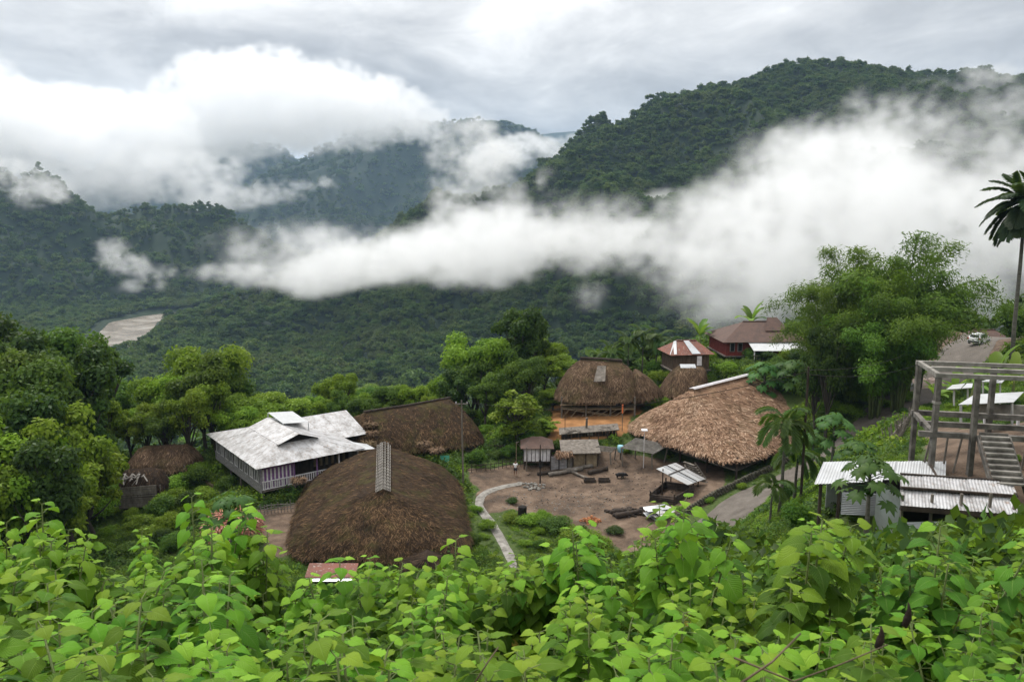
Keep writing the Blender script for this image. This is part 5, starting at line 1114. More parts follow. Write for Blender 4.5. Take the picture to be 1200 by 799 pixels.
b = G(612,604); mb = MB(); mb.tube([b-V3(0,0,.2), b+V3(0,0,.3), b+V3(.03,0,.95), b+V3(.03,0,1.0)], [.55,.46,.45,.36], 10); tag(mb.build('stump', M_dark), 'blackened tree stump in the grass beside the footpath', 'stump')
def rubble(name, label, cat, px, py, rx, ry, n, s0, s1, mat, hgt=.3, seed=1):
    b = G(px, py); rg = random.Random(seed); mb = MB()
    for k in range(n):
        a, q = rg.uniform(0,6.28), rg.random()**.6; x, y = b.x+rx*q*math.cos(a), b.y+ry*q*math.sin(a); s_ = rg.uniform(s0,s1); z = H(x,y)+hgt*(1-q)*rg.random()+s_*.2
        V = []
        for i in range(3):
            for j in range(6):
                t_ = 6.283*(j+.5*i)/6; rr = s_*(.75,1,.6)[i]*rg.uniform(.7,1.15); V.append((x+rr*math.cos(t_), y+rr*math.sin(t_)*.8, z+s_*(-.45,.1,.5)[i]))
        mb.add(V, [(i*6+j, i*6+(j+1)%6, (i+1)*6+(j+1)%6, (i+1)*6+j) for i in range(2) for j in range(6)]+[(12,13,14,15,16,17)])
    return tag(mb.build(name, mat), label, cat)
rubble('stone_pile', 'heap of pale stones and offcuts at the path end', 'pile', 622,570,1.6,1.2,46,.10,.26,M_concrete_lt,.35,4)
rubble('rubble_heap', 'dark heap of wet timber and stones by the tin sheets', 'pile', 737,601,2.6,1.1,70,.12,.34,M_wood_dark,.5,5)
rubble('brick_heap', 'small orange heap of cut wood chips in the yard', 'pile', 692,611,1.1,.8,60,.08,.2,simple('orange_wood_chips', [(.3,(.22,.08,.03)), (.7,(.45,.19,.08))], 4),.7,6)
tag(rubble('pebbles', None, None, 650,592,9.5,4.5,420,.03,.10,M_concrete_lt,.0,7), kind='stuff'); 
tag(rubble('yard_debris', None, None, 705,575,11,7.5,260,.03,.11,M_wood_dark,.0,8), kind='stuff')
def sheet_heap():
    b = G(772,606); r = thing('sheet_heap', 'heap of grey tin sheets dumped at the corner of the yard and road', 'metal sheets', b)
    for k in range(6):
        mb = MB(); c = b+V3(random.uniform(-.5,.6), random.uniform(-.5,.5), .15+.17*k); a = random.uniform(-.4,.4)+.5; u = V3(math.cos(a), math.sin(a), random.uniform(-.08,.22)); v = V3(-math.sin(a), math.cos(a), random.uniform(0,.3)); L, W = random.uniform(1.0,1.7), .6
        corr(mb, c-u*L-v*W, c+u*L-v*W, c-u*L+v*W, .12, .02); mb.build('sheet', M_tin_grey if k % 2 else M_tin_white, r)
sheet_heap()
def bank_wall():
    P = [G(*p) for p in ((792,612),(812,598),(838,583),(862,571),(885,560),(908,549),(925,541))]; mb = MB(); rg = random.Random(3)
    for a, b in zip(P[:-1], P[1:]):
        L = (b-a).length; n = int(L/.42)
        for k in range(n):
            for lv in range(3):
                p = a.lerp(b, (k+.5*(lv % 2))/n); z = H(p.x,p.y)+.12+lv*.26; s_ = rg.uniform(.17,.27); V = []
                for i in range(3):
                    for j in range(6):
                        t_ = 6.283*(j+.5*i)/6; rr = s_*(.85,1,.7)[i]*rg.uniform(.75,1.15); V.append((p.x+rr*math.cos(t_), p.y+rr*math.sin(t_), z+s_*(-.55,.1,.55)[i]))
                mb.add(V, [(i*6+j, i*6+(j+1)%6, (i+1)*6+(j+1)%6, (i+1)*6+j) for i in range(2) for j in range(6)]+[(12,13,14,15,16,17)])
    tag(mb.build('stone_wall', simple('mossy_stone', [(.3,(.035,.032,.024)), (.55,(.075,.07,.05)), (.8,(.06,.085,.035))], 1.5)), 'low mossy stone wall along the near side of the tan house and road', 'wall')
bank_wall()
def bundle(px, py, Y, label, s=1.0):
    c = aty(px, py, Y); rng = np.random.default_rng(int(px*7)); n = 380; a = rng.uniform(0, 6.283, n); q = rng.random(n)**.5*.55*s; b = np.array(c)+np.stack([np.cos(a)*q*1.3, np.sin(a)*q, rng.random(n)*.45*s], -1)
    d = np.stack([np.cos(a)+rng.normal(size=n)*.5, np.sin(a)+rng.normal(size=n)*.5, -.5+rng.normal(size=n)*.35], -1); d /= np.linalg.norm(d, axis=1, keepdims=True); e = b+d*rng.uniform(.3,.8,(n,1))*s; sd_ = np.cross(d, [0,0,1.0]); sd_ = sd_/np.linalg.norm(sd_, axis=1, keepdims=True)*.07
    V = np.stack([b-sd_, b+sd_, e+sd_*.4, e-sd_*.4], 1).reshape(-1,3); k = np.arange(n)*4
    tag(np_mesh('thatch_bundle', V, np.stack([k,k+1,k+2,k+3],-1), M_thatch_brown, None, attrs={'rnd': ('POINT', np.repeat(rng.random(n)*.6+.35,4))}), label, 'thatch bundle')
bundle(434,498,93.2,'topmost tan thatch bundle at left hip of the dark thatched house', .75); bundle(436,508,91.6,'middle tan thatch bundle at left hip of the dark thatched house', .7); bundle(432,521,89.8,'lowest pinkish thatch bundle beside the ridge guard top', .85)
bundle(497,521,91.6,'tan thatch bundle lying on the near eave of the dark thatched house', .8); bundle(512,528,90.5,'loose brown thatch bundle hanging over the green tarp', .8); bundle(350,563,80,'tan thatch bundle sticking out by left eave of largest longhouse', .8)
mb = MB(); c = aty(521,538,90.2); mb.panel(c+V3(-.5,0,-.5), c+V3(.5,0,-.5), c+V3(.55,.4,.35), c+V3(-.55,.4,.35), .03); tag(mb.build('tarp', M_green_tarp), 'green tarp hung below the eave of the dark thatched house', 'tarp')
def tarp_pile():
    b = G(1068,452); r = thing('tarp_pile', 'sheet-covered pile with grey and pinkish tarps beside the road', 'pile', b); rng = random.Random(9)
    for nm, ox, w, m, h in (('grey_tarp', -2.0, 2.5, simple('grey_tarp', [(.3,(.14,.14,.145)), (.5,(.28,.28,.28)), (.7,(.42,.42,.42))], 1.5), .9), ('pink_tarp', 1.7, 2.0, simple('pinkish_tarp', [(.3,(.36,.25,.21)), (.7,(.55,.45,.40))], 1.5), .7)):
        V = []; nx, ny = 15, 9
        for i in range(nx):
            for j in range(ny):
                u, v = i/(nx-1)*2-1, j/(ny-1)*2-1; e = max(abs(u),abs(v)); x, y = b.x+ox+u*w, b.y+v*1.3; V.append((x, y, H(x,y)+.03+h*(1-e**4)*(.65+.45*rng.random())))
        mb = MB(); mb.add(V, [(i*ny+j,(i+1)*ny+j,(i+1)*ny+j+1,i*ny+j+1) for i in range(nx-1) for j in range(ny-1)]); mb.build(nm, m, r)
    mb = MB(); mb.box(b+V3(-2.9,-1.35,.3),(1.5,.15,.5)); mb.build('blue_edge', M_blue, r)
tarp_pile()
mb = MB(); c = aty(818,421,113); mb.panel(c+V3(-.35,-.9,-.75), c+V3(.35,-.9,-.75), c+V3(.33,-.85,.6), c+V3(-.33,-.85,.6), .02); tag(mb.build('cloth', M_whitewood), 'white cloth hanging below the rust-roofed cabin', 'cloth')
# ================================================================ PERSON, PIG, CAR
def skin_mesh(name, verts, edges, radii, mat, parent=None, sub=2, root=0):
    me = bpy.data.meshes.new(name); og = origin_of(parent); me.from_pydata([tuple(Vector(v)-og) for v in verts], edges, []); me.materials.append(mat)
    o = link(bpy.data.objects.new(name, me), parent);
    m = o.modifiers.new('skin', 'SKIN'); m.use_smooth_shade = True
    for i, q in enumerate(radii): d = me.skin_vertices[0].data[i]; d.radius = (q, q) if not isinstance(q, tuple) else q; d.use_root = (i == root)
    s_ = o.modifiers.new('subsurf', 'SUBSURF'); s_.levels = sub; s_.render_levels = sub; return o
def person():
    b = G(604,557); r = thing('person', 'person in white shirt and dark shorts standing by the stick fence', 'person', b)
    k = lambda x, y, z: b+V3(x, y, z)
    skin = simple('brown_skin', [(.3,(.16,.085,.055)), (.7,(.22,.12,.08))], 3)
    v = [k(0,0,.92), k(0,0,1.1), k(0,-.01,1.3), k(0,0,1.44), k(0,-.01,1.52), k(0,-.025,1.60), k(0,-.015,1.70),
         k(.10,0,.86), k(.11,-.02,.48), k(.11,.02,.09), k(.12,-.14,.04), k(-.10,0,.86), k(-.12,.04,.48), k(-.13,.08,.09), k(-.14,-.07,.04),
         k(.18,0,1.40), k(.24,.03,1.14), k(.25,-.08,.92), k(.25,-.12,.83), k(-.18,0,1.40), k(-.24,.04,1.14), k(-.22,-.08,.95), k(-.21,-.12,.86)]
    e = [(0,1),(1,2),(2,3),(3,4),(4,5),(5,6),(0,7),(7,8),(8,9),(9,10),(0,11),(11,12),(12,13),(13,14),(3,15),(15,16),(16,17),(17,18),(3,19),(19,20),(20,21),(21,22)]
    ra = [.13,.12,.14,.10,.055,.085,.08,.09,.06,.042,.04,.09,.06,.042,.04,.055,.042,.032,.035,.055,.042,.032,.035]
    skin_mesh('body', v, e, ra, skin, r)
    skin_mesh('shirt', [k(0,0,.90), k(0,0,1.1), k(0,-.01,1.32), k(0,0,1.45), k(.18,0,1.41), k(.235,.02,1.2), k(-.18,0,1.41), k(-.235,.03,1.2)], [(0,1),(1,2),(2,3),(3,4),(4,5),(3,6),(6,7)], [.175,.165,.18,.10,.085,.07,.085,.07], simple('white_shirt', [(.3,(.70,.70,.70)), (.7,(.80,.80,.80))], 3), r)
    skin_mesh('shorts', [k(0,0,.92), k(.10,0,.84), k(.115,-.01,.56), k(-.10,0,.84), k(-.12,.03,.56)], [(0,1),(1,2),(0,3),(3,4)], [.17,.12,.095,.12,.095], simple('dark_shorts', [(.3,(.02,.02,.025)), (.7,(.04,.035,.04))], 3), r)
    skin_mesh('hair', [k(0,.02,1.66), k(0,.005,1.72)], [(0,1)], [.085,.075], M_dark, r)
person()
def pig():
    b = G(727,560); r = thing('pig', 'black pig standing in the dirt yard near the drying rack', 'pig', b); m = simple('black_pig_hide', [(.3,(.008,.007,.007)), (.7,(.022,.019,.018))], 5)
    k = lambda x, y, z: b+V3(x, y, z)
    v = [k(0,0,.42), k(.35,0,.44), k(.6,-.02,.44), k(.78,-.04,.36), k(.90,-.05,.30), k(-.35,0,.44), k(-.52,0,.45), k(.3,.12,.24), k(.3,.12,.03), k(.3,-.12,.24), k(.32,-.12,.03), k(-.36,.12,.27), k(-.40,.13,.03), k(-.36,-.12,.27), k(-.38,-.13,.03), k(-.62,.02,.40), k(.66,.12,.56), k(.66,-.14,.56)]
    e = [(0,1),(1,2),(2,3),(3,4),(0,5),(5,6),(1,7),(7,8),(1,9),(9,10),(5,11),(11,12),(5,13),(13,14),(6,15),(2,16),(2,17)]
    skin_mesh('body', v, e, [.26,.24,.19,.11,.075,.24,.16,.08,.045,.08,.045,.09,.045,.09,.045,.02,.03,.03], m, r)
pig()
def car():
    b = G(1147,402.5); r = thing('parked_car', 'white hatchback parked on the lane beyond the bamboo clump', 'car', b)
    paint = simple('white_car_paint', [(.3,(.72,.73,.74)), (.7,(.78,.79,.80))], 1, rough=.25, bump=0, spec=.5); glass = simple('car_glass', [(.3,(.012,.014,.016)), (.7,(.02,.022,.025))], 1, rough=.08, bump=0, spec=.6); blk = simple('black_rubber', [(.3,(.012,.012,.012)), (.7,(.02,.02,.02))], 2)
    an = R(38); ca, sa = math.cos(an), math.sin(an)
    def p(x, y, z): return b+V3(x*ca-y*sa, x*sa+y*ca, z)        # x forward, y left
    prof = [(-1.78,.28),(-1.80,.62),(-1.74,.92),(-1.62,1.02),(-1.38,1.40),(-1.10,1.50),(-.2,1.53),(.35,1.46),(.98,1.02),(1.60,.90),(1.80,.70),(1.82,.30)]
    mb = MB(); st = [(-.80,0),(-.76,1),(-.60,2),(.60,2),(.76,1),(.80,0)]; V = []
    for i, (yy, lv) in enumerate(((-.79,.0),(-.82,.5),(.82,.5),(.79,.0))): pass
    ys = [-.80,-.80,0,.80,.80]; n = len(prof); V = []; cols = (-1,-.85,0,.85,1)
    for c in cols:
        for x, z in prof: half = .80 if z < .95 else .80-.22*(z-.95)/.55; V.append(p(x, half*c, z-(.03 if abs(c) == 1 else 0)))
    Fq = [(i*n+j, i*n+j+1, (i+1)*n+j+1, (i+1)*n+j) for i in range(4) for j in range(n-1)]; Fq += [tuple(range(n-1,-1,-1)), tuple(4*n+j for j in range(n))]; Fq += [(i*n, (i+1)*n, (i+1)*n+n-1, i*n+n-1) for i in range(4)]
    mb.add(V, Fq); mb.build('body', paint, r)
    for nm, q in (('rear_window', [(-1.66,.60,1.04),(-1.66,-.60,1.04),(-1.40,-.52,1.39),(-1.40,.52,1.39)]), ('windscreen', [(1.0,-.62,1.06),(1.0,.62,1.06),(.40,.54,1.44),(.40,-.54,1.44)]),
                  ('side_window', [(-1.25,-.815,1.03),(-.25,-.815,1.03),(-.25,-.70,1.43),(-1.12,-.70,1.40)]), ('side_window', [(-.15,-.815,1.03),(.78,-.815,1.03),(.30,-.70,1.41),(-.15,-.70,1.43)]),
                  ('side_window', [(-.25,.815,1.03),(-1.25,.815,1.03),(-1.12,.70,1.40),(-.25,.70,1.43)]), ('side_window', [(.78,.815,1.03),(-.15,.815,1.03),(-.15,.70,1.43),(.30,.70,1.41)])):
        mb = MB(); mb.panel(*[p(*k) for k in q], -.025); mb.panel(*[p(*k) for k in q], .02); mb.build(nm, glass, r)
    for x in (-1.15, 1.15):
        for s_ in (-1, 1): 
            mb = MB(); mb.tube([p(x, s_*.66, .30), p(x, s_*.84, .30)], .30, 16); w_ = mb.build('wheel', blk, r); mb = MB(); mb.tube([p(x, s_*.84, .30), p(x, s_*.855, .30)], .18, 12); mb.build('rim', M_tin_grey, w_)
    for s_ in (-1, 1): mb = MB(); mb.panel(p(-1.80,s_*.72+.09,.78), p(-1.80,s_*.72-.09,.78), p(-1.70,s_*.72-.09,1.0), p(-1.70,s_*.72+.09,1.0), .04); mb.build('tail_light', simple('red_lens', [(.3,(.25,.01,.01)), (.7,(.35,.02,.02))], 2, rough=.3), r)
    mb = MB(); mb.panel(p(-1.83,.70,.36), p(-1.83,-.70,.36), p(-1.84,-.70,.52), p(-1.84,.70,.52), .06); mb.build('rear_bumper', blk, r)
    for s_ in (-1, 1): mb = MB(); mb.box(p(.62, s_*.92, 1.02), (.12,.2,.14), an); mb.build('mirror', paint, r)
car()
# ================================================================ TREES AND PLANTS
L_bright = leafmat('bright_leaf', (.075,.145,.012), (.155,.25,.020), (.24,.335,.034), .38, .5)
L_mid = leafmat('mid_green_leaf', (.028,.068,.010), (.065,.125,.017), (.115,.185,.026), .32, .5)
L_dark = leafmat('dark_leaf', (.014,.036,.008), (.034,.070,.013), (.062,.108,.018), .25, .5)
L_bamboo = leafmat('bamboo_leaf', (.040,.088,.010), (.085,.160,.016), (.15,.235,.028), .32, .55, objvar=.2)
L_palm = leafmat('palm_leaf', (.022,.050,.010), (.045,.088,.018), (.08,.13,.03), .2, .4)
L_palmdark = leafmat('dark_palm_leaf', (.010,.022,.009), (.022,.042,.014), (.038,.065,.02), .15, .4)
L_banana = leafmat('banana_leaf', (.075,.14,.018), (.12,.21,.03), (.19,.27,.05), .4, .4)
L_papaya = leafmat('papaya_leaf', (.030,.075,.018), (.05,.115,.026), (.085,.16,.035), .3, .5)
M_bark = simple('tree_bark', [(.3,(.03,.025,.02)), (.6,(.07,.06,.048)), (.85,(.13,.115,.095))], 3, sc=(1,1,.3), rough=.9, bscale=12)
M_palmtrunk = simple('ringed_palm_trunk', [(.3,(.06,.055,.045)), (.6,(.13,.12,.10)), (.85,(.22,.20,.17))], 2, sc=(1,1,6), rough=.85)
def tree_proto(seed, mat, rx, z0, rz, nl, n, leaf, lobe=.42, up=.35, droop=.15, aspect=.6, bark=None, trunk_r=.021, core=.6, name='tree'):
    """unit tree: total height about 1, crown radius rx (in heights)"""
    rng = np.random.default_rng(seed); root = bpy.data.objects.new(name, None); COL.objects.link(root)
    V, F, rnd, C, r = lobes_crown(rng, rx, rz, nl, n, leaf, lobe, up, .72, droop, aspect); cz = z0+rz*.95
    V = V+[0,0,cz]; C = C+[0,0,cz]; parts = [F]; rr = rnd
    V2, F2 = core_blobs(C, r, core); Vt = np.vstack([V, V2]); rr = np.concatenate([rnd, np.zeros(len(V2))])  # core set to the darkest tone as painted shade behind the leaves
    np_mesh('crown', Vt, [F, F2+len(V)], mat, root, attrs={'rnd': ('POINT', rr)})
    mb = MB(); rg = random.Random(seed); top = z0+rz*.9; pts = [(rg.uniform(-.015,.015)*k, rg.uniform(-.015,.015)*k, -.04+(top+.04)*k/5) for k in range(6)]
    mb.tube(pts, [trunk_r*(1.25-.17*k) for k in range(6)], 7)
    for c, q in zip(C, r):
        s_ = Vector(pts[rg.choice([2,3,4])]); e = Vector(c); m_ = s_.lerp(e, .5)+Vector((0,0,-.02)); mb.tube([s_, m_, e], [trunk_r*.5, trunk_r*.34, trunk_r*.15], 5)
    mb.build('trunk', bark or M_bark, root, True); return root
T_ = {}
T_['round'] = [tree_proto(11, L_mid, .40, .28, .36, 30, 9000, .032, .27), tree_proto(12, L_mid, .36, .32, .34, 26, 8000, .032, .28)]
T_['bright'] = [tree_proto(21, L_bright, .40, .28, .36, 30, 9000, .032, .27), tree_proto(22, L_bright, .34, .33, .335, 24, 7500, .034, .28)]
T_['dark'] = [tree_proto(31, L_dark, .38, .24, .38, 30, 9000, .032, .28), tree_proto(32, L_dark, .32, .27, .365, 24, 7500, .034, .3)]
T_['slim'] = [tree_proto(41, L_mid, .22, .40, .30, 18, 4800, .034, .34), tree_proto(42, L_bright, .24, .25, .37, 20, 5000, .034, .34)]
T_['cone'] = [tree_proto(45, L_bright, .30, .06, .47, 30, 6500, .036, .27), tree_proto(46, L_bright, .28, .05, .48, 26, 6000, .036, .28)]
T_['full'] = [tree_proto(47, L_mid, .36, .04, .48, 30, 6500, .040, .27), tree_proto(48, L_dark, .34, .04, .48, 28, 6500, .040, .28), tree_proto(49, L_bright, .38, .03, .48, 30, 6500, .040, .27)]
T_['bush'] = [tree_proto(51, L_bright, .75, .05, .44, 10, 2600, .085, .42, core=.55, trunk_r=.02), tree_proto(52, L_mid, .8, .05, .44, 11, 2800, .085, .42, trunk_r=.02), tree_proto(53, L_dark, .7, .05, .45, 10, 2600, .08, .42, trunk_r=.02)]
TREE_USED = set()
def place(proto, loc, sx, sz, rz, label, cat, group, name):
    key = proto.name
    if key in TREE_USED: o = copy_tree(proto)
    else: TREE_USED.add(key); o = proto
    o.name = name; o.location = loc; o.scale = (sx, sx, sz); o.rotation_euler = (0, 0, rz); return tag(o, label, cat, group)
RT = random.Random(5)
def tree_at(px, top, Y, width, kind, label, group, cat='tree', name=None, cap=True):
    v = aty(px, top, Y); z0 = H(v.x, Y); h = max(v.z-z0, 2.0); R_ = width/2/FPX*Y; pr = RT.choice(T_[kind]); rx = {'bush': .75}.get(kind, {'slim': .23, 'cone': .29, 'full': .36}.get(kind, .37)); R_ = max(R_, rx*1.12*h/((1.5 if kind in ('slim','cone') else 1.25) if cap else 2.0))
    return place(pr, (v.x, Y, z0-.1), R_/rx/1.12, h/1.0, RT.uniform(0,6.28), label, cat, group, name or {'round':'broadleaf_tree','bright':'bright_green_tree','dark':'dark_green_tree','slim':'slender_tree','cone':'bright_green_tree','full':'leafy_tree'}[kind])
GL = 'trees on the slope left of the village'; GB = 'trees along the edge behind the village'
lab = {'dark': 'dark green tree in the forest at the left slope', 'round': 'mid green broadleaf tree in the forest at the left slope', 'bright': 'bright yellow-green tree on the slope left of the village', 'slim': 'slender tree on the slope left of the village'}
lab2 = {'dark': 'dark green tree behind the thatched houses', 'round': 'mid green tree along the edge behind the thatched houses', 'bright': 'bright green tree along the edge behind the thatched houses', 'slim': 'slender tree along the edge behind the thatched houses'}
TOPS = np.array([(-90,350),(-40,345),(0,352),(40,343),(70,372),(88,392),(104,388),(116,412),(140,416),(165,424),(200,412),(243,386),(290,422),(330,446),(360,456),(390,416),(430,442),(470,436),(505,438),(525,410),(557,380),(612,344),(655,390),(690,432),(720,418)])
def tops(px): return float(np.interp(px, TOPS[:,0], TOPS[:,1]))
def tzone(px, Y):
    if px < 60: return 'at the far left of the photo, '+('lower row' if Y < 70 else 'middle row' if Y < 82 else 'upper row')
    if px < 130: return 'before the muddy river bend'
    if px < 235: return 'behind the two left huts, '+('front row' if Y < 100 else 'back row')
    if px < 345: return 'behind the metal-roofed house, '+('front row' if Y < 100 else 'back row')
    if px < 440: return 'above the metal roof wing'
    if px < 545: return 'behind the dark thatched house, '+('front row' if Y < 112 else 'back row')
    if px < 660: return 'behind the small plank shed, '+('front row' if Y < 112 else 'back row')
    return 'behind the round-ended hut'
KW = {'dark': 'dark green tree', 'round': 'mid green broadleaf tree', 'bright': 'bright yellow-green tree', 'slim': 'slender young tree', 'full': 'low leafy tree'}
def row2(x0, x1, step, Y0, Y1, dt, width, kinds, labs, grp):
    x = x0
    while x < x1:
        px = x+RT.uniform(-.3,.3)*step; k_ = RT.choice(kinds); Y = RT.uniform(Y0,Y1); tree_at(px, tops(px)+dt+RT.uniform(0,16), Y, width*RT.uniform(.85,1.25), k_, KW[k_]+' '+tzone(px, Y), grp); x += step
row2(-80,88,24,84,96,2,78,['dark','dark','round'],lab,GL); row2(-80,92,26,76,83,46,56,['round','bright','dark','round'],lab,GL)
row2(-60,96,22,68,75,92,50,['full'],lab,GL); row2(-60,84,26,60,66,140,50,['full'],lab,GL); row2(128,345,22,100,112,6,66,['bright','bright','round','bright'],lab,GL); row2(120,330,26,93,99,40,52,['round','bright','bright'],lab,GL)
row2(350,545,17,112,124,3,46,['round','bright','bright','bright'],lab2,GB); row2(360,520,20,108,112,20,36,['bright','round'],lab2,GB); row2(535,700,20,112,124,16,58,['round','dark','bright'],lab2,GB); row2(545,660,24,106,111,56,46,['bright','round','dark'],lab2,GB)
tree_at(105,384,104,44,'dark','small dark tree standing before the muddy river bend',None)
for a in [(845,386,140,44,'bright'),(760,400,128,40,'round'),(700,420,124,36,'bright'),(730,412,126,40,'dark')]: tree_at(*a[:4], a[4], KW[a[4]]+{845:' behind the roof gap of cabin and timber house',760:' rising behind the rust-roofed cabin',700:' behind the left end of the round-ended hut',730:' among areca palms behind the round-ended hut'}[a[0]], GB)
tree_at(243,384,112,112,'bright','largest bright yellow-green tree left of the village, standing above its neighbours',None)
tree_at(557,378,120,92,'bright','tall feathery mid green tree beside the dark tree at the village edge',None); tree_at(612,342,118,92,'dark','tallest dark tree at the village edge behind the yard',None)
tree_at(607,440,96,78,'cone','bright leafy tree behind the small plank shed, nearest to the yard',None,name='bright_green_tree'); tree_at(642,486,97,36,'cone','small tree with drooping leaves at left of the orange clay yard',None,name='small_tree')
# ---- bamboo
def bamboo_proto(seed, n_culm=17, leaves=1500):
    rng = np.random.default_rng(seed); root = bpy.data.objects.new('bamboo_clump', None); COL.objects.link(root); mb = MB(); LP = []; LN = []; RD = []; DR = []
    for c in range(n_culm):
        a = c*2.399+rng.normal()*.3; lean = .15+.95*((c+.5)/n_culm)**.8; hgt = rng.uniform(.8, 1.1)*(1.05-.22*lean); out = np.array([math.cos(a), math.sin(a), 0]); pts = []; b0 = out*rng.uniform(0, .06)
        for k in range(13):
            t_ = k/12; x = lean*.56*t_**1.8; z = hgt*(t_-.34*lean*t_**5-.06*t_**8)
            pts.append(b0+out*x+np.array([0,0,z]))
        mb.tube([Vector(p) for p in pts], [.0075*(1-.07*k) for k in range(13)], 5)
        P = np.array(pts); base = rng.random()*.4; m_ = int(leaves*rng.uniform(.6,1.25))
        for _ in range(m_):
            t_ = .28+.72*rng.random()**.8; i = min(int(t_*12), 11); p = P[i]+(P[i+1]-P[i])*(t_*12-i); w_ = .050*math.sin(math.pi*min(1,(t_-.2)/.86))**.7+.010; q = np.clip(rng.normal(size=3), -1.7, 1.7)*[w_, w_, w_*.55]; q[2] -= abs(rng.normal())*w_*.5
            nr = np.array([0,0,.8])+rng.normal(size=3)*.45+out*.35; LP.append(p+q); LN.append(nr/np.linalg.norm(nr)); RD.append(min(1, max(0, base+rng.random()*.5+.12*np.sign(q[2]))))  # leaves above the culm coloured lighter, light from overhead put into the tone
    LP, LN, RD = map(np.array, (LP, LN, RD)); V, F = leaf_quads(LP, LN, .030*rng.uniform(.6,1.3,len(LP)), rng, .24, .55)
    np_mesh('foliage', V, [F], L_bamboo, root, attrs={'rnd': ('POINT', np.repeat(RD, 4))}); mb.build('culms', simple('green_culm', [(.3,(.05,.075,.02)), (.7,(.12,.14,.05))], 4), root, True); return root
BAM = [bamboo_proto(61), bamboo_proto(62), bamboo_proto(63)]
for i, (px, top, Y, s, lb) in enumerate([(1010,268,99,1.0,'bamboo clump with arching culms at centre of the tall thicket'),(1062,250,97,1.05,'tallest bamboo clump in the thicket, topping the others'),(1076,268,95,.76,'bamboo clump leaning right towards the tall palm'),(975,318,96,.7,'lower bamboo clump at the left end of the thicket'),(1066,300,89,.8,'front bamboo clump drooping above the lane'),(1035,320,90,.85,'front bamboo clump above the dark shrub tree')]):
    v = aty(px, top, Y); z0 = H(v.x, Y); h = (v.z-z0)/1.0; place(BAM[i % 3], (v.x, Y, z0), h*.92*s, h, RT.uniform(0,6.28), lb, 'bamboo', 'bamboo clumps above the lane', 'bamboo_clump')
tree_at(978,352,90,56,'dark','dark glossy tree under the left side of bamboo thicket',None,cap=False); tree_at(962,385,92,40,'dark','dark rounded shrub tree between timber house and bamboo',None,cap=False)
tree_at(1085,370,93,30,'slim','leaf-wrapped dark slender trunk tree by the lane',None,name='slender_tree')
# ---- palms
def frond(mb_pts, V, F, RD, rng, base, dirv, L, droop, nl, ll, lw, fan=False, elev=.5, base_r=.2):
    """pinnate leaf: rachis bending down, leaflets as folded strips"""
    d = np.array([math.cos(dirv)*math.cos(elev), math.sin(dirv)*math.cos(elev), math.sin(elev)]); p = np.array(base, float); pts = [p.copy()]; n = 10
    for k in range(n):
        p = p+d*L/n; pts.append(p.copy()); d = d+np.array([0,0,-droop/n]); d /= np.linalg.norm(d)
    mb_pts.append(pts); P = np.array(pts); rb = rng.random()*.5
    for k in range(nl):
        t_ = .16+.84*k/(nl-1); i = min(int(t_*n), n-1); q = P[i]+(P[i+1]-P[i])*(t_*n-i); tg = P[i+1]-P[i]; tg /= np.linalg.norm(tg); side = np.cross(tg, [0,0,1.0]); side /= np.linalg.norm(side)+1e-9; upv = np.cross(side, tg)
        for s in (-1, 1):
            l = ll*math.sin(math.pi*(.12+.80*t_))**.6*rng.uniform(.85,1.1); dd = side*s*.85+tg*.55+upv*.15; dd /= np.linalg.norm(dd); m_ = q+dd*l*.5+np.array([0,0,-.05*l]); e = q+dd*l+np.array([0,0,-.42*l]); wv = np.cross(dd, upv); wv /= np.linalg.norm(wv)+1e-9; wv = wv*lw*.5
            o = len(V); V += [q, m_+wv, m_-wv, e]; F += [(o,o+1,o+3),(o,o+3,o+2)]; RD += [min(1, rb+.5*rng.random())]*4
def palm(name, label, px, py, Y, top, trunk_r, nf, L, mat, droop=1.6, ll=.6, lw=.09, elev0=(-.2,1.1), group=None, cat='palm', lean=.2, nl=26, stem=.06):
    rng = np.random.default_rng(int(px+top)); b = aty(px, py, Y); b.z = H(b.x, Y); z1 = aty(px, top, Y).z; r = thing(name, label, cat, b, 0, group); hh = z1-b.z
    tp = V3(b.x+lean, b.y, z1); mb = MB(); mb.tube([b-V3(0,0,.3), b.lerp(tp,.35)+V3(lean*.3,0,0), b.lerp(tp,.7), tp], [trunk_r*1.2, trunk_r, trunk_r*.9, trunk_r*.75], 9); mb.build('trunk', M_palmtrunk, r, True)
    mbs = MB(); mbs.tube([tp-V3(0,0,.1), tp+V3(0,0,L*.22)], [trunk_r*.9, trunk_r*.5], 7); mbs.build('crownshaft', mat, r, True)
    for k in range(nf):
        pts = []; V = []; F = []; RD = []; el = elev0[0]+(elev0[1]-elev0[0])*((k+.5)/nf)
        frond(pts, V, F, RD, rng, tp+V3(0,0,L*.2), k*2.399+rng.normal()*.2, L*rng.uniform(.85,1.1), droop, nl, ll, lw, elev=el)
        o = np_mesh('frond', np.array(V), [np.array(F)], mat, r, attrs={'rnd': ('POINT', RD)})
    return r
palm('betel_palm','left and tallest of the betel palms between road and tin shed',912,606,50,508,.11,11,2.5,L_palm,2.6,.85,.13,(.1,1.45),'betel palms beside the road')
palm('betel_palm','middle betel palm, shorter, with yellowing leaf',928,600,52,540,.10,8,2.0,L_palm,2.8,.75,.12,(.0,1.3),'betel palms beside the road')
palm('betel_palm','small low betel palm at foot of the taller pair',900,612,48,575,.07,7,1.5,L_palm,2.6,.6,.10,(.1,1.3),'betel palms beside the road')
palm('tall_palm','single very tall fishtail palm at right edge of the photo',1189,400,80,250,.20,34,4.2,L_palmdark,1.5,1.3,.55,(-.75,1.35),None,'palm',-.3,16)
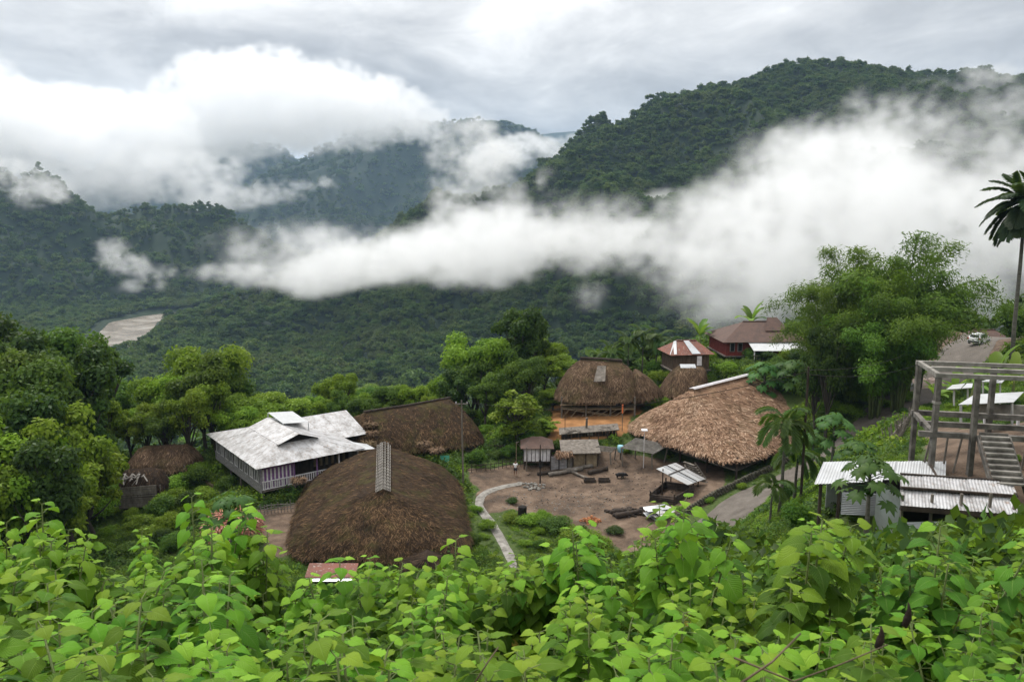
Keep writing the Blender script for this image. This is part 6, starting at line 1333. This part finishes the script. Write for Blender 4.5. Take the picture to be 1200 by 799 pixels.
for i, (px, top, lb) in enumerate([(735,392,'leftmost of the areca palms behind the round-ended hut'),(752,384,'areca palm in the middle of the row behind the round-ended hut'),(768,388,'areca palm nearest to the rust-roofed cabin'),(716,404,'low areca palm at left of the row behind the round-ended hut'),(778,396,'areca palm touching the eave of the rust-roofed cabin')]):
    palm('areca_palm',lb,px,440,121,top+14,.12,10,3.3,L_palm,1.9,.95,.24,(-.2,1.3),'areca palms behind the hut',lean=.1,nl=18)
# ---- papaya
def papaya(px, py, Y, top, s, label, name='papaya_tree'):
    rng = np.random.default_rng(int(px)); b = aty(px, py, Y); b.z = H(b.x, Y); z1 = aty(px, top, Y).z; r = thing(name, label, 'tree', b, 0, 'papaya trees'); tp = V3(b.x+.05, b.y, z1)
    mb = MB(); mb.tube([b-V3(0,0,.3), b.lerp(tp,.5)+V3(.05,0,0), tp], [.10*s, .085*s, .055*s], 8); mb.build('trunk', M_palmtrunk, r, True)
    V = []; F = []; RD = []; pet = MB()
    for k in range(24):
        az = k*2.399+rng.normal()*.15; el = 1.25-1.6*(k/24)+rng.normal()*.08; L = s*rng.uniform(.75,1.05)*(.55+.45*min(1,k/8)); base = np.array(tp)+[0,0,-.55*s*k/24+.1*s]; dirv = np.array([math.cos(az)*math.cos(el), math.sin(az)*math.cos(el), math.sin(el)])
        c = base+dirv*L+np.array([0,0,-.06*L]); pet.tube([V3(*base), V3(*(base+dirv*L*.55+[0,0,.05*L])), V3(*c)], [.018*s,.014*s,.01*s], 4); rb = rng.random()*.5
        nrm = np.array([math.cos(az)*.45, math.sin(az)*.45, .85]); nrm /= np.linalg.norm(nrm); out = np.array([math.cos(az), math.sin(az), -.35]); out -= nrm*(out@nrm); out /= np.linalg.norm(out); sd_ = np.cross(nrm, out)
        for j in range(9):                                   # deeply lobed hand-shaped blade
            a = (j-4)*.62; l = s*.46*(1-.07*abs(j-4))*rng.uniform(.9,1.1); d = out*math.cos(a)+sd_*math.sin(a); w_ = np.cross(nrm, d)*l*.22; o = len(V); m1 = c+d*l*.55; e = c+d*l-nrm*l*.28
            V += [c, m1+w_, e, m1-w_, m1+d*l*.12+nrm*l*.03]; F += [(o,o+1,o+4),(o,o+4,o+3),(o+1,o+2,o+4),(o+4,o+2,o+3)]; RD += [min(1, rb+.5*rng.random())]*5
    np_mesh('leaves', np.array(V), [np.array(F)], L_papaya, r, attrs={'rnd': ('POINT', RD)}); pet.build('leaf_stalks', L_papaya, r)
    fr = MB()
    for k in range(5): a = k*1.3; c = tp+V3(math.cos(a)*.11*s, math.sin(a)*.11*s, -.45*s-.06*k); fr.tube([c+V3(0,0,.1*s), c+V3(0,0,.03*s), c-V3(0,0,.06*s), c-V3(0,0,.12*s)], [.02*s,.065*s,.07*s,.02*s], 7)
    fr.build('fruit', L_papaya, r, True); return r
papaya(1014,612,31.5,556,1.15,'papaya tree standing right before the white roofed tin shed')
papaya(974,545,60,500,1.5,'large-leaved papaya tree at the road edge behind the betel palms'); papaya(950,560,62,520,1.2,'smaller papaya tree left of the large-leaved one'); papaya(1003,545,50,530,1.2,'low papaya tree above the back edge of white tin roof')
papaya(895,455,104,440,2.4,'papaya tree behind the ridge of the tan thatched house'); papaya(930,452,103,436,2.4,'papaya tree with pale crown right of the tan thatched house'); papaya(965,450,101,446,2.2,'papaya tree in the bushes below bamboo thicket'); papaya(272,655,62,598,1.9,'young papaya tree in front of the salmon-pink frond shelter')
# ---- bananas
def banana(px, py, Y, s, n, label):
    rng = np.random.default_rng(int(px+py)); b = aty(px, py, Y); b.z = H(b.x, Y); r = thing('banana_plant', label, 'banana plant', b, 0, 'banana plants'); mb = MB(); mb.tube([b-V3(0,0,.3), b+V3(0,0,s*.5), b+V3(.02,0,s*.9)], [.10*s**.5, .085*s**.5, .05], 8); mb.build('stem', simple('banana_stem', [(.3,(.10,.13,.04)), (.7,(.2,.2,.08))], 3), r, True)
    for k in range(n):
        az = k*2.399+rng.normal()*.3; el = rng.uniform(.55,1.35); L = s*rng.uniform(.8,1.15); d = np.array([math.cos(az)*math.cos(el), math.sin(az)*math.cos(el), math.sin(el)]); p = np.array(b)+[0,0,s*.85]; V = []; F = []; m_ = 12
        for i in range(m_+1):
            t_ = i/m_; sd_ = np.cross(d, [0,0,1.0]); sd_ /= np.linalg.norm(sd_)+1e-9; up = np.cross(sd_, d); w_ = .17*s*math.sin(math.pi*min(1,max(0,(t_-.12)/.9)))**.55 if t_ > .12 else .012; fl = rng.uniform(.85,1.1)
            V += [p-sd_*w_*fl+up*w_*.28, p, p+sd_*w_*fl+up*w_*.28]; p = p+d*L/m_; d = d+np.array([0,0,-1.35/m_]); d /= np.linalg.norm(d)
        for i in range(m_): o = i*3; F += [(o,o+1,o+4,o+3),(o+1,o+2,o+5,o+4)]
        np_mesh('leaf', np.array(V), [np.array(F)], L_banana, r, attrs={'rnd': ('POINT', np.full(len(V), rng.random()))}, smooth=True)
banana(1166,432,62,2.9,9,'bright banana plant between the parked car and concrete frame'); banana(1190,430,60,2.4,7,'banana plant right at the photo edge below the tall palm'); banana(1120,440,70,2.2,7,'banana plant behind the left column of the concrete frame'); banana(1098,447,74,2.0,6,'small banana plant at left of the concrete frame'); banana(1140,448,66,2.0,6,'banana plant framed by the beams of concrete frame'); banana(880,392,142,4.0,8,'banana plant behind the roof of red-walled timber house'); banana(820,402,128,3.6,7,'banana plant between rust-roofed cabin and timber house')
# ---- bushes
GBUSH = 'bushes round the houses'
LMK = [('the two left huts',180,560),('the dark forest at far left',40,590),('the stilts of the metal-roofed house',250,560),('the salmon-pink shelter',270,620),('the small plank shed',620,520),('the utility pole and yard fence',560,530),('the round-ended hut',700,465),('the orange clay yard',660,500),('the small rounded hut',800,455),('the rust-roofed cabin',825,430),('the red-walled timber house',900,425),('the ridge of the tan thatched house',900,450),('the bamboo thicket',1010,455),('the footpath',580,615),('the near edge of the dirt yard',660,620),('the stone wall and road',850,585),('the betel palms',920,610),('the white roofed tin shed',990,590),('the tarp pile',1060,470),('the concrete frame',1130,475),('the parked car and lane',1160,385),('the dark thatched house',480,480),('the metal roof wing',400,475)]
def near(px, py): return min(LMK, key=lambda q: (q[1]-px)**2+((q[2]-py)*1.4)**2)[0]
blab = ['bright leafy bush growing among the houses', 'mid green bush growing among the houses', 'dark green bush growing among the houses']
BR = random.Random(12)
def bush(px, py, w, hpx, k=None):
    v = ground(px, py); k = BR.choice([0,0,1,1,2]) if k is None else k; Y = v.y; R_ = w/2/FPX*Y; h = hpx/FPX*Y
    place(T_['bush'][k], (v.x, v.y, v.z-.1), R_/.8, h, BR.uniform(0,6.28), ('wide ' if w >= 40 else 'small ' if w < 24 else '')+['bright leafy bush','mid green bush','dark green bush'][k]+' beside '+near(px, py), 'bush', GBUSH, 'bush')
for a in [(1075,525,34,22,1),(118,560,50,40),(80,590,60,50),(40,585,70,60),(20,610,60,60),(222,530,36,30,0),(205,575,50,26,0),(235,590,44,26,0),(215,600,40,22),(265,575,30,20),(190,540,40,26),(330,585,14,9,1),(120,610,50,40),(160,620,40,22,0),
          (560,545,30,22),(595,520,34,26,0),(575,500,44,30,0),(620,500,30,26),(650,475,26,22,0),(545,500,36,26),(765,480,22,18,0),(780,478,24,18,0),(760,462,26,22,0),(775,450,30,22,0),(795,440,26,20),(850,440,36,22),(830,425,24,18,0),(880,440,30,18),(915,445,40,22,1),(950,462,44,28,0),(985,465,40,32,1),(1010,470,34,24),(965,485,36,24,0),(1000,490,36,20,0),(1035,478,30,16,0),(1060,470,30,16,0),(880,425,26,18),(860,420,22,14,0),(900,425,34,16,2),(940,430,44,24,2),(970,440,50,30,2),(1000,445,40,24,2),(1040,425,36,20,2),
          (690,521,12,9,0),(733,530,14,10,0),(600,590,20,9),(625,612,44,16,0),(650,620,50,18),(600,612,30,14,0),(570,620,26,16,0),(672,632,44,18,0),(560,600,18,12,0),(555,640,30,20,1),(720,625,30,10),(700,640,50,20,0),
          (800,600,20,12,0),(830,588,18,10,0),(868,572,18,10,0),(935,625,50,44,1),(880,640,36,22,1),(925,590,30,30,2),(1080,490,30,20,0),(1110,470,34,20,0),(1150,470,30,16,2),(1185,480,30,18,2),(1190,540,16,12,0),(1000,610,26,16,1),(1040,620,24,14,0),
          (1190,400,60,44,1),(1165,385,50,30,1),(1130,378,40,20,2),(1195,375,50,30,0),(1150,372,40,16,0),(430,470,40,26,0),(460,470,40,22,0),(400,478,40,22),(520,490,36,20,0),(350,500,30,18),(180,512,60,44),(140,520,50,40,2),(250,500,50,30,1),(200,500,50,34,0)]:
    bush(*a)

def pip(x, y, poly):
    P = np.array(poly); ins = np.zeros(x.shape, bool)
    for a, b in zip(P, np.roll(P, -1, 0)): ins ^= ((a[1] > y) != (b[1] > y)) & (x < a[0]+(y-a[1])/(b[1]-a[1]+1e-12)*(b[0]-a[0]))
    return ins
def line_dist(x, y, C):
    P = np.array([(c[0], c[1]) for c in C]); d = np.full(x.shape, 1e9)
    for a, b in zip(P[:-1], P[1:]): e = b-a; t_ = np.clip(((x-a[0])*e[0]+(y-a[1])*e[1])/(e@e), 0, 1); d = np.minimum(d, np.hypot(x-a[0]-t_*e[0], y-a[1]-t_*e[1]))
    return d
HOUSE_QUADS = [[V3(-19.6,63.6,0), V3(-3.0,63.2,0), V3(-6.3,87.0,0), V3(-22.8,85.4,0)], [V3(-18.6,89.4,0), V3(-2.6,95.8,0), V3(-7.6,108.4,0), V3(-23.8,100.4,0)], [V3(14.3,97.0,0), V3(24.4,82.6,0), V3(41.2,100.6,0), V3(30.5,115.5,0)], [V3(6,101,0), V3(17,101,0), V3(18.6,111,0), V3(6.4,111,0)], [hp(-.2,-.2,0), hp(LA+.2,-.2,0), hp(LA,LB,0), hp(0,LB,0)], [V3(14,34.5,0), V3(25,31.5,0), V3(26,37.5,0), V3(14.5,38.5,0)]]
def fill_bushes(n, x0, x1, y0, y1, wr):
    k = 0
    for _ in range(n*6):
        if k >= n: break
        px, py = BR.uniform(x0, x1), BR.uniform(y0, y1); v = ground(px, py)
        d_, c_ = ground_masks(np.array([v.x]), np.array([v.y]))
        if d_[0] > .2 or c_[0] > .2 or line_dist(np.array([v.x]), np.array([v.y]), ROAD_C2)[0] < 4.2 or line_dist(np.array([v.x]), np.array([v.y]), PATH_C)[0] < 1.4 or v.y < 45: continue
        if any(pip(np.array([v.x]), np.array([v.y]), [tuple(quad_pt(q, a, b, 0).xy) for a, b in ((-.06,-.06),(1.06,-.06),(1.06,1.06),(-.06,1.06))])[0] for q in HOUSE_QUADS): continue
        w = BR.uniform(*wr); bush(px, py, w, w*BR.uniform(.45,.8), BR.choice([0,0,0,1,1,2])); k += 1
fill_bushes(34, 0, 140, 455, 600, (30,54)); fill_bushes(10, 1060, 1195, 500, 560, (14,30)); fill_bushes(30, 40, 330, 585, 655, (22,40)); fill_bushes(26, 0, 250, 490, 610, (24,44)); fill_bushes(10, 400, 560, 470, 545, (16,30)); fill_bushes(12, 545, 660, 480, 540, (16,30)); fill_bushes(26, 740, 1060, 425, 500, (18,36)); fill_bushes(12, 860, 1000, 560, 640, (16,30)); fill_bushes(8, 1040, 1195, 450, 520, (14,26)); fill_bushes(8, 555, 720, 605, 650, (14,26)); fill_bushes(10, 200, 330, 570, 640, (14,26))

for kind in T_:
    for o in T_[kind]:
        if o.name not in COL.objects or o.get('label'): continue
        for c in list(o.children): bpy.data.objects.remove(c)
        bpy.data.objects.remove(o)
# ================================================================ UNDERGROWTH (ground cover nobody could count)
def clump_proto(name, seed, mat, n, leaf, R_, Hh, aspect):
    rng = np.random.default_rng(seed); a = rng.uniform(0, 6.283, n); q = np.sqrt(rng.random(n))*R_; z = Hh*rng.random(n)**.7*(1-.6*(q/R_)**2)
    P = np.stack([np.cos(a)*q, np.sin(a)*q, z], -1); nr = np.stack([np.cos(a)*.4, np.sin(a)*.4, np.full(n, .8)], -1)+rng.normal(size=(n,3))*.4; nr /= np.linalg.norm(nr, axis=1, keepdims=True)
    V, F = leaf_quads(P, nr, leaf*rng.uniform(.6,1.3,n), rng, aspect, .1); o = np_mesh(name, V, [F], mat, attrs={'rnd': ('POINT', np.repeat(rng.random(n), 4))}); COL.objects.unlink(o); return o
def grass_proto(name, seed, mat, n, Hh):
    rng = np.random.default_rng(seed); a = rng.uniform(0,6.283,n); b = np.stack([rng.normal(size=n)*.16, rng.normal(size=n)*.16, np.zeros(n)], -1); d = np.stack([np.cos(a)*.45, np.sin(a)*.45, np.ones(n)], -1); l = Hh*rng.uniform(.5,1.1,(n,1)); m_ = b+d*l*.6; e = b+d*l*[1.5,1.5,.85]; s = np.stack([-np.sin(a), np.cos(a), a*0], -1)*.014
    V = np.stack([b-s, b+s, m_+s*.8, m_-s*.8, e], 1).reshape(-1,3); k = np.arange(n)*5; o = np_mesh(name, V, [np.stack([k,k+1,k+2,k+3],-1), np.stack([k+3,k+2,k+4],-1)], mat, attrs={'rnd': ('POINT', np.repeat(rng.random(n),5))}); COL.objects.unlink(o); return o
L_weed = leafmat('weed_leaf', (.032,.068,.012), (.065,.12,.018), (.11,.175,.03), .3, .5, objvar=0)
CL = [clump_proto('weed_clump', 71, L_bright, 150, .17, .62, .55, .6), clump_proto('weed_clump', 72, L_weed, 170, .15, .65, .6, .5), clump_proto('weed_clump', 73, L_mid, 160, .18, .6, .7, .6), clump_proto('weed_clump', 74, L_dark, 150, .2, .6, .7, .6), grass_proto('grass_tuft', 75, L_weed, 80, .55), grass_proto('grass_tuft', 76, L_bright, 70, .4)]
FOOT = []
for o in [o for o in COL.objects if o.type == 'EMPTY' and o.get('category') in ('longhouse','house','hut','shed','cabin','building','shelter','pen','porch','rack','metal sheets','car')]:
    pts = [o.matrix_basis @ (c.matrix_basis @ Vector(k)) for c in o.children if c.type == 'MESH' for k in c.bound_box]
    xs = [p.x for p in pts]; ys = [p.y for p in pts]; FOOT.append((min(xs), max(xs), min(ys), max(ys)))
def undergrowth():
    rng = np.random.default_rng(99); n = 60000; th = np.radians(rng.uniform(-37, 38, n)); rr = np.where(th > .18, rng.uniform(28, 150, n), rng.uniform(54, 150, n)); x = rr*np.sin(th); y = rr*np.cos(th)
    dirt, clay = ground_masks(x, y); keep = (dirt < .3) & (clay < .3) & (line_dist(x, y, ROAD_C2) > 2.9) & (line_dist(x, y, PATH_C) > .8)
    keep &= ((x-VC[0])/(VA+22))**2+((y-VC[1])/(VB+22))**2 < 1
    shade = np.zeros(n, bool)
    EOUT = [[tuple(quad_pt(q, p, v, 0).xy) for p, v in ((.08,.08),(.92,.08),(.92,.92),(.08,.92))] for q in HOUSE_QUADS]
    for q in EOUT: keep &= ~pip(x, y, q)
    x, y, th, rr = x[keep], y[keep], th[keep], rr[keep]; z = height(x, y)
    big = fbm(x/9, y/9, 3, 31); mixn = fbm(x/5, y/5, 3, 32); s = (.62+1.5*sstep(.42,.72,big))*rng.uniform(.6,1.5,len(x))
    edge = np.minimum(line_dist(x, y, ROAD_C2)-2.5, line_dist(x, y, PATH_C)-.4); s *= np.clip(.45+edge*.12, .4, 1.0)
    nearhouse = np.zeros(len(x), bool)
    for a0, a1, b0, b1 in FOOT: nearhouse |= (x > a0-2.5) & (x < a1+2.5) & (y > b0-4) & (y < b1+2)
    d0, c0 = ground_masks(x+1.5, y); d1, c1 = ground_masks(x-1.5, y); d2, c2 = ground_masks(x, y+2); d3, c3 = ground_masks(x, y-2)
    nd = np.maximum.reduce([d0, d1, d2, d3, c0, c1, c2, c3]); s *= np.where(nearhouse, .78, 1)*np.where(nd > .3, .6, 1)
    pick = np.where(mixn > .56, rng.choice([0,1,5], len(x)), np.where(mixn > .45, rng.choice([1,2,4,0], len(x)), rng.choice([2,3,3,4,1], len(x))))
    o = scatter('undergrowth', np.stack([x, y, z-.05], -1), CL, np.stack([s, s, s*rng.uniform(.7,1.3,len(x))], -1), rng, pick, .08)
M1 = []
undergrowth()
# ================================================================ FOREGROUND: broad-leaved plants on the bank below the camera
L_fore = [leafmat('broad_leaf_bright', (.038,.105,.010), (.120,.250,.016), (.240,.390,.034), .34, .48, 1, .28, old=(.36,.30,.05)), leafmat('broad_leaf_deep', (.026,.080,.009), (.080,.185,.014), (.175,.31,.026), .32, .48, 1, .28, old=(.30,.24,.05))]
M_stem = simple('green_plant_stem', [(.3,(.06,.10,.02)), (.7,(.14,.17,.05))], 6, rough=.6)
LU, LVN = 9, 5
def leaf_template():
    """a drooping heart-shaped blade, unit length along +x, with quilted veins"""
    V = []; vein = []
    for i in range(LU):
        u = i/(LU-1); w_ = .44*(math.sin(math.pi*min(1, u*.93+.07)**.66))**.85*(1.18-.42*u) if 0 < i < LU-1 else (.12 if i == 0 else .006)
        for j in range(LVN):
            v = j/(LVN-1)*2-1; x = u+(-.10*abs(v) if i == 0 else 0)-.06*abs(v)*(u < .3); z = -.42*u*u+.05*u-.10*abs(v)**1.5*w_*2+.16*abs(v)*w_+.02*math.sin(u*21)*(abs(v)); V.append((x, v*w_, z)); vein.append((u, v))
    F = [(i*LVN+j, (i+1)*LVN+j, (i+1)*LVN+j+1, i*LVN+j+1) for i in range(LU-1) for j in range(LVN-1)]; return np.array(V), np.array(F), np.array(vein)
LT_V, LT_F, LT_UV = leaf_template()
def plant_proto(seed, mat, n_br, hgt, leaf, name='broad_leaved_plant'):
    rng = np.random.default_rng(seed); root = bpy.data.objects.new(name, None); COL.objects.link(root); mb = MB(); Vs = []; Fs = []; RD = []; o = 0
    for b in range(n_br):
        az = rng.uniform(0,6.283); lean = 0 if b == 0 else rng.uniform(.12,.42); hh = hgt*(1 if b == 0 else rng.uniform(.6,1.0)); z0 = 0 if b == 0 else hgt*rng.uniform(.05,.3); base = np.array([0,0,z0]); out = np.array([math.cos(az), math.sin(az), 0]); top = base+out*lean*hh+np.array([0,0,hh-z0]); mid = (base+top)/2+out*lean*.12*hh
        mb.tube([V3(*base), V3(*mid), V3(*top)], [.013,.010,.005], 5); n_nodes = int((hh-z0)/.062); ph = rng.uniform(0,3.14); rb = rng.random()*.25
        for k in range(n_nodes):
            t_ = 1-(k/n_nodes)*.86; p = base*(1-t_)**2+2*mid*t_*(1-t_)+top*t_*t_; young = math.exp(-k/2.3); sz = leaf*(.52+.48*(1-young))*rng.uniform(.8,1.15)*(1-.25*k/n_nodes)
            for s in (0, math.pi):
                if k > n_nodes*.6 and rng.random() < .3: continue
                a = ph+k*1.57+s+rng.normal()*.25; tilt = .34*young-.26+rng.normal()*.16-.25*(1-young)*rng.random(); ca, sa = math.cos(a), math.sin(a); ct, st_ = math.cos(tilt), math.sin(tilt); roll = rng.normal()*.22
                L = LT_V*sz; y = L[:,1]*math.cos(roll)-L[:,2]*math.sin(roll); z = L[:,1]*math.sin(roll)+L[:,2]*math.cos(roll); x = L[:,0]; x2 = x*ct-z*st_; z2 = x*st_+z*ct; pl = .055+.05*(1-young); px_, pz = pl*math.cos(tilt*.5+.25), pl*math.sin(tilt*.5+.25)
                W = np.stack([p[0]+(x2+px_)*ca-y*sa, p[1]+(x2+px_)*sa+y*ca, p[2]+z2+pz], -1); Vs.append(W); Fs.append(LT_F+o); o += len(W); c = min(.92, max(0, .10+rb+.62*young+rng.normal()*.17)); c = 1.0 if rng.random() < .012 and k > 5 else c; RD.append(np.full(len(W), c)); mb.tube([V3(*p), V3(p[0]+px_*ca, p[1]+px_*sa, p[2]+pz)], .003, 3, cap=False)  # young tips paler; lower leaves coloured darker to suggest shade between them
    np_mesh('leaves', np.vstack(Vs), [np.vstack(Fs)], mat, root, smooth=True, attrs={'rnd': ('POINT', np.concatenate(RD)), 'lu': ('POINT', np.tile(LT_UV[:,0], len(Vs))), 'lv': ('POINT', np.tile(LT_UV[:,1], len(Vs)))}); mb.build('stem', M_stem, root, True); return root
PL = [plant_proto(81+i, L_fore[i % 2 if i < 5 else 0], nb, h, lf) for i, (nb, h, lf) in enumerate([(6,1.5,.165),(7,1.6,.155),(5,1.4,.18),(8,1.7,.15),(6,1.6,.17),(7,1.5,.16)])]
PROF = np.array([(-60,585),(20,592),(45,590),(90,640),(150,625),(200,600),(225,590),(262,650),(300,655),(330,690),(360,700),(395,655),(430,640),(470,690),(500,655),(525,632),(560,668),(600,640),(640,665),(680,640),(720,630),(760,640),(795,585),(815,640),(850,655),(885,650),(920,628),(950,605),(985,612),(1020,650),(1060,655),(1095,615),(1130,640),(1170,632),(1200,610),(1260,600)])
PLAB = {0: 'bright green broad-leaved plant in the thicket at the foot of the photo', 1: 'deeper green broad-leaved plant in the thicket at the foot of the photo'}
RP = random.Random(77); used = set(); PLACED = []
def foreplant(px, Y, toppy, label=None, pr=None):
    v = aty(px, toppy, Y); z0 = H(v.x, Y); h = v.z-z0
    if h < .5 or h > 3.6: h = min(max(h, .5), 3.2)
    pr = RP.choice(PL) if pr is None else PL[pr]; hp_ = {0:1.5,1:1.6,2:1.4,3:1.7,4:1.6,5:1.5}[PL.index(pr)]; s = h/hp_; sx = max(.75, min(s, 1.25))
    o = pr if pr not in used else copy_tree(pr); used.add(pr); o.name = 'broad_leaved_plant'; o.location = (v.x, Y, z0-.02); o.scale = (sx, sx, s); o.rotation_euler = (RP.gauss(0,.06), RP.gauss(0,.06), RP.uniform(0,6.28))
    lb = PLAB[0 if pr.children[0].data.materials[0] == L_fore[0] or (pr.children[-1].data.materials[0] == L_fore[0]) else 1]
    lb = ('bright' if lb == PLAB[0] else 'deeper')+' green broad-leaved plant '+('at the very bottom' if toppy > 735 else 'low in the thicket' if toppy > 685 else 'midway up the thicket' if toppy > 645 else 'at the thicket top')+' below '+next(n for lim, n in ((130,'the far left trees'),(215,'the plank hut'),(320,'the salmon-pink shelter'),(420,'the left half of longhouse'),(560,'the right half of longhouse'),(640,'the footpath'),(720,'the yard middle'),(800,'the tin sheet heap'),(930,'the road'),(1060,'the white roofed shed'),(9999,'the corrugated shed')) if px < lim)
    tag(o, label or lb, 'plant', 'broad-leaved plants in the foreground'); PLACED.append(o)
for Y, step, jit in ((2.3,.44,.12),(2.8,.44,.15),(3.4,.46,.2),(4.1,.50,.25),(5.0,.56,.3),(6.1,.64,.4),(7.6,.76,.5),(9.4,.92,.6),(11.6,1.15,.7),(14.2,1.45,.8)):
    half = Y*.72+.6; x = -half
    while x < half:
        y = Y+RP.uniform(-jit, jit); xx = x+RP.uniform(-.25,.25)*step; x += step; px = CX+FPX*xx/(y*1.02); base = float(np.interp(px, PROF[:,0], PROF[:,1])); f = min(1, max(0, (y-2.2)/(8.6-2.2)))**.75; top = 800*(1-f)+base*f+RP.uniform(0, 30)*(1 if f > .5 else .6)
        foreplant(px, y, top)
for px, Y, top, lb in [(798,7.2,580,'tallest lone plant rising before the road, left of the tin shed'),(940,5.6,606,'large-leaved plant in front of the white roofed tin shed'),(395,8.0,655,'plant with pale crown over the near eave of largest longhouse'),(524,8.2,634,'tall plant rising at right end of the largest longhouse eave'),(30,8.0,590,'plant top at the far left edge of the photo'),(222,9.0,590,'tall plant top below the stacked plank hut'),(297,9.0,622,'thin plant by the salmon-pink shelter'),(1095,5.4,612,'plant overlapping the nearer corrugated shed front'),(640,8.2,640,'plant in front of the grassy end of the footpath'),(690,8.0,622,'plant in front of the yard centre')]: foreplant(px, Y, top, lb)
def fore_weeds():
    rng = np.random.default_rng(123); n = 5200; th = np.radians(rng.uniform(-42, 42, n)); rr = 1.6+rng.random(n)**.8*30; x = rr*np.sin(th); y = rr*np.cos(th); z = height(x, y); s = rng.uniform(.5,1.25,len(x))*np.clip(.6+rr*.05, .6, 1.5)
    scatter('foreground_weeds', np.stack([x, y, z], -1), CL, np.stack([s, s, s*1.2], -1), rng, rng.choice([0,1,1,2,2,3,4], n), .15)
fore_weeds()
# dry twigs and hanging dead pods at the lower right
def twig(pts, rad, label, mat):
    P = [aty(*p) for p in pts]; mb = MB(); mb.tube(P, [rad*(1-.12*i) for i in range(len(P))], 6); tag(mb.build('dry_twig', mat, None, True), label, 'twig')
M_dry = simple('dry_stalk', [(.3,(.05,.035,.02)), (.7,(.14,.10,.06))], 8, rough=.7)
twig([(868,800,1.9),(905,775,1.95),(938,742,2.05)], .0035, 'dry brown twig slanting up at the lower right of the thicket', M_dry)
twig([(860,770,2.0),(930,798,1.95),(985,778,2.05),(1040,755,2.2)], .003, 'long bowed dry stalk lying across the lower right leaves', M_dry)
twig([(556,800,2.2),(572,775,2.25),(584,758,2.3)], .003, 'short brown stalk at the bottom centre of the thicket', M_dry)
def pod(px, py, Y, L, label):
    c = aty(px, py, Y); rng = np.random.default_rng(int(px)); mb = MB(); mb.tube([c+V3(0,0,L*1.0), c+V3(.005,0,L*.55), c+V3(.004,.004,.0), c+V3(-.006,0,-L*.5), c+V3(0,0,-L*.62)], [.002,.007,.013,.010,.003], 7); tag(mb.build('dried_flower_head', simple('withered_brown', [(.3,(.010,.006,.005)), (.7,(.035,.02,.015))], 20), None, True), label, 'dried flower')
pod(1031,750,2.35,.05,'dark withered flower spike, lower of the two at lower right'); pod(1063,724,2.45,.055,'dark withered flower head, higher of the two at lower right')
